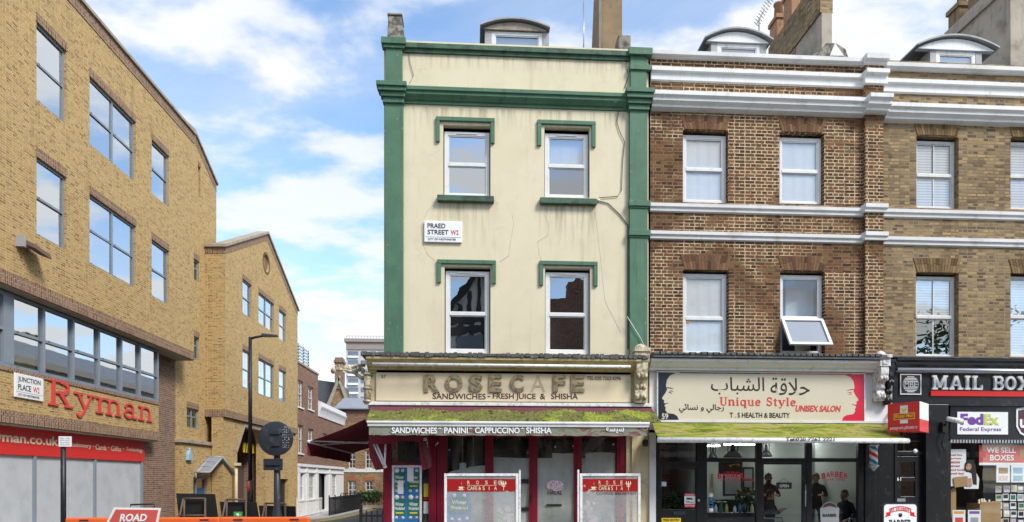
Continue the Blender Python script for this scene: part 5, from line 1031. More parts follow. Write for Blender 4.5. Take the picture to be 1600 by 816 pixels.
for i in range(n + 1):
    row = []
    for j in range(k + 1):
        f = j / k; x0_, x1_ = tx(1019, Ya), tx(1392, Ya); x = (x0_ + (x1_ - x0_) * i / n) * (1 - f) + (xa + (xb - xa) * i / n) * f
        row.append((x, Ya + (Yb - Ya) * f, za + (zb2 - za) * f - .04 * math.sin(math.pi * f) + .006 * math.sin(i * .9 + j)))
    g.append(row)
for i in range(n):
    for j in range(k): m.quad([g[i][j], g[i + 1][j], g[i + 1][j + 1], g[i][j + 1]], smooth=True)
m.build('awning_cloth', 'algae_cloth', aw2)
m = MB(); m.tube([(xa - .03, Yb - .03, zb2 - .045), (xb + .03, Yb - .03, zb2 - .045)], .055, 14); m.build('front_bar', 'white_metal', aw2)
m = MB(); m.box(tx(1019, Ya), tx(1394, Ya), Ya - .04, Ya + .04, za + .0, za + .05); m.build('awning_housing', 'white_worn', aw2)
m = MB(); b0, b1, y0, y1 = R(1228, 1304, 683.5, 689.5, Yb - .09); m.text(front(Yb - .087), 'Tel:020 7262 2221', b0, b1, y0, y1, 0, .002, .02); m.build('awning_lettering', 'print_black', aw2)
m = MB()
for px in (1045, 1360):
    x = tx(px, 14.5); m.tube([(x, Ya, za - .25), (x + .3, 14.45, za - .42), (x + .05, Yb, zb2 - .07)], .02, 6)
m.build('folding_arm', 'white_metal', aw2)
# barber pole
c = (tx(1365, 14.8), 14.8, tz(1365, 712, 14.8)); bp = thing('barber_pole', 'red white and blue striped barber pole on the black shop pier', 'barber pole', c)
m = MB(); N = 48; H = .42; r = .085; seg = 24
for i in range(N):
    for k in range(seg):
        a_, b_ = 2 * math.pi * k / seg, 2 * math.pi * (k + 1) / seg; z0_, z1_ = c[2] - H / 2 + H * i / N, c[2] - H / 2 + H * (i + 1) / N
        ph = (k / seg + 1.35 * i / N) * 4 % 4; mi = 0 if int(ph) in (0, 2) else (1 if int(ph) == 1 else 2)
        m.quad([(c[0] + r * math.cos(a_), c[1] + r * math.sin(a_), z0_), (c[0] + r * math.cos(b_), c[1] + r * math.sin(b_), z0_), (c[0] + r * math.cos(b_), c[1] + r * math.sin(b_), z1_), (c[0] + r * math.cos(a_), c[1] + r * math.sin(a_), z1_)], mi)
m.build('striped_cylinder', ['print_white', 'post_red', 'print_blue'], bp)
for zz, s in ((c[2] - H / 2, -1), (c[2] + H / 2, 1)):
    m = MB(); m.lathe((c[0], c[1], zz), [(r + .03, 0), (r + .03, s * .03), (r + .01, s * .05), (.05, s * .10), (.035, s * .13), (.01, s * .14)], 18); m.build('end_cap', 'steel', bp)
m = MB(); m.box(c[0] - .03, c[0] + .03, c[1] + .09, 15.02, c[2] - .25, c[2] - .2); m.box(c[0] - .03, c[0] + .03, c[1] + .09, 15.02, c[2] + .2, c[2] + .25); m.build('bracket', 'steel', bp)

# ================================================================ HOUSE WITH THE PARCEL SHOP
rh, hs = terrace_house('stock_brick_house', 'yellow brown brick terrace house with sash windows above a black shopfront', xr + .003, xe,
    [(1433, 1497, 217, 325), (1580, 1644, 219, 327), (1432, 1497, 430, 558), (1580, 1645, 430, 558)], 'stock_brick', 'stock_wedge', 'brown_mortar', {'top': tz(1560, 101)}, 'sash',
    [(1433, 1495, 191, 212), (1582, 1642, 195, 215), (1433, 1495, 404, 426), (1582, 1642, 406, 428)])
for i, q in enumerate(hs):
    sash_window(rh, PT, *q, d=.12, fw=.07, mat='timber_frame', rail=.5, mid_bar=True, blind='slat_blind', blind_to=[0, 0, .5, .0][i], glassm=['curtain_glass', 'curtain_glass', 'house_glass', 'house_glass'][i], blind_d=.05, name='sash_window', sill=(.08, .07, .05, 'cement') if i > 1 else None)
cornices(rh, xpr + .04, xe, 1500, 15); strings(rh, xpr + .02, xe, 1500, 7)
dormer(rh, 16.6, 1432, 1556, 1465, 1527, 94, 78, 56, 'white_render', 'lead_roof', 'lead_roof')
Yc = 17.0; m = MB(); s0, s1 = tx(1579, Yc), tx(1640, Yc); m.box(s0, s1, Yc, 19.5, 10.8, 14.9); ch2 = m.build('chimney', 'cement', rh)
m = MB(); m.box(s0 - .07, s1 + .02, Yc - .04, 19.56, 14.5, 14.64); m.build('chimney_band', 'cement', ch2)
for y, hgt in ((18.9, 15.3), (18.1, 15.4), (17.3, 15.4)):
    m = MB(); x = s0 + .02; m.box(x, x + .5, y, y + .45, 14.901, hgt); m.box(x - .05, x + .55, y - .05, y + .5, hgt + .001, hgt + .13); m.lathe((x + .25, y + .22, hgt + .13), [(.14, 0), (.12, .35), (.15, .37), (.15, .42), (.11, .43)], 12); m.build('flue_stack', 'brown_cement', ch2)
m = MB(); m.box(tx(1432, 17.2), tx(1446, 17.2), 17.2, 18.2, 10.8, tz(1440, 70, 17.2)); m.build('low_stack', 'cement', rh)
# black shopfront
Yr = 14.98; PR = front(Yr); fl, fr = tx(1396, Yr), xe
z = tz(1500, 557, 14.7); m = MB(); m.pbox(front(14.72), tx(1385, 14.7), fr, z - .03, z, 0, .5); m.build('lead_flashing', 'lead', rh)
m = MB(); m.prof(PR, [(.2, z - .031), (-.24, z - .031), (-.24, z - .08), (-.18, z - .12), (-.18, z - .17), (-.10, z - .22), (-.10, z - .25), (.2, z - .26)], tx(1392, Yr), fr); m.build('shop_cornice', 'shop_black', rh)
m = MB(); m.tube([(tx(1403, 14.7), 14.72, tz(1500, 579, 14.7)), (fr, 14.72, tz(1500, 579, 14.7))], .055, 10); m.build('awning_roller', 'steel', rh)
m = MB(); m.pbox(PR, fl, fr, tz(1500, 634, Yr), z - .255, .0, .2); m.build('fascia', 'shop_black', rh)
a0, a1 = tx(1386, Yr - .1), tx(1395, Yr - .1); corbel(rh, Yr, 1386, 1396, 562, 632, 'shop_black', .24)
posts(rh, 1398, 1402, 634, 900, Y=Ym); posts(rh, 1447, 1482, 632, 900, Y=14.96, d0=0, d1=.2, name='shop_pier'); posts(rh, 1443, 1448, 676, 900, Y=Ym)
posts(rh, 1402, 1443, 640, 674, Y=Ym, name='panel_head'); posts(rh, 1402, 1443, 705, 711, Y=Ym, name='transom_bar')
a0, a1, z0, z1 = R(1402, 1443, 674, 705, Ym); g = MB(); g.quad([Pg(a0, 0, z0), Pg(a1, 0, z0), Pg(a1, 0, z1), Pg(a0, 0, z1)]); g.build('fanlight', 'shop_glass', rh)
m = MB(); xm_ = tx(1413, Ym); m.pbox(PM, xm_ - .012, xm_ + .012, z0, z1, .02, .06); zm_ = (z0 + z1) / 2; m.pbox(PM, a0, a1, zm_ - .012, zm_ + .012, .025, .058); m.build('glazing_bar', 'shop_black', rh)
a0, a1, _, z1 = R(1402, 1443, 713, 800, Ym); m = MB(); p0, p1, q0, q1 = R(1408, 1431, 722, 776, Ym); zmid0, zmid1 = tz(1420, 752, Ym), tz(1420, 746, Ym)
m.pbox(PM, a0, p0, .02, z1, .02, .08); m.pbox(PM, p1, a1, .02, z1, .02, .08); m.pbox(PM, p0, p1, q1, z1, .02, .08); m.pbox(PM, p0, p1, .02, q0, .02, .08); m.pbox(PM, p0, p1, zmid0, zmid1, .022, .08); dd = m.build('door', 'shop_black', rh, bevel=.005)
g = MB(); g.quad([PM(p0, .05, q0), PM(p1, .05, q0), PM(p1, .05, q1), PM(p0, .05, q1)]); g.build('door_pane', 'green_glass', dd)
m = MB(); b0, b1, y0, y1 = R(1402, 1408.5, 746, 751.5, Ym); m.text(PM, '61', b0, b1, y0, y1, .02, .004, .01); m.build('door_number', 'print_white', dd); m = MB(); b0, b1, y0, y1 = R(1398, 1415, 779, 784, Ym); m.pbox(PM, b0, b1, y0, y1, .005, .019); m.build('letter_slot', 'steel', dd)
m = MB(); m.lathe(PM(tx(1430, Ym), .0, tz(1430, 705, Ym)), [(.05, -.01), (.05, .01)], 14, axis='y'); m.build('round_sticker', 'print_white', rh)
m = MB(); m.box(tx(1399, Ym), tx(1446, Ym), 16.0, 16.1, 0, 3.3); m.build('hall_wall', 'dim_room', rh)
# sub-fascia panel, window
m = MB(); a0, a1, z0, z1 = R(1485, 1760, 637, 688, Ym); a1 = xe; m.pbox(PM, a0, a1, z0, tz(1500, 634, Yr), .0, .12); m.build('window_head', 'shop_black', rh)
m = MB(); m.pbox(PM, a0, a1, .01, .45, .0, .12); m.build('stallriser', 'shop_black', rh); posts(rh, 1481, 1486, 690, 900, Y=Ym)
g = MB(); g.quad([Pg(a0, 0, .45), Pg(a1, 0, .45), Pg(a1, 0, z0), Pg(a0, 0, z0)]); g.build('shop_pane', 'shop_glass', rh)
m = MB(); n = 46
for i in range(n): x = a0 + (tx(1700, Ym) - a0) * i / n; m.box(x, x + .045, Ym - .01, Ym + .0, z0 - .07, z0 + .005)
m.build('fringe', 'print_grey', rh)
m = MB(); xs_ = tx(1486, Ym); m.box(xs_, xe, 19.5, 19.6, 0, 3.2); m.box(xe - .06, xe - .01, 15.2, 19.49, 0, 3.09); m.box(xs_ - .05, xs_, 15.2, 19.5, 0, 3.2); m.box(xs_, xe, 15.2, 19.5, 3.1, 3.2); m.build('shop_room', 'dark_room', rh); m = MB(); m.box(fl, xe, Ym + .02, 19.6, -.03, .012); m.build('shop_floor', 'tile_floor', rh)
# the slab letters and the red line under them, the square badge
ps = thing('parcel_shop_sign', 'white slab letters on a black fascia with a red line under them', 'shop sign', (tx(1530, Yr), Yr, tz(1530, 630, Yr)))
zl = tz(1530, 609.5, Yr); hl = tz(1530, 588, Yr) - zl; m = MB(); stroke_word(m, PR, 'MAIL', tx(1454, Yr), tx(1534, Yr), zl, hl, -.002, .05); m.build('slab_lettering', 'print_white', ps); m = MB(); stroke_word(m, PR, 'BOX', tx(1549, Yr), tx(1607, Yr), zl, hl, -.002, .05); m.build('slab_lettering', 'print_white', ps)
m = MB(); a0, a1, z0, z1 = R(1453, 1600, 611.5, 619.5, Yr); m.pbox(PR, a0, tx(1720, Yr), z0, z1, -.035, -.002); m.build('red_line', 'post_red', ps)
bd = thing('square_badge', 'black square badge with white stripes beside the slab letters', 'shop sign', (tx(1421, Yr), Yr, tz(1421, 617, Yr)))
a0, a1, z0, z1 = R(1405, 1438, 585, 617, Yr); m = MB(); m.pbox(PR, a0, a1, z0, z1, -.03, -.002, 0); t = .022
m.pbox(PR, a0, a0 + t, z0, z1, -.036, -.0305, 1); m.pbox(PR, a1 - t, a1, z0, z1, -.036, -.0305, 1); m.pbox(PR, a0 + t, a1 - t, z1 - t, z1, -.036, -.0305, 1); m.pbox(PR, a0 + t, a1 - t, z0, z0 + t, -.036, -.0305, 1)
cx_, cz_ = (a0 + a1) / 2, (z0 + z1) / 2; rr = (a1 - a0) * .38
for k in range(-5, 6):
    v = k * rr / 5.6; wv = math.sqrt(max(rr * rr - v * v, .0001)); hb = .009
    if abs(k) <= 1:
        m.pbox(PR, cx_ - rr * 1.0, cx_ - rr * .84, cz_ + v - hb, cz_ + v + hb, -.036, -.0305, 1); m.pbox(PR, cx_ + rr * .84, cx_ + rr * 1.0, cz_ + v - hb, cz_ + v + hb, -.036, -.0305, 1)
    else: m.pbox(PR, cx_ - wv, cx_ + wv, cz_ + v - hb, cz_ + v + hb, -.036, -.0305, 1)
m.text(PR, 'MBE', cx_ - rr * .78, cx_ + rr * .78, cz_ - .07, cz_ + .07, -.03, .004, .02, mi=1); m.build('badge', ['print_black', 'print_white'], bd)
cs = thing('courier_sign', 'white panel with purple and lime lettering under the black fascia', 'shop sign', (tx(1535, Ym), Ym, tz(1535, 680, Ym)))
a0, a1, z0, z1 = R(1495, 1574, 644, 679, Ym); W, H = a1 - a0, z1 - z0; m = MB(); m.pbox(PM, a0, a1, z0, z1, -.02, -.003, 0)
m.text(PM, 'Fed', a0 + W * .06, a0 + W * .51, z0 + H * .42, z0 + H * .92, -.02, .003, .045, mi=1); m.text(PM, 'Ex', a0 + W * .525, a0 + W * .82, z0 + H * .42, z0 + H * .90, -.02, .003, .045, mi=2); m.text(PM, 'Federal Express', a0 + W * .05, a0 + W * .86, z0 + H * .10, z0 + H * .32, -.02, .003, .0, mi=3); m.build('panel', ['print_white', 'print_purple', 'print_lime', 'print_purple'], cs)
sh_ = thing('shield_sign', 'white and gold shield emblem cut by the edge of view, under the black fascia', 'shop sign', (tx(1605, Ym), Ym, tz(1605, 685, Ym)))
def shp(s, dx=0): return [(tx(1607 + a * s, Ym), tz(1607, 661 + b * s, Ym)) for a, b in ((-20, -22), (0, -26), (20, -22), (20, 6), (14, 17), (0, 24), (-14, 17), (-20, 6))]
m = MB(); m.ppoly(PM, shp(1), -.02, -.003, 0); m.ppoly(PM, shp(.86), -.024, -.0205, 1); m.text(PM, 'ups', tx(1592, Ym), tx(1622, Ym), tz(1607, 675, Ym), tz(1607, 655, Ym), -.024, .003, .04, mi=0); m.build('shield', ['print_white', 'print_brown'], sh_)
# red box sign on the corner of the pier, two faces
c0, c1, c2 = (tx(1387, 14.3), 14.3), (tx(1437, 13.75), 13.75), (tx(1451, 14.25), 14.25)
rs = thing('red_box_sign', 'red projecting box sign with yellow lozenge lettering beside the green awning', 'shop sign', (c0[0], 15.0, tz(1400, 675, 14.8)))
zt0, zb0 = tz(1412, 629, 14.0), tz(1412, 675, 14.0)
m = MB(); m.add([(*c0, zb0), (*c1, zb0), (*c2, zb0), (*c0, zt0), (*c1, zt0), (*c2, zt0)], [(0, 1, 4, 3), (2, 1, 0), (3, 4, 5), (0, 3, 5, 2)], 0); m.quad([(*c1, zb0 + .26), (*c2, zb0 + .26), (*c2, zt0), (*c1, zt0)], 1); m.quad([(*c1, zb0), (*c2, zb0), (*c2, zb0 + .26), (*c1, zb0 + .26)], 0); m.build('sign_box', ['post_red', 'print_white'], rs)
dvx, dvy = c1[0] - c0[0], c1[1] - c0[1]; L_ = math.hypot(dvx, dvy); ux, uy = dvx / L_, dvy / L_
class Pa:
    def __call__(s, a, d, z): return (c0[0] + ux * a - uy * d * 1.0 * 1, c0[1] + uy * a + ux * d, z)
PA = Pa(); H = zt0 - zb0; m = MB()
m.pbox(PA, L_ * .20, L_ * .86, zb0 + H * .42, zb0 + H * .64, -.008, -.002, 1); m.pbox(PA, L_ * .225, L_ * .835, zb0 + H * .445, zb0 + H * .615, -.011, -.0085, 0); m.text(PA, 'Royal Mail', L_ * .25, L_ * .81, zb0 + H * .455, zb0 + H * .60, -.011, .002, .02, .15, mi=2)
m.pbox(PA, L_ * .40, L_ * .64, zb0 + H * .64, zb0 + H * .90, -.006, -.002, 3); m.pbox(PA, L_ * .40, L_ * .64, zb0 + H * .29, zb0 + H * .415, -.006, -.002, 3); m.ppoly(PA, [(L_ * .46, zb0 + H * .68), (L_ * .58, zb0 + H * .68), (L_ * .60, zb0 + H * .84), (L_ * .52, zb0 + H * .76), (L_ * .44, zb0 + H * .84)], -.009, -.0065, 1)
m.text(PA, 'passport photo s', L_ * .08, L_ * .92, zb0 + H * .06, zb0 + H * .21, 0, .003, .01, mi=3); m.build('sign_lettering', ['post_red', 'print_yellow', 'print_yellow', 'print_white'], rs)
m = MB(); x_ = tx(1425, 14.2); m.box(x_, x_ + .05, 14.2, 15.0, zt0 - .12, zt0 - .07); m.build('bracket', 'black_metal', rs); m = MB(); m.box(x_, x_ + .05, 14.2, 15.06, zb0 + .1, zb0 + .15); m.build('bracket', 'black_metal', rs)
# flood lamp on the pier
fp = thing('security_lamp', 'small white flood lamp with a cable on the black pier', 'lamp', (tx(1479, 14.9), 14.95, tz(1479, 660, 14.9)))
x, zz = tx(1490, 14.7), tz(1490, 657, 14.7); m = MB(); m.tube([(x - .16, 14.7, zz + .04), (x + .14, 14.62, zz - .03)], .05, 12, r1=.065); m.build('lamp_head', 'white_metal', fp); m = MB(); m.box(tx(1472, 14.9), tx(1481, 14.9), 14.88, 14.95, zz - .25, zz - .02); m.tube([(tx(1477, 14.9), 14.9, zz - .1), (x - .12, 14.72, zz + .03)], .02, 6); m.tube([(tx(1476, 14.9), 14.88, zz - .25), (tx(1470, 14.9), 14.88, zz - .5), (tx(1476, 14.9), 14.9, zz - .7)], .012, 6); m.build('lamp_bracket', 'black_metal', fp)
# things in the parcel shop's window
Yw = Ym + .12; PW = front(Yw)
ws = thing('window_poster', 'red and white poster selling boxes high in the shop window', 'poster', (tx(1565, Yw), Yw, tz(1565, 723, Yw)))
a0, a1, z0, z1 = R(1530, 1605, 696, 723, Yw); W, H = a1 - a0, z1 - z0; m = MB(); m.pbox(PW, a0, a1, z0, z1, 0, .01, 0); m.pbox(PW, a0, a1, z0 - .06, z0 - .001, 0, .01, 1); m.text(PW, 'WE SELL', a0 + W * .15, a0 + W * .76, z0 + H * .56, z0 + H * .88, 0, .002, .02, mi=1); m.text(PW, 'BOXES', a0 + W * .22, a0 + W * .72, z0 + H * .12, z0 + H * .45, 0, .002, .02, mi=1); m.pbox(PW, a0 + W * .84, a0 + W * .99, z0 + H * .3, z0 + H * .8, -.004, -.001, 2); m.build('print', ['faded_red_sign', 'print_white', 'cardboard'], ws)
wp = thing('window_poster', 'tall white poster with red lines of text at the edge of the shop window', 'poster', (tx(1498, Yw), Yw, tz(1498, 770, Yw)))
a0, a1, z0, z1 = R(1486, 1511, 702, 760, Yw); W, H = a1 - a0, z1 - z0; m = MB(); m.pbox(PW, a0, a1, z0, z1, .03, .035, 0)
for s, v in (('mail box', .82), ('private', .72), ('secure', .62), ('street', .52), ('and local', .42), ('mail fast!', .32)): m.text(PW, s, a0 + W * .05, a0 + W * (.2 + .07 * len(s)), z0 + H * v, z0 + H * (v + .055), .03, .002, .01, mi=1)
m.build('print', ['print_white', 'red_letter'], wp)
# printed cut-out of a woman holding a parcel, flat board
wc = thing('window_poster', 'cut out photo of a smiling dark haired woman holding a parcel', 'poster', (tx(1518, Yw), Yw, tz(1518, 765, Yw)))
m = MB(); pp_ = lambda pts: [(tx(a, Yw), tz(1515, b, Yw)) for a, b in pts]
m.ppoly(PW, pp_([(1508, 764), (1530, 764), (1531, 748), (1526, 738), (1508, 738), (1503, 750)]), .02, .026, 0); m.ppoly(PW, pp_([(1508, 735), (1509, 724), (1514, 718), (1521, 719), (1525, 727), (1527, 745), (1527, 758), (1521, 757), (1519, 740)]), .016, .0195, 1)
m.ppoly(PW, pp_([(1511 + 4.6 * math.cos(k / 14 * 6.283) + 3, 729 + 6.2 * math.sin(k / 14 * 6.283)) for k in range(14)]), .012, .0155, 2); m.ppoly(PW, pp_([(1512, 733.4), (1516.5, 733.4), (1514, 735)]), .009, .0115, 3)
for ex in (1512, 1516): m.ppoly(PW, pp_([(ex - .9, 727.4), (ex + .9, 727.4), (ex + .9, 728.5), (ex - .9, 728.5)]), .009, .0115, 1)
m.ppoly(PW, pp_([(1509.5, 731), (1510, 723), (1514, 719.5), (1519, 722), (1519.5, 728), (1517, 724.5), (1513, 724), (1510.5, 727)]), .0085, .0088, 1); m.ppoly(PW, pp_([(1490, 746), (1512, 744), (1514, 759), (1492, 762)]), .006, .0084, 4); m.ppoly(PW, pp_([(1510, 748), (1518, 747), (1519, 760), (1511, 760)]), .003, .0055, 2)
m.build('print', ['print_white', 'dark_hair', 'skin', 'red_letter', 'cardboard'], wc)
for i, (p0, lab, c) in enumerate(((1557, 'framed print with a rust square hanging in the shop window', 'print_brown'), (1580, 'framed print with a pale blue picture hanging in the shop window', 'print_sky'))):
    t = thing('framed_print', lab, 'framed print', (tx(p0 + 10, Yw), Yw, tz(p0 + 10, 755, Yw))); a0, a1, z0, z1 = R(p0, p0 + 21, 727, 754, Yw); m = MB(); m.pbox(PW, a0, a1, z0, z1, .0, .02, 0); m.build('frame', 'print_white', t); W, H = a1 - a0, z1 - z0
    m = MB(); m.pbox(PW, a0 + W * .16, a1 - W * .16, z0 + H * .52, z1 - H * .14, -.004, -.001, 0); m.pbox(PW, a0 + W * .16, a1 - W * .16, z0 + H * .1, z0 + H * .40, -.004, -.001, 1); m.build('picture', [['terracotta', 'print_brown'][0] if i == 0 else c, 'print_sky' if i else 'print_pink'], t)
rk = thing('card_rack', 'wire rack of postcards standing in the shop window', 'card rack', (tx(1580, Yw + .3), Yw + .3, .45)); random.seed(21); m = MB()
for px in (1556, 1568, 1580, 1592, 1604): x = tx(px, Yw + .2); m.tube([(x, Yw + .2, .45), (x, Yw + .2, tz(px, 757, Yw))], .006, 5)
m.build('rack_frame', 'steel', rk)
cols = ['print_white', 'print_cream', 'print_grey', 'print_pink', 'print_sky', 'print_black', 'red_letter', 'print_green']
for r_ in range(5):
    for k in range(4):
        px, py = 1556 + k * 11.5 + random.uniform(-1, 1), 759 + r_ * 13 + random.uniform(-1, 1); a0, a1, z0, z1 = R(px, px + 9.5, py, py + 10.5, Yw + .16); m = MB(); P = front(Yw + .16); m.pbox(P, a0, a1, z0, z1, 0, .004, 0); W, H = a1 - a0, z1 - z0
        m.pbox(P, a0 + W * .12, a1 - W * .12, z0 + H * random.uniform(.2, .45), z1 - H * .12, -.003, -.001, 1); m.build('postcard', [random.choice(cols[:3]), random.choice(cols)], rk)
random.seed(5)
for i, (p0, p1, py) in enumerate(((1531, 1564, 787), (1486, 1494, 765))):
    t = thing('cardboard_box', ['open cardboard box full of rolled papers in the shop window', 'tall cardboard box standing at the edge of the shop window'][i], 'box', (tx((p0 + p1) / 2, Yw + .2), Yw + .2, .45)); a0, a1, _, z1 = R(p0, p1, py, 816, Yw + .1); P = front(Yw + .1); m = MB()
    m.pbox(P, a0, a1, .45, z1, 0, .02); m.pbox(P, a0, a1, .45, z1, .4, .42); m.pbox(P, a0, a0 + .02, .45, z1, .02, .4); m.pbox(P, a1 - .02, a1, .45, z1, .02, .4); m.ppoly(P, [(a0, z1), (a1, z1), (a1 - .03, z1 + .05), (a0 + .04, z1 + .04)], -.01, -.002); m.build('box_body', 'cardboard', t)
    if i == 0:
        m = MB()
        for k in range(7): x = a0 + .05 + k * .06; m.tube([P(x, .12 + .03 * (k % 3), .6), P(x + random.uniform(-.02, .02), .1, z1 + random.uniform(.03, .12))], .022, 8)
        m.build('paper_roll', 'print_cream', t)
for i, (p0, p1, lab) in enumerate(((1487, 1507, 'small orange and white price card at the foot of the shop window'), (1511, 1531, 'small white price card with purple heading at the foot of the shop window'))):
    t = thing('price_card', lab, 'card', (tx(p0 + 10, Yw), Yw - .02, .5)); a0, a1, z0, z1 = R(p0, p1, 797, 826, Yw); m = MB(); m.pbox(PW, a0, a1, z0, z1, -.03, -.025, 0); W, H = a1 - a0, z1 - z0
    m.pbox(PW, a0 + W * .1, a1 - W * .1, z1 - H * .2, z1 - H * .06, -.033, -.0305, 1); m.pbox(PW, a0 + W * .2, a1 - W * .2, z0 + H * .15, z1 - H * .4, -.033, -.0305, 2); m.build('card', ['print_white', ['print_orange', 'print_purple'][i], ['red_letter', 'print_grey'][i]], t)
# board on the pavement in front of the black door
Yb_ = 14.3; P = front(Yb_); ab = thing('pavement_board', 'white pavement board with a red ribbon banner outside the black door', 'pavement board', (tx(1406, Yb_), Yb_, 0))
a0, a1, _, z1 = R(1379, 1434, 786, 816, Yb_); W = a1 - a0; z0 = .12; n = 6
def rnd(x0, x1, y0, y1, r): return [(x0, y0), (x1, y0)] + [(x1 - r + r * math.cos(rad(90 * i / n)), y1 - r + r * math.sin(rad(90 * i / n))) for i in range(n + 1)] + [(x0 + r - r * math.sin(rad(90 * i / n)), y1 - r + r * math.cos(rad(90 * i / n))) for i in range(n + 1)]
m = MB(); m.ppoly(P, rnd(a0, a1, z0, z1, .09), 0, .05); m.build('board_frame', 'dark_grey_metal', ab); m = MB(); m.ppoly(P, rnd(a0 + .03, a1 - .03, z0 + .03, z1 - .03, .07), -.006, -.001); m.build('board_face', 'print_white', ab)
m = MB(); f = lambda a, b: (tx(a, Yb_), tz(1406, b, Yb_)); top = []; bot = []
for i in range(9):
    u = -1 + i / 4; px = 1406.5 + 17 * u; top.append(f(px, 791 + 4 * u * u)); bot.append(f(px, 798.5 + 4 * u * u))
for i in range(8): m.ppoly(P, [bot[i], bot[i + 1], top[i + 1], top[i]], -.010, -.0065, 0)
m.ppoly(P, [f(1384, 801), f(1391, 800), f(1391, 806), f(1382, 808), f(1385, 804)], -.009, -.0062, 0); m.ppoly(P, [f(1429, 801), f(1422, 800), f(1422, 806), f(1431, 808), f(1428, 804)], -.009, -.0062, 0)
for i, ch in enumerate('UNIQUESTYLE'):
    u = -1 + (i + .5) / 5.5; px = 1406.5 + 15.5 * u; p0 = f(px - 1.2, 797.2 + 4 * u * u); p1 = f(px + 1.2, 792.4 + 4 * u * u); m.text(P, ch, p0[0], p1[0], p0[1], p1[1], -.010, .002, .01, mi=1)
p0, p1 = f(1389, 822), f(1424, 812); m.text(P, 'BARBER', p0[0], p1[0], p0[1], p1[1], -.006, .002, .03, mi=2)
m.lathe((f(1406.5, 805)[0], Yb_ - .008, f(1406, 805)[1]), [(.045, -.001), (.045, .001)], 12, 2, 'y'); m.build('board_print', ['post_red', 'print_white', 'print_black'], ab)
m = MB(); m.tube([(a0 + .05, Yb_ + .03, z1 - .1), (a0 + .05, Yb_ + .45, .0)], .018, 6); m.tube([(a1 - .05, Yb_ + .03, z1 - .1), (a1 - .05, Yb_ + .45, .0)], .018, 6); m.box(a0, a1, Yb_ - .1, Yb_ + .1, 0, .12); m.build('stand', 'dark_grey_metal', ab)
# ================================================================ GROUND
def gz(y): 
    f = min(max((y - 17) / 28, 0), 1); return -.62 * f * f * (3 - 2 * f)
def strip(name, mat, x0f, x1f, ys, dz):
    m = MB()
    for y0, y1 in zip(ys, ys[1:]): m.quad([(x0f(y0), y0, gz(y0) + dz), (x1f(y0), y0, gz(y0) + dz), (x1f(y1), y1, gz(y1) + dz), (x0f(y1), y1, gz(y1) + dz)])
    return struct(m.build(name, mat))
ysr = [-60, -20, 0, 10, 17] + [17 + i * 2 for i in range(1, 15)] + [60, 400, 1500]
strip('ground', 'asphalt', lambda y: -1500, lambda y: 1500, ysr, -.16)
strip('road', 'asphalt', lambda y: -60, lambda y: 60, [-3, 0, 5, 11.4], -.12)
tl = lambda y, o: -o * math.cos(SIDE) + math.tan(SIDE) * (y)            # x of a line parallel to the office wall
ysl = [17 + i * 2 for i in range(0, 20)]
strip('side_road', 'asphalt', lambda y: tl(y, 9.4), lambda y: XL - 1.6, [11.4, 14] + ysl, -.13)
def pave(name, xf0, xf1, ys, kerb_at):
    m = MB(); 
    for y0, y1 in zip(ys, ys[1:]): m.quad([(xf0(y0), y0, gz(y0)), (xf1(y0), y0, gz(y0)), (xf1(y1), y1, gz(y1)), (xf0(y1), y1, gz(y1))])
    p = struct(m.build(name, 'paving')); m = MB(); xk = xf0 if kerb_at == 0 else xf1; s = 1 if kerb_at == 0 else -1
    for y0, y1 in zip(ys, ys[1:]):
        a, b = xk(y0), xk(y1); m.hexa([(a - s * .13, y0, gz(y0) - .2), (a - s * .002, y0, gz(y0) - .2), (b - s * .002, y1, gz(y1) - .2), (b - s * .13, y1, gz(y1) - .2), (a - s * .13, y0, gz(y0) + .004), (a - s * .002, y0, gz(y0) + .004), (b - s * .002, y1, gz(y1) + .004), (b - s * .13, y1, gz(y1) + .004)])
    struct(m.build('kerb', 'kerb_stone')); return p
pave('pavement', lambda y: tl(y, 13.5), lambda y: tl(y, 9.4), [11.4, 14] + ysl, 1)
pave('pavement', lambda y: XL - 1.6, lambda y: XL, [15.06] + ysl, 0)
m = MB(); m.box(XL - 1.6, 40, 11.5, 15.2, -.2, -.002); struct(m.build('pavement', 'paving')); m = MB(); m.box(XL - 1.6, 40, 11.37, 11.499, -.25, .002); struct(m.build('kerb', 'kerb_stone'))
m = MB(); m.box(-60, 60, -7, -1.2, -.2, 0); struct(m.build('pavement', 'paving'))
# double yellow lines along the side road
m = MB()
for o in (9.25, 9.05):
    for y0, y1 in zip(ysl, ysl[1:]): m.quad([(tl(y0, o), y0, gz(y0) - .126), (tl(y0, o - .08), y0, gz(y0) - .126), (tl(y1, o - .08), y1, gz(y1) - .126), (tl(y1, o), y1, gz(y1) - .126)])
struct(m.build('road_marking', 'print_yellow'))

# ================================================================ OFFICE BUILDING ON THE SIDE STREET
oA, oP, oS, oB = 11.9, 12.2, 12.5, 12.6
PAo, PP_, PS_, PBo = side(oA), side(oP), side(oS), side(oB)
off = thing('office_building', 'long buff brick office block with a ribbon window over a boarded red shopfront', 'building', (-oA, 22, 0), FL)
top_z = 15.5; sE = ls(303, oA)
W1, W2, W3 = (18.34, 19.61), (20.72, 23.37), (24.46, 25.75)
offw = [(*W1, 11.6, 13.65), (*W2, 11.6, 13.62), (*W3, 11.7, 13.6), (*W1, 8.05, 10.1), (*W2, 8.05, 10.12), (*W3, 8.08, 10.08), (14.6, 16.2, 11.6, 13.65), (14.6, 16.2, 8.05, 10.1)]
m = MB(); m.wall(PAo, 10, sE, 6.75, top_z, offw, .14)
m.quad([PAo(sE, 0, 6.75), PAo(sE, .9, 6.75), PAo(sE, .9, top_z), PAo(sE, 0, top_z)]); m.build('wall', 'buff_brick', off)
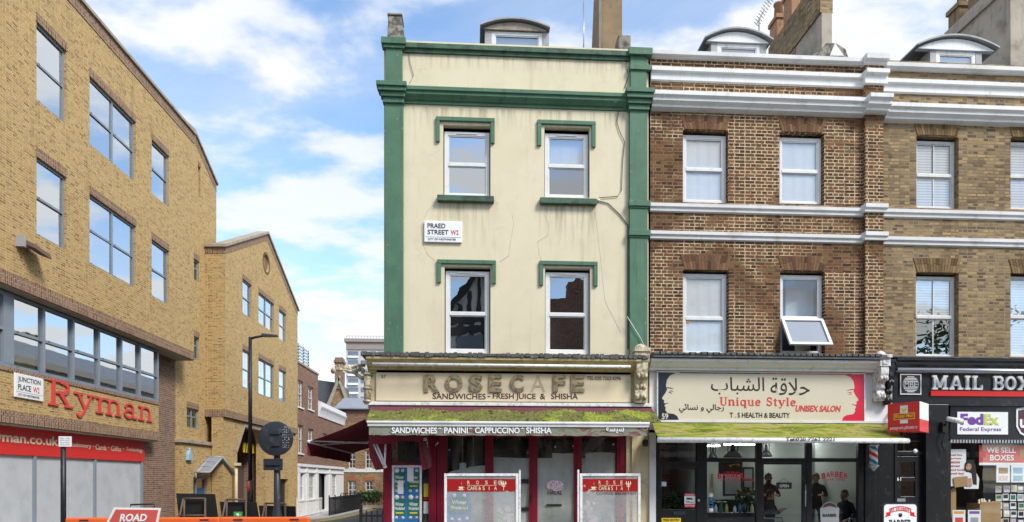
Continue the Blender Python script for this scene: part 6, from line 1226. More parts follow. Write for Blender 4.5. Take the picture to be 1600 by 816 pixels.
m = MB(); m.pbox(PAo, 10, sE + .0, 6.42, 6.748, -.02, 1.0); m.build('soldier_course', 'soldier_brick', off, uvrot=True)
m = MB(); m.pbox(PAo, 10, sE - .02, 6.39, 6.418, .02, .95); m.build('overhang_soffit', 'coping_stone', off)
m = MB(); m.pbox(PAo, 10, sE + .02, top_z - .36, top_z, -.02, .3); m.build('parapet_course', 'soldier_brick', off, uvrot=True)
m = MB(); m.pbox(PAo, 10, sE + .04, top_z + .002, top_z + .11, -.09, .4); m.build('coping', 'coping_stone', off, bevel=.01)
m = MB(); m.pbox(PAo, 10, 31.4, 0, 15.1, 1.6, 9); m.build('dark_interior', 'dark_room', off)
def office_window(parent, P, a0, a1, z0, z1, cols, d=.06, mat='grey_frame', gl='office_glass', lintel=True, rail=.5, green=False):
    m = MB(); fw = .065; t = .06
    m.pbox(P, a0, a0 + fw, z0, z1, d, d + t); m.pbox(P, a1 - fw, a1, z0, z1, d, d + t); m.pbox(P, a0 + fw, a1 - fw, z1 - fw, z1, d, d + t); m.pbox(P, a0 + fw, a1 - fw, z0, z0 + fw, d, d + t)
    zr = z0 + (z1 - z0) * rail
    for i in range(1, cols): a = a0 + (a1 - a0) * i / cols; m.pbox(P, a - .04, a + .04, z0 + fw, z1 - fw, d - .004, d + t)
    for i in range(cols):
        b0 = a0 + (a1 - a0) * i / cols + (fw if i == 0 else .04); b1 = a0 + (a1 - a0) * (i + 1) / cols - (fw if i == cols - 1 else .04)
        m.pbox(P, b0, b1, zr - .035, zr + .035, d + .004, d + t)
        for zz in (z0 + fw, zr + .035): m.pbox(P, b0 + .1, b0 + .14, zz - .02, zz, d - .02, d - .005); m.pbox(P, b1 - .14, b1 - .1, zz - .02, zz, d - .02, d - .005)
    w_ = m.build('window', mat, parent, bevel=.005)
    for i in range(cols):
        b0 = a0 + (a1 - a0) * i / cols + .03; b1 = a0 + (a1 - a0) * (i + 1) / cols - .03
        for y0, y1 in ((z0 + .03, zr), (zr, z1 - .03)):
            e = [random.uniform(-.006, .006) for _ in range(3)]; g = MB(); dd = d + t - .02
            g.quad([P(b0, dd + e[0], y0), P(b1, dd + e[1], y0), P(b1, dd + e[1] + e[2], y1), P(b0, dd + e[0] + e[2], y1)]); g.build('pane', gl, w_)
    if lintel: g = MB(); g.pbox(P, a0 - .02, a1 + .02, z1 + .005, z1 + .25, -.012, .05); g.build('lintel', 'soldier_brick', w_, uvrot=True)
    return w_
for i, q in enumerate(offw): office_window(off, PAo, *q, 2 if i in (1, 4) else 1, gl='office_glass')
# ribbon window, sign panel, shopfront
rb0, rb1 = 17.95, ls(248, oP); zr0, zr1 = 4.46, 6.36
m = MB(); n = 6; edges = [rb0 + (rb1 - rb0) * i / n for i in range(n + 1)]; edges = [ls(p, oP) for p in (17, 69, 115, 155, 190, 219, 248)]
m.pbox(PP_, 10, 17.4, zr0, zr1, .05, .12); rm = (zr0 + zr1) / 2
m.pbox(PP_, edges[0], edges[-1], zr0, zr0 + .09, 0, .1); m.pbox(PP_, edges[0], edges[-1], zr1 - .07, zr1, 0, .1)
for i, e in enumerate(edges):
    e0 = e if i == 0 else (e - .10 if i == n else e - .05); m.pbox(PP_, e0, e0 + .10, zr0 + .09, zr1 - .07, -.006, .1)
for i in range(n):
    b0, b1 = edges[i] + (.1 if i == 0 else .05), edges[i + 1] - (.1 if i == n - 1 else .05); m.pbox(PP_, b0, b1, rm - .04, rm + .04, .004, .1)
    for zz in (zr0 + .09, rm + .04): m.pbox(PP_, b0 + .12, b0 + .17, zz - .02, zz, -.02, .0); m.pbox(PP_, b1 - .17, b1 - .12, zz - .02, zz, -.02, .0)
rw = m.build('ribbon_window', 'grey_frame', off, bevel=.005)
for i in range(n):
    for y0, y1 in ((zr0 + .08, rm), (rm, zr1 - .06)):
        e = random.uniform(-.006, .006); g = MB(); g.quad([PP_(edges[i] + .03, .07, y0), PP_(edges[i + 1] - .03, .07 + e, y0), PP_(edges[i + 1] - .03, .07 + e, y1), PP_(edges[i] + .03, .07, y1)]); g.build('pane', 'office_glass', rw)
g = MB(); g.quad([PP_(edges[0], .25, zr0), PP_(edges[1], .25, zr0), PP_(edges[1], .25, zr1 - .5), PP_(edges[0], .25, zr1 - .5)]); g.build('blind', 'print_lime', rw)
m = MB(); m.pbox(PP_, 10, 17.85, zr0, zr0 + .1, 0, .1); m.pbox(PP_, 17.55, 17.93, zr0 + .1, zr1, -.004, .1); m.pbox(PP_, 10, 17.55, zr1 - .1, zr1, 0, .1); m.pbox(PP_, 10, 17.55, rm - .04, rm + .04, 0, .1); rw2 = m.build('ribbon_window', 'grey_frame', off); g = MB(); g.quad([PP_(10, .07, zr0), PP_(17.6, .07, zr0), PP_(17.6, .07, zr1), PP_(10, .07, zr1)]); g.build('pane', 'office_glass', rw2)
sP = ls(248, oP); m = MB(); m.wall(PP_, 10, sP, 3.36, zr0 - .1, (), .1); m.quad([PP_(sP, 0, 3.36), PP_(sP, .6, 3.36), PP_(sP, .6, zr1), PP_(sP, 0, zr1)]); m.build('sign_panel', 'buff_brick', off)
m = MB(); m.pbox(PP_, 10, sP + .02, zr0 - .1, zr0 - .002, -.03, .3); m.build('sill_course', 'soldier_brick', off, uvrot=True)
m = MB(); m.pbox(PP_, 10, sP + .02, 3.05, 3.358, -.02, .35); m.build('soldier_course', 'soldier_brick', off, uvrot=True)
m = MB(); m.pbox(PP_, 10, sP, 3.0, 3.045, .02, .34); m.build('panel_soffit', 'coping_stone', off)
sF = ls(226, oS); m = MB(); m.pbox(PS_, 10, sF, 2.26, 2.998, 0, .12); m.build('shop_fascia', 'red_sign', off)
m = MB(); sms = [ls(p, oS) for p in (56, 150, 223)] + [15.0, 12.2]
for s in sms: m.pbox(PS_, s - .05, s + .05, 0, 2.255, .01, .14)
m.pbox(PS_, 10, sF, .0, .18, .02, .13); m.build('shopfront_frame', 'grey_frame', off)
ss_ = sorted(sms + [10]); 
for a, b in zip(ss_, ss_[1:]): g = MB(); g.quad([PS_(a + .05, .07, .18), PS_(b - .05, .07, .18), PS_(b - .05, .07, 2.255), PS_(a + .05, .07, 2.255)]); g.build('boarded_pane', 'grey_board', off)
m = MB(); sPe = ls(274, oB); m.wall(PBo, sF, sPe, 0 + gz(25) - .1, 6.4); m.quad([PBo(sPe, 0, -.6), PBo(sPe, .5, -.6), PBo(sPe, .5, 6.4), PBo(sPe, 0, 6.4)]); m.quad([PBo(sF, 0, -.5), PBo(sF, .3, -.5), PBo(sF, .3, 6.4), PBo(sF, 0, 6.4)]); m.build('pier', 'pier_brick', off)
# rear bay with the falling roof line and its small windows
sB0, sB1 = sPe + .001, ls(338, oB) ; zpk, zlo = lz(303, 207, oB), lz(338, 290, oB)
sw = [(28.8, 30.05, 10.15, 11.05), (28.8, 30.05, 6.78, 7.75), (28.85, 30.0, 3.78, 4.62)]; slit = (29.95, 30.2, 14.2, 15.2)
m = MB(); m.wall(PBo, sB0, sB1, -.7, 13.9, sw, .14); m.ppoly(PBo, [(sB0, 13.9), (slit[0], 13.9), (slit[0], lz(303, 207, oB) - .1), (29.5, zpk), (sB0, zpk - .2)], 0, .4)
m.ppoly(PBo, [(slit[1], 13.9), (sB1, 13.9), (sB1, zlo), (slit[1], zpk - (zpk - zlo) * (slit[1] - 29.5) / (sB1 - 29.5))], .0, .4); m.pbox(PBo, slit[0], slit[1], 13.9, slit[3], .12, .4); m.pbox(PBo, slit[0], slit[1], slit[3], zpk - .25, 0.001, .4)
m.build('rear_bay', 'buff_brick', off)
m = MB(); m.pbox(PBo, sB1 - .02, sB1, -.7, zlo, .4, 8); m.build('end_wall', 'buff_brick', off)
m = MB(); m.ppoly(PBo, [(sB0, zpk - .17), (29.5, zpk + .02), (sB1 + .06, zlo + .02), (sB1 + .06, zlo + .13), (29.5, zpk + .13), (sB0, zpk - .05)], -.08, .5); m.build('raking_coping', 'coping_stone', off)
m = MB(); m.ppoly(PBo, [(sB0, zpk - .5), (29.5, zpk - .32), (sB1, zlo - .32), (sB1, zlo), (29.5, zpk), (sB0, zpk - .18)], -.012, -.001); m.build('raking_course', 'soldier_brick', off, uvrot=True)
m = MB(); m.pbox(PBo, slit[0], slit[1], slit[3], slit[3] + .2, -.012, -.0); m.build('slit_lintel', 'soldier_brick', off, uvrot=True)
for q in sw: office_window(off, PBo, *q, 2, gl='green_glass', mat='grey_green_frame', rail=.6)
# letters and plates on the office
rl = thing('red_letter_sign', 'big red slab serif letters on the buff brick band of the office block', 'shop sign', (-oP, 21, 3.6), FL)
m = MB(); s0, s1 = ls(72, oP), ls(237, oP); zb = 3.68; h = lz(85, 597, oP) - lz(85, 630, oP) ; h = .73
stroke_word(m, PP_, 'Ryman', s0, s1, zb, h, -.002, .045, wt=.72); m.build('slab_letter', 'red_letter', rl)
fl_ = thing('shop_lettering', 'cream typewriter lettering on the red fascia of the boarded shop', 'shop sign', (-oS, 21, 2.4), FL)
m = MB(); m.text(PS_, 'Ryman.co.uk', ls(-22, oS), ls(91, oS), 2.50, 2.84, 0, .004, .02); m.build('lettering', 'print_cream', fl_)
for s, p0, p1 in (('Stationery', 107, 142.5), ('·', 145, 147), ('Cards', 149, 166), ('·', 168.5, 170.5), ('Gifts', 173, 189), ('·', 192, 194), ('Technology', 197, 223)): m = MB(); m.text(PS_, s, ls(p0, oS) if p0 < 222 else 0, min(ls(p1, oS), sF - .05), (2.56 if s != '·' else 2.64), (2.73 if s != '·' else 2.68), 0, .004, .012); m.build('lettering', 'print_cream', fl_)
q0, q1 = ls(20, oP), ls(65, oP)
plate('street_name_plate', 'white street name plate on buff brick beside the big red letters', PP_, (q0, q1, lz(20, 620, oP), lz(20, 582, oP)), oP, [('JUNCTION', .10, .88, .62, .88, 0, .008), ('PLACE', .10, .54, .32, .56, 0, .008), ('W2', .62, .84, .32, .56, 1, .01), ('CITY OF WESTMINSTER', .10, .84, .08, .17, 0, .0)], FL, (-oP, (q0 + q1) / 2, 3.8))
fl2 = thing('flood_light', 'rusty flood light fixed to the buff brick wall between the windows', 'lamp', (-oA, 18, 7.5), FL); s = ls(42, oA); zz = lz(42, 386, oA)
m = MB(); m.hexa([PAo(s - .32, -.10, zz - .02), PAo(s + .34, -.10, zz - .10), PAo(s + .34, -.42, zz - .22), PAo(s - .32, -.42, zz - .14), PAo(s - .30, -.08, zz + .12), PAo(s + .32, -.08, zz + .04), PAo(s + .32, -.40, zz - .10), PAo(s - .30, -.40, zz - .02)]); m.build('lamp_head', 'brown_metal', fl2, bevel=.01); m = MB(); m.pbox(PAo, s - .42, s - .33, zz - .12, zz + .16, -.2, -.002); m.pbox(PAo, s - .05, s + .05, zz - .05, zz + .05, -.1, -.0015); m.build('bracket', 'print_grey', fl2)
# porch block with the door, canopy and bell
oC = 12.33; PC = side(oC); sC0, sC1 = ls(285, oC), 30.75
m = MB(); dq = (ls(302, oC), ls(324, oC), -.6, 1.72); m.wall(PC, sC0, sC1, -.7, 3.1, [dq], .22); m.quad([PC(sC0, 0, -.7), PC(sC0, .4, -.7), PC(sC0, .4, 3.1), PC(sC0, 0, 3.1)]); m.build('porch_block', 'buff_brick', off)
m = MB(); m.pbox(PC, sC0 - .1, sC1, 3.102, 3.25, -.1, .35); m.build('porch_coping', 'coping_stone', off, bevel=.015)
m = MB(); a0, a1 = dq[0], dq[1]; m.pbox(PC, a0, a0 + .1, -.5, 1.72, .08, .16); m.pbox(PC, a1 - .1, a1, -.5, 1.72, .08, .16); m.pbox(PC, a0 + .1, a1 - .1, 1.62, 1.72, .08, .16); m.pbox(PC, a0 + .45, a0 + .53, -.5, 1.62, .08, .16); od = m.build('door', 'grey_frame', off, bevel=.005)
g = MB(); g.quad([PC(a0 + .1, .12, -.5), PC(a1 - .1, .12, -.5), PC(a1 - .1, .12, 1.62), PC(a0 + .1, .12, 1.62)]); g.build('door_pane', 'green_glass', od); g = MB(); g.pbox(PC, a0 + .6, a1 - .15, .95, 1.25, .09, .10); g.build('door_notice', 'print_blue', od)
m = MB(); m.pbox(PC, ls(340, oC), ls(349, oC), -.7, 1.75, -.14, -.002); m.build('porch_pier', 'buff_brick', off)
can = thing('door_canopy', 'small gabled glass and grey metal canopy over the office side door', 'canopy', (-oC, 29.8, 1.9), FL)
sc_, oF = ls(325, oC), .62; hw = 1.36; za, ze = 2.60, 1.92
m = MB()
for sgn_ in (-1, 1): m.hexa([PC(sc_, -.002, za - .03), PC(sc_ + sgn_ * hw, -.002, ze - .03), PC(sc_ + sgn_ * hw, -oF, ze - .03), PC(sc_, -oF, za - .03), PC(sc_, -.002, za), PC(sc_ + sgn_ * hw, -.002, ze), PC(sc_ + sgn_ * hw, -oF, ze), PC(sc_, -oF, za)])
m.build('canopy_sheet', 'grey_slate', can)
m = MB()
for sgn_ in (-1, 1):
    m.tube([PC(sc_, -oF, za), PC(sc_ + sgn_ * hw, -oF, ze)], .05, 6); m.tube([PC(sc_, -.1, za), PC(sc_ + sgn_ * hw, -.1, ze)], .04, 6); m.tube([PC(sc_ + sgn_ * hw, -.0, ze), PC(sc_ + sgn_ * hw, -oF, ze)], .045, 6)
    for f in (.33, .66): m.tube([PC(sc_ + sgn_ * hw * f, -.01, za + (ze - za) * f + .02), PC(sc_ + sgn_ * hw * f, -oF, za + (ze - za) * f + .02)], .025, 6)
m.tube([PC(sc_, -.0, za), PC(sc_, -oF, za)], .05, 6); m.tube([PC(sc_ - hw, -.05, ze), PC(sc_ - hw, -.05, ze - .25)], .04, 6); m.build('canopy_frame', 'print_grey', can)
bl = thing('alarm_bell', 'pale blue alarm bell box on the buff brick porch', 'alarm', (-oC, 28, 2.4), FL); s = ls(293.5, oC); zz = lz(293, 711, oC); m = MB(); m.ppoly(PC, [(s - .22, zz - .22), (s + .22, zz - .22), (s + .18, zz + .02), (s + .07, zz + .20), (s - .07, zz + .20), (s - .18, zz + .02)], -.12, -.002); m.lathe(PC(s, -.06, zz + .2), [(.05, 0), (.05, .05), (.02, .09)], 10); m.build('bell_box', 'bell_blue', bl, bevel=.015)

# ================================================================ GABLED WING
oG = 11.7; PG = side(oG); g0, g1 = ls(352, oG), ls(465, oG); ze, zp, sp = 11.95, 14.55, (ls(352, oG) + ls(465, oG)) / 2
gab = thing('gabled_building', 'buff brick gabled wing with a round recess in its gable and a wide gateway below', 'building', (-oG, 36, 0), FL)
gw = [(32.75, 33.97, 9.5, 11.15), (34.99, 37.46, 9.55, 11.12), (38.36, 39.67, 9.45, 11.1), (32.75, 33.97, 6.0, 7.8), (34.99, 37.46, 5.95, 7.78), (38.36, 39.67, 6.0, 7.77)]
gs0, gs1 = ls(374, oG), ls(418, oG); zg = 4.15; dd0, dd1 = ls(441, oG), ls(453, oG)
m = MB(); m.wall(PG, g0, g1, 4.72, ze, gw, .14)
N_ = 24; cxo, czo, ro = 36.2, 12.95, .45
m.ppoly(PG, [(g0, ze), (cxo - ro, ze), (cxo - ro, ze + .2), (cxo - ro, zp - (zp - ze) * ro / (sp - g0) * 1.0 - .02 * 0), (g0, ze)][:2] + [(cxo - ro, zp - (zp - ze) * abs(cxo - ro - sp) / (sp - g0))], 0, .3)
m.ppoly(PG, [(cxo + ro, ze), (g1, ze), (cxo + ro, zp - (zp - ze) * abs(cxo + ro - sp) / (sp - g0))], 0, .3)
for i in range(N_):        # gable middle, cut round for the oculus
    a, b = -math.pi + 2 * math.pi * i / N_, -math.pi + 2 * math.pi * (i + 1) / N_
    def outp(t):
        c, s = math.cos(t), math.sin(t); k = 1 / max(abs(c), 1e-6)
        x, zz = cxo + ro * c, czo + ro * s
        if abs(c) < .7071: return (x, ze if s < 0 else zp - (zp - ze) * abs(x - sp) / (sp - g0))
        X = cxo + (ro if c > 0 else -ro); return (X, czo + ro * s if abs(s) < .6 else (ze if s < 0 else zp - (zp - ze) * abs(X - sp) / (sp - g0)))
    m.quad([PG(cxo + ro * math.cos(a), 0, czo + ro * math.sin(a)), PG(cxo + ro * math.cos(b), 0, czo + ro * math.sin(b)), PG(outp(b)[0], 0, outp(b)[1]), PG(outp(a)[0], 0, outp(a)[1])])
    m.quad([PG(cxo + ro * math.cos(a), 0, czo + ro * math.sin(a)), PG(cxo + ro * math.cos(b), 0, czo + ro * math.sin(b)), PG(cxo + ro * math.cos(b), .1, czo + ro * math.sin(b)), PG(cxo + ro * math.cos(a), .1, czo + ro * math.sin(a))])
m.quad([PG(cxo + ro * math.cos(2 * math.pi * i / 24), .1, czo + ro * math.sin(2 * math.pi * i / 24)) for i in range(24)])
m.quad([PG(g0, 0, 4.72), PG(g0, 1.0, 4.72), PG(g0, 1.0, ze), PG(g0, 0, ze)]); m.build('wall', 'buff_brick', gab)
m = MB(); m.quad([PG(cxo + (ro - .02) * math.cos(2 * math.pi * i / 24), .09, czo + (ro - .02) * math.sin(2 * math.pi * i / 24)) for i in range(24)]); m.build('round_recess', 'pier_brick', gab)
m = MB()
for i in range(24):
    a, b = 2 * math.pi * i / 24, 2 * math.pi * (i + .88) / 24; m.ppoly(PG, [(cxo + ro * math.cos(a), czo + ro * math.sin(a)), (cxo + ro * math.cos(b), czo + ro * math.sin(b)), (cxo + (ro + .13) * math.cos(b), czo + (ro + .13) * math.sin(b)), (cxo + (ro + .13) * math.cos(a), czo + (ro + .13) * math.sin(a))], -.015, .01)
m.build('brick_ring', 'stock_wedge', gab)
m = MB(); m.pbox(PG, g0 - .02, g1, 4.40, 4.718, -.02, .5); m.pbox(PG, g0 - .022, g0 - .0, 4.40, 4.718, .5, 1.0); m.build('soldier_course', 'soldier_brick', gab, uvrot=True)
for sgn_, e in ((-1, g0), (1, g1)):
    m = MB(); t = .34; m.ppoly(PG, [(e, ze - t), (sp, zp - t), (sp, zp), (e, ze)], -.014, -.002); m.build('raking_course', 'soldier_brick', gab, uvrot=True)
    m = MB(); e2 = e + sgn_ * .12; m.ppoly(PG, [(e2, ze - .05), (sp, zp + .01), (sp, zp + .13), (e2, ze + .07)], -.09, .5); m.build('coping', 'coping_stone', gab)
m = MB(); m.pbox(PG, g0 - .09, g0 + .0, ze - .05, ze + .07, .0, 1.0); m.build('return_coping', 'coping_stone', gab); m = MB(); m.pbox(PG, g0 - .015, g0 - .001, ze - .34, ze - .052, .0, 1.0); m.build('return_course', 'soldier_brick', gab, uvrot=True)
m = MB(); m.ppoly(PG, [(g0, ze), (g1, ze), (sp, ze + 1)], .51, 9); m.build('roof', 'slate', gab)
m = MB(); m.pbox(PG, g1 - .3, g1 - .001, -.7, ze, .001, 9); m.build('end_wall', 'buff_brick', gab)
m = MB(); m.pbox(PG, g0 + .3, g1 - .4, 5.0, ze - .3, 1.2, 8); m.build('dark_interior', 'dark_room', gab)
# ground storey: chamfered gateway and a door
P2g = side(oG + .1); ch_ = .75
m = MB(); m.pbox(P2g, g0 + .0, gs0, -.7, 4.398, 0, .5); m.pbox(P2g, gs1, dd0, -.7, 4.398, 0, .5); m.pbox(P2g, dd1, g1 - .31, -.7, 4.398, 0, .5); m.pbox(P2g, dd0, dd1, 1.65, 4.398, 0, .5); m.pbox(P2g, gs0, gs1, zg, 4.398, .001, .5); m.ppoly(P2g, [(gs0, zg - 1.3), (gs0 + ch_ * 1.35, zg), (gs0, zg)], .0015, .5); m.ppoly(P2g, [(gs1 - .5, zg), (gs1, zg - .6), (gs1, zg)], .0015, .5); m.build('ground_storey', 'buff_brick', gab)
m = MB(); m.ppoly(P2g, [(gs0 - .02, zg - 1.3), (gs0 + ch_ * 1.35, zg), (gs0 + ch_ * 1.35 + .0, zg + .2), (gs0 - .16, zg - 1.22)], -.02, -.002); m.pbox(P2g, gs0 + ch_ * 1.35, gs1 - .2, zg, zg + .2, -.02, -.002); m.build('gateway_trim', 'coping_stone', gab)
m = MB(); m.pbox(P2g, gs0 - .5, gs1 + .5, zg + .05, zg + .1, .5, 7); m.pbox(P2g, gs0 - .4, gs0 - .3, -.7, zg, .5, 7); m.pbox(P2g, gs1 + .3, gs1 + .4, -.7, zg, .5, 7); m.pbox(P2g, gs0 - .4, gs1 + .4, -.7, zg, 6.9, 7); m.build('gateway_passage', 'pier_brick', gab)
m = MB(); m.pbox(P2g, dd0, dd1, -.6, 1.649, .2, .26); m.build('side_door', 'black_metal', gab)
for q in gw: office_window(gab, PG, *q, 2 if q[1] - q[0] > 2 else 1, gl='office_glass')
m = MB(); q = gw[4]; m.quad([PG(q[0], .2, q[2]), PG(q[1], .2, q[2]), PG(q[1], .2, q[2] + 1.0), PG(q[0], .2, q[2] + 1.0)]); m.build('blind', 'print_green', gab)
hb = thing('height_sign', 'yellow and black height limit board hung in the gateway', 'sign', (-oG - 1, 34, 3.2), FL); PH = side(oG + .75); a0, a1 = ls(381, oG + .75), ls(430, oG + .75); z0, z1 = 3.0, 3.48
m = MB(); m.pbox(PH, a0, a1, z0, z1, 0, .05, 0)
for k in range(3): s = a0 + .15 + k * .3; m.ppoly(PH, [(s, z0), (s + .12, z0), (s + .28, z1), (s + .16, z1)], -.006, -.001, 1)
m.text(PH, 'MAX HEADROOM', a0 + 1.6, a1 - .4, z0 + .13, z1 - .13, 0, .004, .02, mi=1); m.pbox(PH, a0 + .5, a0 + .54, z1, zg + .1, .01, .03, 1); m.pbox(PH, a1 - .5, a1 - .46, z1, zg + .1, .01, .03, 1); m.build('board', ['height_yellow', 'print_black'], hb)
gt = thing('steel_gate', 'brown steel gate of close bars shut across the gateway', 'gate', (-oG - 1, 34, -.5), FL); PZ = side(oG + 1.3)
m = MB(); a0, a1 = gs0 - .2, gs1 + .2
for i in range(60): s = a0 + (a1 - a0) * i / 60; m.pbox(PZ, s, s + .055, -.5, 2.35 + .0 * i, 0, .03)
for zz in (-.35, .9, 2.15): m.pbox(PZ, a0, a1, zz, zz + .07, .031, .07)
m.pbox(PZ, a0, a1, -.5, 2.3, .072, .08); m.build('gate_leaf', 'gate_brown', gt); m = MB(); m.pbox(PZ, (a0 + a1) / 2 - .04, (a0 + a1) / 2 + .04, -.5, 2.45, -.02, .08); m.build('gate_post', 'gate_brown', gt)
bpz = thing('bollard_post', 'slim cream post at the jamb of the gateway', 'post', (-oG + .15, 33, -.4), FL); m = MB(); s = ls(370, oG - .15); m.tube([(-oG + .12, s, -.5), (-oG + .12, s, lz(370, 728, oG))], .07, 10); m.lathe((-oG + .12, s, lz(370, 728, oG)), [(.11, 0), (.11, .06), (.04, .12)], 10); m.pbox(PG, s - .15, s + .15, lz(370, 728, oG), lz(370, 728, oG) + .12, -.3, -.08); m.build('post', 'cream_paint', bpz)
# ================================================================ HOUSES FURTHER ALONG
rbh = thing('brick_town_house', 'red brown brick house over a white stucco ground floor, with a trellis on its roof', 'building', (-11.7, 45, -.6), FL)
f0, f1, f2 = g1 + .01, ls(497, oG), ls(537, oG); zt1, zw, zt2 = 8.75, 2.55, 7.2
def archwin(P, parent, a0, a1, z0, z1, mat='timber_frame', d=.1, arch=True):
    m = MB(); fw = .07; am = (a0 + a1) / 2; zr = (z0 + z1) / 2
    m.pbox(P, a0, a0 + fw, z0, z1, d, d + .06); m.pbox(P, a1 - fw, a1, z0, z1, d, d + .06); m.pbox(P, a0 + fw, a1 - fw, z1 - fw, z1, d, d + .06); m.pbox(P, a0 + fw, a1 - fw, z0, z0 + fw, d, d + .06); m.pbox(P, a0 + fw, a1 - fw, zr - .03, zr + .03, d - .01, d + .06)
    m.pbox(P, am - .018, am + .018, z0 + fw, zr - .031, d + .01, d + .05); m.pbox(P, am - .018, am + .018, zr + .031, z1 - fw, d + .01, d + .05)
    for zz in ((z0 + zr) / 2, (z1 + zr) / 2): m.pbox(P, a0 + fw, a1 - fw, zz - .014, zz + .014, d + .012, d + .048)
    w_ = m.build('sash_window', mat, parent); g = MB(); g.quad([P(a0 + fw, d + .045, z0), P(a1 - fw, d + .045, z0), P(a1 - fw, d + .045, z1), P(a0 + fw, d + .045, z1)]); g.build('pane', 'house_glass', w_)
    g = MB(); g.pbox(P, a0 - .06, a1 + .06, z0 - .09, z0 - .002, -.07, d); g.build('sill', 'white_render', w_); return w_
tw = [(42.15, 43.25, 6.1, 7.75), (44.45, 45.75, 6.2, 7.7), (42.15, 43.25, 3.25, 5.0), (44.45, 45.75, 3.35, 4.95)]
gw2 = [(42.3, 43.5, .35, 2.0), (44.7, 46.1, .35, 2.0), (47.2, 49.4, -.5, 2.05), (51.2, 52.6, .3, 2.0)]
m = MB(); m.wall(PG, f0, f1, zw, zt1, tw, .1); m.quad([PG(f1, 0, zt2), PG(f1, 5, zt2), PG(f1, 5, zt1), PG(f1, 0, zt1)]); m.build('wall', 'red_brown_brick', rbh)
sw2 = [(48.3, 49.5, 3.3, 4.9), (51.3, 52.6, 3.3, 4.9)]; m = MB(); m.wall(PG, f1, f2, zw, 5.95, sw2, .1); m.build('lower_wall', 'red_brown_brick', rbh)
m = MB(); m.wall(PG, f0, f2, -.7, zw - .001, gw2, .14); m.build('stucco_storey', 'white_render', rbh); m = MB(); m.pbox(PG, f0, f2, zw - .12, zw + .05, -.1, .05); m.pbox(PG, f0, f2, zw - .5, zw - .44, -.05, .0); m.build('band_course', 'white_render', rbh)
for i in range(4):
    s = (f0 + .12, 44.0, 46.5, 50.2)[i]; m = MB(); m.pbox(PG, s - .1, s + .28, -.6, zw - .121, -.05, -.001); m.build('stucco_pilaster', 'white_render', rbh)
m = MB(); m.prof(PG, [(0, 6.7), (-.26, 6.7), (-.26, 6.6), (-.16, 6.4), (-.10, 6.2), (-.06, 5.95), (0, 5.95)], f1 + .01, f2); m.pbox(PG, f1 + .01, f2, 6.7, 6.95, -.2, .2); m.build('cornice', 'white_render', rbh)
m = MB(); m.hexa([PG(f1, .1, 6.9), PG(f2, .1, 6.9), PG(f2, 5, 6.9), PG(f1, 5, 6.9), PG(f1, .1, 6.95), PG(f2, .1, 6.95), PG(f2, 5, 9.6), PG(f1, 5, 9.6)]); m.build('roof', 'grey_slate', rbh)
m = MB(); m.pbox(PG, f0, f1 + .05, zt1 + .002, zt1 + .12, -.06, .3); m.build('coping', 'coping_stone', rbh)
m = MB(); m.pbox(PG, f0, f2, 2.6, 6.0, 1, 8); m.pbox(PG, f0, f2, -.6, 2.4, .9, 8); m.build('dark_interior', 'dark_room', rbh)
for q in tw + sw2: archwin(PG, rbh, *q)
for q in gw2[:2] + gw2[3:]: archwin(PG, rbh, *q)
m = MB(); m.pbox(PG, 47.3, 49.3, -.5, 2.04, .3, .36); m.build('front_door', 'dark_grey_metal', rbh)
m = MB(); m.pbox(PG, f2 - .05, f2, -.7, 6.7, .01, 8); m.build('end_wall', 'red_brown_brick', rbh)
tr = thing('roof_trellis', 'grey slatted screen on posts along the roof edge of the red brick house', 'screen', (-12, 44, zt1), FL); Ptr = side(oG + .25); tz0, tz1 = zt1 + .12, zt1 + 1.32
m = MB()
for i in range(6): zz = tz0 + .1 + i * .2; m.pbox(Ptr, f0 + .02, f1 - 1.3, zz, zz + .13, 0, .02)
m.build('slat_panel', 'print_grey', tr); m = MB()
for s in (f0 + .05, f0 + 1.2, f0 + 2.4, f1 - 1.35): m.pbox(Ptr, s, s + .08, tz0, tz1 + .1, .021, .09)
m.build('screen_post', 'dark_grey_metal', tr)
# house closing the street
Ye = 57.0; PE = front(Ye); e0, e1 = tx(527, Ye), tx(735, Ye); zev = tz(565, 640, Ye)
eh = thing('street_end_house', 'yellow brown brick house with white sashes and a grey slate roof closing the street', 'building', ((e0 + e1) / 2, Ye, -.62))
ew = [R(545, 556, 704, 732, Ye), R(571, 582, 704, 732, Ye), R(544, 557, 752, 779, Ye), R(571, 584, 752, 779, Ye), R(610, 622, 704, 732, Ye), R(610, 622, 752, 779, Ye), R(650, 662, 704, 732, Ye), R(650, 662, 752, 779, Ye), R(690, 702, 704, 732, Ye), R(690, 702, 752, 779, Ye)]
m = MB(); m.wall(PE, e0, e1, -.9, tz(565, 660, Ye), ew, .12); m.build('wall', 'ochre_brick', eh); m = MB(); m.wall(PE, e0, e1, tz(565, 660, Ye), zev); m.build('upper_wall', 'red_brown_brick', eh)
m = MB(); m.pbox(PE, e0, e1, tz(565, 738, Ye), tz(565, 733, Ye), -.06, .0); m.build('band_course', 'white_render', eh)
m = MB(); zr_ = tz(565, 622, Ye + 4); m.hexa([(e0 - .2, Ye - .3, zev), (e1, Ye - .3, zev), (e1, Ye + 4, zev), (e0 - .2, Ye + 4, zev), (e0 - .2, Ye - .3, zev + .1), (e1, Ye - .3, zev + .1), (e1, Ye + 4, zr_), (e0 - .2, Ye + 4, zr_)]); m.build('roof', 'grey_slate', eh)
m = MB(); m.box(e0 + .3, e1, Ye + 1, Ye + 6, -.6, zev - .5); m.build('dark_interior', 'dark_room', eh)
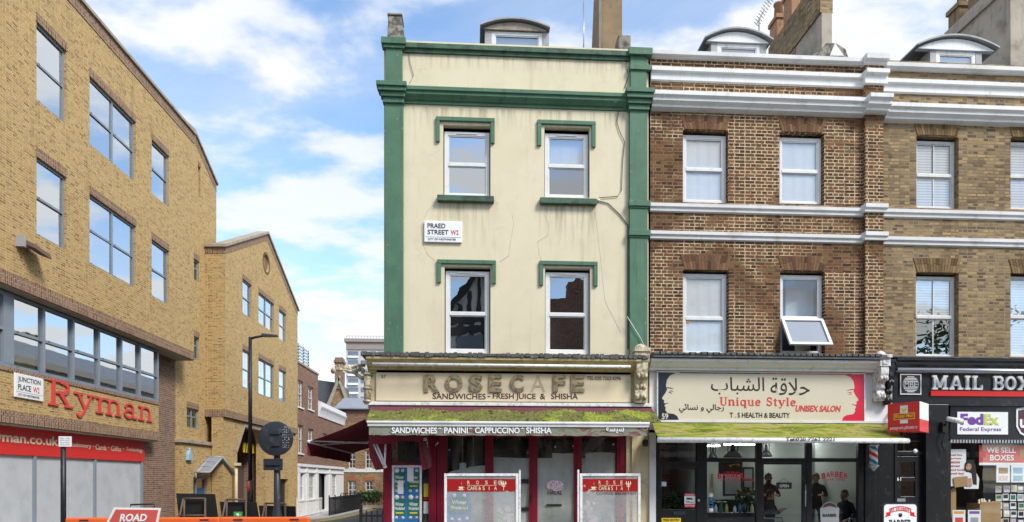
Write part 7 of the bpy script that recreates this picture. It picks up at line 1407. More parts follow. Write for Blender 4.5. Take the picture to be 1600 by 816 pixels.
for i, q in enumerate(ew):
    w_ = archwin(PE, eh, *q, d=.07); m = MB(); n = 8; a0, a1, z0, z1 = q
    m.ppoly(PE, [(a0 - .1, z1 + .04)] + [(a0 - .1 + (a1 - a0 + .2) * k / n, z1 + .22 + .12 * (1 - (2 * k / n - 1) ** 2)) for k in range(n + 1)] + [(a1 + .1, z1 + .04)], -.02, .0); m.build('brick_arch', 'roof_tile_red', w_)
m = MB(); x = tx(603, 56.8); m.tube([(x, 56.9, -.6), (x, 56.9, zev)], .09, 8); m.build('downpipe', 'black_metal', eh)
# older house with tall chimney and stone capped gable behind
Yv = 64.0; vh = thing('chimney_house', 'old house with a dark slate roof, stone capped gable and tall brick chimney', 'building', (tx(515, Yv), Yv, 0)); P = front(Yv); pt = lambda a, b: (tx(a, Yv), tz(515, b, Yv))
m = MB(); m.ppoly(P, [pt(480, 640), pt(531, 640), pt(531, 606), pt(530, 598), pt(497, 594), pt(480, 594)], 0, 5); m.build('roof', 'slate', vh)
m = MB(); m.ppoly(P, [pt(510, 660), pt(548, 660), pt(546, 626), pt(533, 592), pt(522, 615)], -.8, -.1); m.build('gable_wall', 'ochre_brick', vh); m = MB()
m.ppoly(P, [pt(509, 645), pt(532, 590), pt(536, 590), pt(516, 645)], -1.0, -.05); m.ppoly(P, [pt(532, 590), pt(548, 632), pt(544, 632), pt(531, 596)], -1.0, -.06); m.build('gable_coping', 'coping_stone', vh)
m = MB(); a, b = pt(526, 610), pt(538, 569); m.pbox(P, a[0], b[0], a[1], b[1], -.9, .3); a, b = pt(524.5, 569), pt(539.5, 565); m.pbox(P, a[0], b[0], a[1] + .001, b[1], -1, .4); a, b = pt(526, 565), pt(538, 561); m.pbox(P, a[0], b[0], a[1] + .001, b[1], -.9, .3); m.build('chimney', 'pier_brick', vh)
# tower block
Yt = 210.0; P = front(Yt); tb = thing('tower_block', 'distant pale concrete tower block with bands of windows', 'building', (tx(575, Yt), Yt, 0)); b0, b1 = tx(541, Yt), tx(625, Yt); ztp = tz(570, 530, Yt)
m = MB(); m.pbox(P, b0, b1, 0, ztp - .001, 0, 16); m.build('wall', 'tower_concrete', tb); m = MB(); m.pbox(P, b0 - .5, b1, ztp - 1.0, ztp, -.8, 17); m.build('roof_slab', 'tower_brown', tb)
m = MB(); z = ztp - 3.4; m.pbox(P, b0, b1, ztp - 3.2, ztp - 1.05, -.3, 0); m.build('parapet_band', 'tower_brown', tb)
m = MB(); k = 0; wm = MB(); fl_h = 2.75
while z > 8:
    xx = b0 + .5; j = 0
    while xx < b1 - 1.5:
        w_ = 1.9 if (j % 4) else 3.1; 
        wm.pbox(P, xx, xx + w_, z - 1.75, z - .35, -.06, -.01)
        if j % 4 == 0: m.pbox(P, xx, xx + w_, z - 2.4, z - 1.76, -.5, -.01)
        xx += w_ + .75; j += 1
    z -= fl_h
m.build('balcony_front', 'print_white', tb); wm.build('window_strip', 'tower_window', tb)
m = MB()
for i in range(22): m.pbox(P, b0 + i * .9, b0 + i * .9 + .12, ztp, ztp + 1.0, 0, .1)
m.pbox(P, b0, b1, ztp + .9, ztp + 1.0, .101, .2); m.build('roof_railing', 'print_grey', tb)
# area railings and hedge by the far houses
def railing(name, label, P, a0, a1, z0f, h, step, mat, frame=FL, base=None):
    t = thing(name, label, 'railing', base or P(a0, 0, z0f(a0)), frame); m = MB(); n = int((a1 - a0) / step)
    for i in range(n + 1):
        s = a0 + (a1 - a0) * i / n; z0 = z0f(s); big = i % 10 == 0; r = .03 if big else .014; m.pbox(P, s - r, s + r, z0, z0 + h + (.12 if big else 0), -r, r)
    m.build('bars', mat, t); m = MB(); zz = z0f((a0 + a1) / 2)
    for v in (.15, h - .12): m.pbox(P, a0, a1, zz + v, zz + v + .04, -.035, -.0355 + .07)
    m.build('rail', mat, t); return t
railing('area_railing', 'black iron railing in front of the white stucco ground floor', side(9.9), 42.5, 53, lambda s: -.62, 1.15, .16, 'black_metal')
railing('yard_railing', 'pale steel railing at the foot of the gabled wing', side(10.6), 38.0, 43.5, lambda s: -.6, 1.1, .22, 'white_metal')
railing('area_railing', 'black iron railing in front of the house closing the street', front(54.6), tx(512, 54.6), tx(606, 54.6), lambda s: -.62, 1.25, .17, 'black_metal', FW)
random.seed(31)
def leaves(m, c, r, n, s):
    for _ in range(n):
        v = Vector((random.gauss(0, 1), random.gauss(0, 1), random.gauss(0, 1))).normalized() * random.uniform(.55, 1.05); p = Vector((c[0] + v.x * r[0], c[1] + v.y * r[1], c[2] + v.z * r[2]))
        a = Vector((random.uniform(-1, 1), random.uniform(-1, 1), random.uniform(-.5, 1))).normalized() * s; b = a.cross(Vector((random.uniform(-1, 1), random.uniform(-1, 1), random.uniform(-1, 1)))).normalized() * s * .5
        m.quad([p - a * .5, p + b * .5, p + a * .6, p - b * .5])
hd = thing('hedge', 'low leafy green hedge behind the far black railing', 'hedge', (tx(575, 55.6), 55.6, -.62)); m = MB()
for px in range(562, 592, 4): leaves(m, (tx(px, 55.6), 55.6, .25 + random.uniform(-.1, .1)), (.5, .4, .45), 130, .22)
m.build('foliage', 'leaf', hd); m = MB()
for px in range(563, 592, 7): m.tube([(tx(px, 55.6), 55.6, -.62), (tx(px, 55.6), 55.6, .2)], .03, 5)
m.build('stem', 'old_wood', hd)
lw = thing('low_wall', 'low pale kerbed garden wall beneath the far black railing', 'wall', (tx(560, 54.4), 54.4, -.62)); m = MB(); m.box(tx(512, 54.6), tx(610, 54.6), 54.5, 54.7, -.62, -.40); m.build('wall_body', 'coping_stone', lw)

# ================================================================ STREET FURNITURE
Yl = 25.0; x = tx(391, Yl)
lp = thing('street_lamp', 'tall black street lamp with a flat head on a short arm', 'street lamp', (x, Yl, gz(Yl))); zt = tz(391, 527, Yl)
m = MB(); m.tube([(x, Yl, gz(Yl)), (x, Yl, 1.6)], .105, 12, cap=True); m.tube([(x, Yl, 1.6), (x, Yl, zt)], .075, 12, r1=.06); m.build('post', 'black_metal', lp)
m = MB(); xe_ = tx(434, Yl); m.tube([(x, Yl, zt - .06), (x + .18, Yl, zt), (xe_ - .5, Yl, zt + .06)], .045, 8); m.build('arm', 'black_metal', lp)
m = MB(); m.hexa([(xe_ - .55, Yl - .14, zt + .02), (xe_, Yl - .12, zt + .03), (xe_, Yl + .12, zt + .03), (xe_ - .55, Yl + .14, zt + .02), (xe_ - .55, Yl - .10, zt + .13), (xe_, Yl - .06, zt + .09), (xe_, Yl + .06, zt + .09), (xe_ - .55, Yl + .10, zt + .13)]); m.build('lamp_head', 'dark_grey_metal', lp, bevel=.02)
m = MB(); m.tube([(x + .02, Yl - .16, tz(388, 770, Yl)), (x - .02, Yl - .16, tz(388, 752, Yl))], .05, 8); m.build('reflector_sleeve', 'faded_red_sign', lp)
Yr_ = 13.2; x = tx(433, Yr_); rsn = thing('round_road_sign', 'round road sign seen from its dark back on a grey post', 'road sign', (x, Yr_, 0))
m = MB(); m.lathe((x, Yr_, 0), [(.13, 0), (.13, .06), (.10, .10), (.085, .9), (.075, 1.02), (.062, 1.10), (.058, tz(433, 672, Yr_))], 14); m.build('post', 'dark_grey_metal', rsn)
m = MB(); zc = tz(433, 686, Yr_); r = .325; m.lathe((x + .0, Yr_ - .09, zc), [(r - .012, -.012), (r, -.008), (r, .008), (r - .012, .012)], 36, axis='y'); m.build('disc', 'dark_grey_metal', rsn)
m = MB(); m.pbox(front(Yr_ - .105), x - .02, x + .13, zc + .10, zc + .13, -.02, 0); m.box(x - .08, x + .08, Yr_ - .13, Yr_ - .06, zc + .08, zc + .12); m.box(x - .08, x + .08, Yr_ - .13, Yr_ - .06, zc - .14, zc - .10); m.build('clip', 'dark_grey_metal', rsn)
m = MB(); random.seed(2)
for k in range(4):
    for j in range(9): zz = zc + .2 - j * .047 + random.uniform(-.01, .01); xx = x + .13 + .035 * k + random.uniform(-.004, .004); m.box(xx, xx + random.uniform(.004, .02), Yr_ - .1075, Yr_ - .1025, zz, zz + random.uniform(.008, .03))
m.build('scratched_marks', 'print_grey', rsn)
m = MB(); a0, a1, z0, z1 = R(412, 442, 717, 735, Yr_ - .08); m.box(a0, a1, Yr_ - .1, Yr_ - .085, z0, z1); m.box(a0 + .05, a1 - .05, Yr_ - .125, Yr_ - .101, (z0 + z1) / 2 - .015, (z0 + z1) / 2 + .015); m.build('square_plate', 'dark_grey_metal', rsn)
Yk = 14.0; x = tx(99, Yk); pk = thing('parking_sign', 'small white parking notice on a thin black post before the boarded shop', 'road sign', (x, Yk, 0)); m = MB(); m.tube([(x, Yk, -.05), (x, Yk, tz(99, 684, Yk))], .05, 10); m.build('post', 'black_metal', pk)
m = MB(); a0, a1, z0, z1 = R(92, 112, 682, 698, Yk - .06); P = front(Yk - .07); m.pbox(P, a0, a1, z0, z1, 0, .012, 0)
for v, s in ((.76, 'Mon - Sat'), (.54, '8.30 am - 6.30 pm'), (.32, 'Pay at machine'), (.12, 'Sunday free')): m.text(P, s, a0 + .03, a1 - .03, z0 + (z1 - z0) * v, z0 + (z1 - z0) * (v + .13), 0, .002, .0, mi=1)
m.build('plate', ['print_white', 'print_grey'], pk)
# folded road signs turned away: black boards on brown folding legs
for i, (p0, p1, py0, lean, g_) in enumerate(((275, 338, 771, 4, 0), (343, 403, 784, 3, 1), (404, 464, 790, -2, 2))):
    Yb_ = 19.5 - i * .6; P = front(Yb_); t = thing('folding_road_sign', ['back of a black folding road sign, the tallest of three', 'back of a black folding road sign with a green label under its frame', 'back of a black folding road sign beside the round sign post'][i], 'road sign', (tx((p0 + p1) / 2, Yb_), Yb_, gz(Yb_)))
    z1 = tz((p0 + p1) / 2, py0, Yb_); zb = gz(Yb_) + .12; a0, a1 = tx(p0, Yb_), tx(p1, Yb_); m = MB(); m.ppoly(P, [(a0 + .12, zb), (a1 + .10 * (1 if lean > 0 else -.1), zb), (a1 - .04, z1 - .02), (a0, z1)], 0, .025); m.build('sign_board', 'board_black', t)
    m = MB(); c0, c1 = a0 + (a1 - a0) * (.20 if i else .22), a0 + (a1 - a0) * (.72 if i else .76); zt = z1 - (.14 if i == 0 else -.06); zg_ = gz(Yb_)
    for c, s in ((c0, -1), (c1, 1)): m.tube([P(c + s * .10, -.42, zg_), P(c, -.10, zt)], .028, 6); m.tube([P(c + s * .02, -.04, zg_), P(c - s * .02, -.09, zt)], .028, 6)
    m.tube([P(c0, -.10, zt), P(c1, -.10, zt)], .028, 6); m.tube([P(c0 - .03, -.26, zt - .46), P(c1 + .03, -.26, zt - .46)], .024, 6); m.build('folding_leg', 'brown_metal', t)
    if i: m = MB(); a, b = c0 + .18, c1 - .10; zz = tz((p0 + p1) / 2, [0, 805, 809][i], Yb_) ; m.pbox(P, a, b, zz - .09, zz + .09, -.03, -.005, 0); m.text(P, 'TRAFFIC', a + .18, b - .05, zz - .04, zz + .04, -.03, .002, .01, mi=1); m.lathe(P(a + .1, -.032, zz), [(.05, -.002), (.05, .002)], 10, 1, 'y'); m.build('green_label', ['bright_green', 'print_white'], t)
# orange plastic barriers
def barrier(x0, x1, Yq, top, label):
    t = thing('road_barrier', label, 'barrier', ((x0 + x1) / 2, Yq, 0)); t['group'] = 'orange plastic road barriers'
    m = MB(); P = front(Yq); n = 5; w_ = x1 - x0
    m.pbox(P, x0, x1, top - .13, top, -.05, .05); m.pbox(P, x0, x1, .12, .30, -.05, .05)
    for i in range(n + 1): s = x0 + (w_ - .09) * i / n; m.pbox(P, s, s + .09, .301, top - .131, -.035, .035)
    m.pbox(P, x0 + .1, x1 - .1, top - .42, top - .28, -.03, .03); m.build('barrier_frame', 'orange_plastic', t, bevel=.025)
    m = MB(); 
    for s in (x0 + .35, x1 - .45): m.pbox(P, s, s + .14, 0, .119, -.30, .30)
    m.build('foot', 'rubber', t); m = MB()
    for s in (x0 + .22, x1 - .30): m.pbox(P, s, s + .14, top - .055, top - .025, -.053, -.0505)
    m.build('slot', 'print_brown', t)
Yq = 11.2
barrier(tx(104, Yq), tx(346, Yq) - .02, Yq, tz(300, 808.5, Yq), 'orange plastic road barrier next to the red road sign')
barrier(tx(344, Yq - .2), tx(484, Yq - .2), Yq - .2, tz(415, 808, Yq - .2), 'orange plastic road barrier at the foot of the round sign post')
# red works sign
Yn = 9.8; P = front(Yn); rc = thing('red_road_sign', 'red and white works sign leaning by the orange barrier', 'road sign', (tx(210, Yn), Yn, 0)); f = lambda a, b: (tx(a, Yn), tz(210, b, Yn))
m = MB(); m.ppoly(P, [f(158, 834), f(243, 834), f(251, 794), f(178, 793)], 0, .02, 0); m.ppoly(P, [f(162, 832), f(240, 832), f(247.5, 797), f(181, 796)], -.006, -.001, 1); m.build('sign_board', ['print_white', 'faded_red_sign'], rc)
m = MB(); a, b = f(187, 815), f(230, 803); m.text(P, 'ROAD', a[0], b[0], a[1], b[1], -.006, .003, .03, .25); a, b = f(178, 830), f(232, 818); m.text(P, 'CLOSED', a[0], b[0], a[1], b[1], -.006, .003, .03, .25); m.build('sign_lettering', 'print_white', rc)
m = MB(); 
for a in (176, 236): m.tube([P(tx(a, Yn), .03, f(0, 830)[1]), P(tx(a, Yn), .06, 0)], .02, 6); m.tube([P(tx(a, Yn), .03, f(0, 830)[1]), P(tx(a, Yn), .5, 0)], .02, 6)
m.tube([P(tx(199, Yn), .06, f(0, 800)[1]), P(tx(201, Yn), .06, f(0, 789)[1]), P(tx(238, Yn), .06, f(0, 788)[1]), P(tx(238, Yn), .06, f(0, 800)[1])], .014, 6); m.build('stand', 'black_metal', rc)
# pedestrian guard rail at the cafe corner
railing('guard_rail', 'black pedestrian guard rail at the corner beside the cafe door', front(13.6), tx(564, 13.6), tx(598, 13.6), lambda s: -.0, tz(580, 798, 13.6), .085, 'black_metal', FW)
# thin aerials on the roofs
def aerial(label, px, py0, py1, Y, yagi=None):
    t = thing('aerial', label, 'aerial', (tx(px, Y), Y, tz(px, py1, Y) - .4)); m = MB(); m.tube([(tx(px, Y), Y, tz(px, py1, Y) - .5), (tx(px, Y), Y, tz(px, py0, Y))], .018, 6); m.build('mast', 'steel', t)
    if yagi:
        m = MB(); n = len(yagi)
        m.tube([(tx(yagi[0][0], Y), Y, tz(*yagi[0], Y)), (tx(yagi[-1][0], Y), Y, tz(*yagi[-1], Y))], .012, 5); m.build('boom', 'steel', t); m = MB()
        for i in range(11): f = i / 10; a = yagi[0][0] + (yagi[-1][0] - yagi[0][0]) * f; b = yagi[0][1] + (yagi[-1][1] - yagi[0][1]) * f; m.tube([(tx(a, Y) - .12, Y - .1, tz(a, b, Y)), (tx(a, Y) + .12, Y + .1, tz(a, b, Y))], .010, 5)
        m.build('element', 'steel', t)
aerial('thin aerial mast beside the brown chimney', 912, 2, 70, 17.0); aerial('television aerial with cross bars slanting up past the tall cement chimney', 1186, 30, 80, 19.0, [(1182, 38), (1206, -6)])
# ================================================================ INSIDE THE SALON
def person(label, x, y, face, pose, mats, hair=True, beard=False):
    """one skinned body; face = heading in degrees (0 looks along +x); mats: top, legs"""
    t = thing('person', label, 'person', (x, y, 0))
    sit = pose in ('sit', 'phone'); hz = .52 if sit else .94
    J = []; E = []
    def j(p, r, par=None, r2=None):
        J.append((p, r, r2 or r)); 
        if par is not None: E.append((par, len(J) - 1))
        return len(J) - 1
    pel = j((0, 0, hz), .13, None, .15); sp = j((.02, 0, hz + .2), .115, pel, .14); ch = j((.02, 0, hz + .42), .12, sp, .165); nk = j((.015, 0, hz + .56), .058, ch); hb = j((.03, 0, hz + .645), .068, nk); sk = j((.035, 0, hz + .74), .088, hb); tp = j((.02, 0, hz + .80), .066, sk)
    nose = j((.125, 0, hz + .70), .014, sk); chn = j((.095, 0, hz + .635), .036, hb)
    hands = []
    for s in (-1, 1):
        sh = j((.01, s * .175, hz + .475), .062, ch)
        if pose == 'work': el = j((.12, s * .25, hz + .26), .046, sh); wr = j((.34, s * .15, hz + .27), .032, el)
        elif pose == 'phone': el = j((.14, s * .24, hz + .24), .046, sh); wr = j((.30, s * .06, hz + .34), .032, el)
        else: el = j((-.02, s * .26, hz + .20), .046, sh); wr = j((.20, s * .20, hz + .10), .032, el)
        d = (Vector(J[wr][0]) - Vector(J[el][0])).normalized(); q = Vector(J[wr][0]); pm = j(tuple(q + d * .055), .026, wr, .034); sidev = Vector((0, s, 0))
        for k in range(4):
            a = q + d * .085 + sidev * (.030 - .02 * k) * s * -1 * s; f1 = j(tuple(a + d * .02), .0095, pm); L_ = (.045, .055, .05, .038)[k]; f2 = j(tuple(a + d * (.02 + L_ * .6) + Vector((0, 0, -.012))), .009, f1); j(tuple(a + d * (.02 + L_) + Vector((0, 0, -.03))), .008, f2)
        th = j(tuple(q + d * .035 - sidev * .035 + Vector((0, 0, .012))), .012, pm); j(tuple(q + d * .07 - sidev * .05 + Vector((0, 0, .0))), .010, th)
        hands.append(q)
        hp = j((.0, s * .10, hz - .04), .095, pel)
        if sit: kn = j((.42, s * .14, hz - .02), .066, hp); an = j((.45, s * .14, .09), .042, kn); j((.60, s * .15, .045), .036, an, .045)
        else: kn = j((.02, s * .115, .50), .062, hp); an = j((0, s * .12, .09), .042, kn); j((.16, s * .14, .045), .036, an, .045)
    me = bpy.data.meshes.new('body'); me.from_pydata([q[0] for q in J], E, []); o = bpy.data.objects.new('body', me); COL.objects.link(o)
    mod = o.modifiers.new('skin', 'SKIN'); mod.use_smooth_shade = True
    for v, q in zip(me.skin_vertices[0].data, J): v.radius = (q[1], q[2])
    me.skin_vertices[0].data[0].use_root = True
    sub = o.modifiers.new('sub', 'SUBSURF'); sub.levels = 2; sub.render_levels = 2
    dg = bpy.context.evaluated_depsgraph_get(); nm = bpy.data.meshes.new_from_object(o.evaluated_get(dg)); o.modifiers.clear(); o.data = nm; bpy.data.meshes.remove(me)
    for m_ in ('skin', mats[0], mats[1], 'leather'): nm.materials.append(M(m_))
    for p in nm.polygons:
        c = p.center; hd = min((c - h).length for h in hands) ; k = 1
        if c.z > hz + .585: k = 0
        elif hd < .17 and min((c - h).length for h in hands) < .16 and any((c - h).dot(Vector((1, 0, 0))) > -.02 and (c - h).length < .16 for h in hands) and abs(c.y) > .02: k = 0
        elif (c.z < hz - .02 and (not sit or c.x > .1)) or c.z < hz - .12: k = 2
        if c.z < .11: k = 3
        p.material_index = k; p.use_smooth = True
    o.parent = t; META[o.name] = META[t.name]
    m = MB(); H = hz + .745
    def add(x0, y0, z0): return (x + x0, y + y0, z0)
    if hair:
        pr = [(.001, .125), (.055, .11), (.088, .07), (.10, .02), (.098, -.03), (.085, -.06)]; vs = []; fs = []; seg = 16
        for r, h in pr:
            for k in range(seg): a = 2 * math.pi * k / seg; fx = r * math.cos(a); cut = h if fx < .035 else max(h, .045); vs.append(add(.028 + fx, r * .88 * math.sin(a), H + cut - .02))
        for i in range(len(pr) - 1):
            for k in range(seg): fs.append((i * seg + k, i * seg + (k + 1) % seg, (i + 1) * seg + (k + 1) % seg, (i + 1) * seg + k))
        m.add(vs, fs, 0, True)
    for s in (-1, 1):
        m.lathe(add(.113, s * .033, H - .035), [(.002, -.008), (.011, -.003), (.011, .003), (.002, .008)], 8); m.box(x + .105, x + .122, y + s * .033 - .02, y + s * .033 + .02, H - .015, H - .006)
    m.box(x + .112, x + .124, y - .024, y + .024, H - .098, H - .091)
    if beard: m.lathe(add(.075, 0, H - .125), [(.02, -.03), (.055, .0), (.05, .03)], 12)
    m.build('hair', 'dark_hair', t); m = MB()
    for s in (-1, 1): m.lathe(add(.03, s * .090, H - .045), [(.004, -.03), (.016, -.01), (.016, .012), (.004, .03)], 8)
    m.build('ear', 'skin', t)
    t.rotation_euler.z = rad(face); return t
person('standing barber in a maroon shirt with both arms raised to a customer', tx(1200, 17.15), 17.15, -100, 'work', ('maroon_shirt', 'trouser_cloth'), beard=True)
person('customer in a grey check top sitting low in front of the maroon shirted barber', tx(1200, 16.62), 16.55, -40, 'phone', ('check_cloth', 'trouser_cloth'))
person('dark haired person in black standing half hidden by the salon window post', tx(1275, 17.6), 17.6, -120, 'work', ('black_cloth', 'trouser_cloth'))
person('seated man in a black gown turned sideways by the salon window', tx(1321, 16.3), 16.3, -160, 'sit', ('black_cloth', 'trouser_cloth'), beard=True)
def chair(label, x, y, rz):
    t = thing('barber_chair', label, 'chair', (x, y, 0)); t['group'] = 'black barber chairs'
    m = MB(); m.box(x - .28, x + .28, y - .28, y + .28, .34, .46); m.build('seat', 'leather', t, bevel=.04); m = MB(); m.hexa([(x - .30, y - .26, .46), (x - .20, y - .26, .46), (x - .20, y + .26, .46), (x - .30, y + .26, .46), (x - .42, y - .24, 1.05), (x - .32, y - .24, 1.05), (x - .32, y + .24, 1.05), (x - .42, y + .24, 1.05)]); m.build('backrest', 'leather', t, bevel=.03)
    for s in (-1, 1):
        m = MB(); m.tube([(x - .28, y + s * .31, .66), (x + .22, y + s * .31, .66), (x + .26, y + s * .31, .40)], .025, 8); m.build('armrest', 'steel', t)
    m = MB(); m.lathe((x, y, .0), [(.30, 0), (.30, .03), (.08, .06), (.05, .1), (.05, .34)], 18); m.build('base', 'steel', t); t.rotation_euler.z = rad(rz); return t
chair('black barber chair under the check topped customer', tx(1200, 16.62), 16.55, -40); chair('black barber chair under the seated man in a gown', tx(1321, 16.3), 16.3, -160); chair('empty black barber chair by the red window lettering', tx(1143, 16.8), 16.8, -60)
def pendant(px, py, Y, r, label):
    x, z = tx(px, Y), tz(px, py, Y); t = thing('pendant_lamp', label, 'lamp', (x, Y, z)); t['group'] = 'black barn pendant lamps in the salon'
    m = MB(); m.lathe((x, Y, z), [(r, 0), (r * 1.02, .02), (r * .8, .10), (r * .45, .17), (r * .3, .19), (r * .26, .30), (r * .12, .34)], 18); m.build('lamp_shade', 'black_metal', t); m = MB()
    for s in (-1, 1): m.tube([(x + s * r * .55, Y, z + .14), (x + s * r * .55, Y, z + .36), (x, Y, z + .42)], .012, 5)
    m.tube([(x, Y, z + .34), (x, Y, 2.79)], .012, 5); m.build('hanger', 'black_metal', t)
pendant(1145, 715, 17.0, .23, 'largest black barn pendant lamp hanging behind the salon glass'); pendant(1197, 714, 18.5, .16, 'middle black barn pendant lamp over the salon door'); pendant(1114, 716, 19.5, .13, 'small far black barn pendant lamp deep inside the salon')
for i, (p0, p1, Y) in enumerate(((1106, 1126, 22.0), (1108, 1124, 18.8), (1132, 1190, 21.0))):
    t = thing('strip_light', ['short lit strip light deep in the salon ceiling', 'short lit strip light hanging lower than its neighbours in the salon', 'long lit strip light across the salon ceiling'][i], 'lamp', (tx(p0, Y), Y, 2.7)); m = MB(); m.box(tx(p0, Y), tx(p1, Y), Y, Y + .12, 2.74, 2.79); m.build('housing', 'white_frame', t); m = MB(); m.box(tx(p0, Y) + .02, tx(p1, Y) - .02, Y + .02, Y + .10, 2.70, 2.739); m.build('tube', 'lit_tube', t)
for Y, p0, p1 in ((18.0, 1215, 1300), (18.2, 1110, 1180)):
    t = thing('strip_light', ['lit strip light above the seated man, out past the salon door', 'lit strip light between the barn lamps'][Y > 18.1], 'lamp', (tx(p0, Y), Y, 2.7)); m = MB(); m.box(tx(p0, Y), tx(p1, Y), Y, Y + .12, 2.74, 2.79); m.build('housing', 'white_frame', t); m = MB(); m.box(tx(p0, Y) + .02, tx(p1, Y) - .02, Y + .02, Y + .10, 2.70, 2.739); m.build('tube', 'lit_tube', t)
pf = thing('framed_picture', 'brown framed picture hanging high behind the salon window', 'picture', (tx(1318, 18), 18.0, 2.1)); P = front(18.0); a0, a1, z0, z1 = R(1303, 1332, 688, 716, 18.0); m = MB(); m.pbox(P, a0, a1, z0, z1, 0, .05); m.build('frame', 'old_wood', pf); m = MB(); m.pbox(P, a0 + .07, a1 - .07, z0 + .07, z1 - .07, -.01, -.001, 0); m.pbox(P, a0 + .15, a1 - .15, z0 + .13, z1 - .13, -.018, -.0105, 1); m.build('picture', ['brown_metal', 'cardboard'], pf)
m = MB(); m.pbox(front(18.05), tx(1262, 18), tx(1345, 18) + .2, 0, 2.8, 0, .1); m.build('partition', 'white_room', mid)
for i, (p0, p1, Y, y0, y1) in enumerate(((1130, 1160, 21.5, 722, 775), (1215, 1240, 20.5, 728, 790), (1160, 1178, 20.8, 730, 770))):
    t = thing('wall_mirror', ['wide black edged mirror deep in the salon', 'tall mirror seen through the salon door glass', 'narrow black edged mirror beside the wide one'][i], 'mirror', (tx(p0, Y), Y, .8)); P = front(Y); a0, a1, z0, z1 = R(p0, p1, y0, y1, Y); m = MB(); m.pbox(P, a0, a1, z0, z1, 0, .05); m.build('frame', 'black_metal', t); m = MB(); m.pbox(P, a0 + .06, a1 - .06, z0 + .06, z1 - .06, -.01, -.001); m.build('mirror_glass', 'steel', t)
for i, (p0, p1, y0, y1, Y, c, lab) in enumerate(((1108, 1117, 738, 790, 18.5, 'print_cream', 'tall cream poster deep behind the salon counter'), (1243, 1252, 738, 800, 19.5, 'gate_brown', 'narrow brown panel beside the tall salon mirror'), (1162, 1178, 748, 752, 20.5, 'post_red', 'small red strip of a notice on the salon back wall'), (1290, 1303, 742, 764, 17.9, 'print_cream', 'cream poster on the partition behind the seated man'), (1306, 1316, 744, 762, 17.9, 'cardboard', 'tan poster on the partition behind the seated man'))):
    t = thing('wall_poster', lab, 'poster', (tx(p0, Y), Y, tz(p0, y1, Y))); P = front(Y); a0, a1, z0, z1 = R(p0, p1, y0, y1, Y); m = MB(); m.pbox(P, a0, a1, z0, z1, 0, .02, 0); m.pbox(P, a0 + .05, a1 - .05, z0 + (z1 - z0) * .55, z1 - .05, -.006, -.001, 1); m.build('print', [c, 'print_grey'], t)
cab = thing('cabinet', 'tall dark cabinet against the salon back wall', 'cabinet', (tx(1165, 22), 22, 0)); m = MB(); m.box(tx(1125, 22), tx(1180, 22), 22, 22.5, 0, .95); m.build('cabinet_body', 'shop_black', cab, bevel=.01); m = MB()
for k in range(4): x = tx(1127 + k * 13.5, 22); m.box(x, x + .24, 21.97, 21.999, .1, .85)
m.build('cabinet_door', 'leather', cab)
hs_ = thing('hanging_sign', 'dark hanging cloth with a gold scissors mark inside the salon', 'sign', (tx(1140, 16.5), 16.5, 1.75)); P = front(16.5); a0, a1, z0, z1 = R(1123, 1159, 722, 741, 16.5); m = MB(); m.pbox(P, a0, a1, z0, z1, 0, .02, 0); m.tube([P((a0 + a1) / 2, -.01, z1 - .08), P(a1 - .12, -.01, z1 - .05)], .018, 6, 1); m.lathe(P(a1 - .08, -.01, z1 - .07), [(.035, -.004), (.035, .004)], 10, 1, 'y'); m.lathe(P((a0 + a1) / 2, -.01, z1 - .09), [(.035, -.004), (.035, .004)], 10, 1, 'y'); m.build('cloth', ['print_black', 'print_orange'], hs_)
def pot_plant(label, x, y, h, n, s, sz=.12):
    t = thing('potted_plant', label, 'plant', (x, y, 0)); m = MB(); m.lathe((x, y, 0), [(.14, 0), (.19, .4), (.20, .41), (.17, .40)], 16); m.build('pot', 'print_grey', t); m = MB(); m.tube([(x, y, .3), (x + .02, y, h)], .018, 5); m.build('stem', 'old_wood', t); m = MB(); leaves(m, (x, y, h), s, n, sz); m.build('foliage', 'leaf', t)
random.seed(8)
pot_plant('bushy green plant behind the glass of the house door', tx(1050, 15.7), 15.62, 1.05, 420, (.36, .22, .26), .10); pot_plant('leafy plant in a pot by the far mirror of the salon', tx(1168, 18), 18, 1.15, 300, (.35, .25, .25), .12)
bt = []
random.seed(9)
sh = thing('shelf_unit', 'low black counter below the salon window glass', 'counter', (tx(1140, 15.5), 15.5, 0)); m = MB(); m.box(tx(1107, 15.5), tx(1180, 15.5), 15.4, 15.75, .78, .84); m.box(tx(1107, 15.5), tx(1180, 15.5), 15.45, 15.72, 0, .78); m.build('counter_body', 'shop_black', sh)
for k in range(7):
    px = 1118 + k * 9.3 + random.uniform(-2, 2); x = tx(px, 15.6); h = random.uniform(.14, .26); c = ['print_white', 'print_green', 'print_lime', 'print_white', 'print_blue', 'print_black', 'print_lime'][k]
    t = MB(); t.lathe((x, 15.58, .84), [(.035, 0), (.038, .01), (.038, h * .7), (.018, h * .8), (.016, h), (.004, h + .005)], 10); o = t.build('bottle', c, None, base=(x, 15.58, .84)); tag(o, ['squat white bottle at the end of the salon counter', 'dark green bottle standing on the salon counter', 'lime green bottle between a green and a white one on the counter', 'tall white bottle in the middle of the salon counter', 'blue bottle standing on the salon counter', 'black bottle on the salon counter, second from its end', 'lime green bottle at the door end of the salon counter'][k], 'bottle', 'bottles on the salon counter')

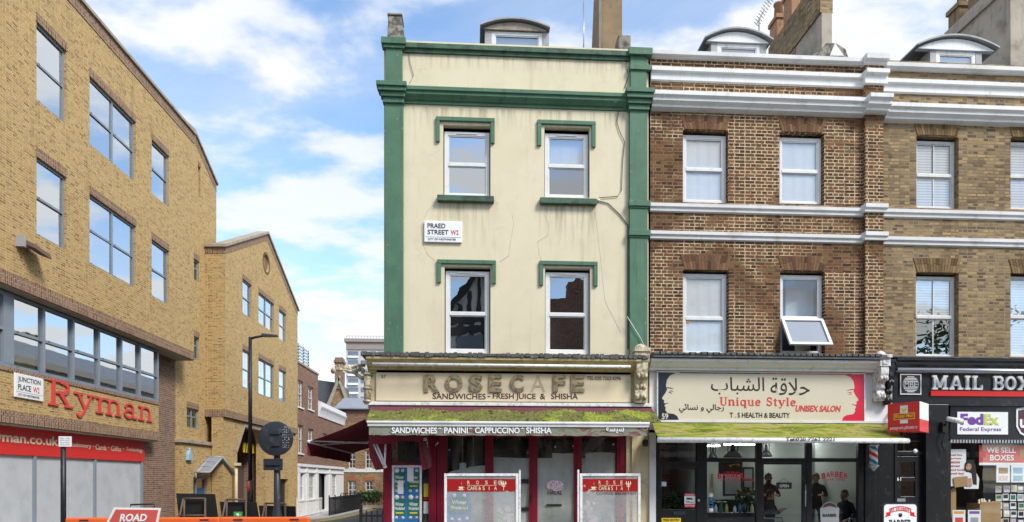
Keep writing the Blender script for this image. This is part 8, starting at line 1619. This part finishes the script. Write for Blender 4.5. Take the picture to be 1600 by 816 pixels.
# ================================================================ OTHER SIDE OF THE STREET, seen in the window glass
Yo = -8.0; PB = Pl(FW, 'back', Yo)
op = thing('timbered_house', 'black and white timbered pub across the street, mirrored in the windows', 'building', (0, Yo - 4, 0))
def opp(a0, a1, z0, z1, d0, d1, mat, name): m = MB(); m.pbox(PB, a0, a1, z0, z1, d0, d1); return m.build(name, mat, op)
hx = 4.2; cx0 = .6                          # a runs along -x for this plane
A = lambda x: -x
opp(A(3.4), A(-4.6), 0, 4.2, 0, 6, 'shop_black', 'ground_storey'); opp(A(3.4), A(-4.6), 4.2, 10.4, 0, 6, 'tudor_white', 'wall')
for gx in (-3.0, 0.9):
    m = MB(); m.ppoly(PB, [(A(gx + 2.1), 10.4), (A(gx - 2.1), 10.4), (A(gx), 13.2)], 0, 6); m.build('gable', 'tudor_white', op)
    m = MB()
    for s in (-1, 1): m.ppoly(PB, [(A(gx + s * 2.2), 10.2), (A(gx), 13.2), (A(gx), 13.6), (A(gx + s * 2.45), 10.2)], -.3, .1)
    for k in range(-3, 4): xx = gx + k * .55; m.pbox(PB, A(xx) - .11, A(xx) + .11, 10.4, 13.0 - abs(k) * .73, -.06, 0)
    m.pbox(PB, A(gx) - 1.9, A(gx) + 1.9, 10.25, 10.6, -.08, 0); m.build('gable_timber', 'tudor_black', op)
m = MB()
for k in range(12): xx = -4.4 + k * .7; m.pbox(PB, A(xx) - .14, A(xx) + .14, 4.2, 10.3, -.05, 0)
for zz in (4.2, 5.8, 7.3, 9.6): m.pbox(PB, A(3.4), A(-4.6), zz, zz + .45, -.06, 0)
m.build('wall_timber', 'tudor_black', op)
for k in range(4):
    xx = -3.6 + k * 2.0; m = MB(); m.pbox(PB, A(xx) - .7, A(xx) + .7, 7.8, 9.5, -.09, -.051); m.pbox(PB, A(xx) - .7, A(xx) + .7, 6.2, 7.2, -.09, -.051); w_ = m.build('window', 'tower_window', op)
m = MB(); m.ppoly(PB, [(A(3.4), 10.41), (A(-4.6), 10.41), (A(-4.6), 12.2), (A(3.4), 12.2)], 2.5, 6); m.build('roof', 'roof_tile_red', op)
ob_ = thing('opposite_terrace', 'plain brick terrace across the street beyond the timbered pub', 'building', (14, Yo - 4, 0))
m = MB(); m.pbox(PB, A(30), A(8.5), 0, 7.4, 0, 6); m.pbox(PB, A(8.48), A(3.45), 0, 12.0, -.3, 6); m.pbox(PB, A(6.9), A(5.9), 12.0, 13.4, 1, 2); m.build('wall', 'red_brown_brick', ob_); m = MB()
for k in range(10):
    for zz in (3.8, 5.8): xx = 9.6 + k * 2.1; m.pbox(PB, A(xx) - .45, A(xx) + .45, zz, zz + 1.3, -.03, -.001)
m.build('window_row', 'tower_window', ob_); m = MB(); m.pbox(PB, A(30), A(8.5), 7.402, 7.6, -.25, .3); m.pbox(PB, A(30), A(8.5), 2.9, 3.2, -.2, -.002); m.build('cornice', 'white_render', ob_)
oc_ = thing('opposite_terrace', 'buff brick terrace across the street on the near side of the timbered pub', 'building', (-12, Yo - 4, 0))
m = MB(); m.pbox(PB, A(-5.3), A(-30), 0, 7.2, 0, 6); m.build('wall', 'ochre_brick', oc_); m = MB(); m.pbox(PB, A(-5.3), A(-30), 7.202, 7.4, -.2, .3); m.build('cornice', 'white_render', oc_)
st_ = thing('street_tree', 'street tree across the road, mirrored in the sash windows', 'tree', (27, -5, 0)); m = MB(); m.tube([(27, -5, 0), (27.1, -5, 3), (26.9, -5.1, 6.5)], .2, 10, r1=.09)
for k in range(7): a = k * .9; m.tube([(27, -5, 4.2 + k * .3), (27 + 1.2 * math.cos(a), -5 + 1.2 * math.sin(a), 6 + k * .35), (27 + 2 * math.cos(a), -5 + 2 * math.sin(a), 7.5 + k * .3)], .06, 6, r1=.02)
m.build('trunk', 'old_wood', st_); m = MB(); random.seed(12)
for k in range(26): leaves(m, (27 + random.gauss(0, 1.3), -5 + random.gauss(0, 1.1), random.uniform(6.2, 10.3)), (.8, .8, .6), 60, .28)
m.build('crown', 'leaf', st_)
rb_ = thing('rear_building', 'dark slate blue house on the side street behind the cafe, mirrored in the ribbon window', 'building', (XL + 3, 34, -.6)); PWs = Pl(FW, 'west', XL + .1)
m = MB(); m.box(XL + .1, XL + 6, 27.3, 58, -.7, 7.0); m.build('wall', 'tower_window', rb_); m = MB()
for zz in (2.2, 4.6, 7.0): m.box(XL - .15, XL + .099, 27.3, 58, zz, zz + .3)
m.build('cornice', 'white_render', rb_); m = MB(); m.hexa([(XL + .3, 27.3, 7.31), (XL + 6, 27.3, 7.31), (XL + 6, 58, 7.31), (XL + .3, 58, 7.31), (XL + 2.2, 28, 8.6), (XL + 4, 28, 8.6), (XL + 4, 58, 8.6), (XL + 2.2, 58, 8.6)]); m.build('roof', 'grey_slate', rb_)
for k in range(9):
    for zz in (.4, 2.9, 5.1): m = MB(); m.box(XL + .06, XL + .098, 29 + k * 3.2, 30.2 + k * 3.2, zz, zz + 1.6); m.build('window', 'print_grey', rb_)
# a parked car on the near kerb, mirrored in the shop glass
def car(label, x, y, mat):
    t = thing('parked_car', label, 'car', (x, y, 0)); P = front(y - .85)
    body = [(-2.1, .32), (2.1, .32), (2.15, .62), (2.0, .82), (1.15, .95), (.5, 1.38), (-.9, 1.44), (-1.7, 1.0), (-2.12, .92), (-2.18, .6)]
    m = MB(); m.ppoly(P, [(x + a, z) for a, z in body], 0, 1.7); m.build('body', mat, t, bevel=.06)
    m = MB(); m.ppoly(P, [(x + a, z) for a, z in [(-1.5, 1.0), (1.0, .98), (.45, 1.32), (-.85, 1.37)]], -.01, 1.71); m.build('side_window', 'tower_window', t)
    for sx in (-1.3, 1.3):
        for sy in (-.86, .66):
            m = MB(); m.lathe((x + sx, y + sy, .32), [(.2, 0), (.31, .01), (.32, .1), (.31, .19), (.2, .2)], 20, axis='y'); w_ = m.build('wheel', 'rubber', t); m = MB(); m.lathe((x + sx, y + sy - .01, .32), [(.02, 0), (.19, .005), (.19, .215), (.02, .22)], 16, axis='y'); m.build('rim', 'steel', w_)
    for s in (-1, 1): m = MB(); m.box(x + 2.0, x + 2.16, y + s * .6 - .15, y + s * .6 + .15, .62, .76); m.build('headlight', 'white_frame', t)
car('dark blue parked car across the street, mirrored in the salon glass', 5.6, -1.9, 'car_blue'); car('grey parked car across the street, mirrored in the parcel shop glass', 11.5, -1.9, 'dark_grey_metal')
for o in list(SC.objects):
    if o.type == 'EMPTY' and not o.children: bpy.data.objects.remove(o)
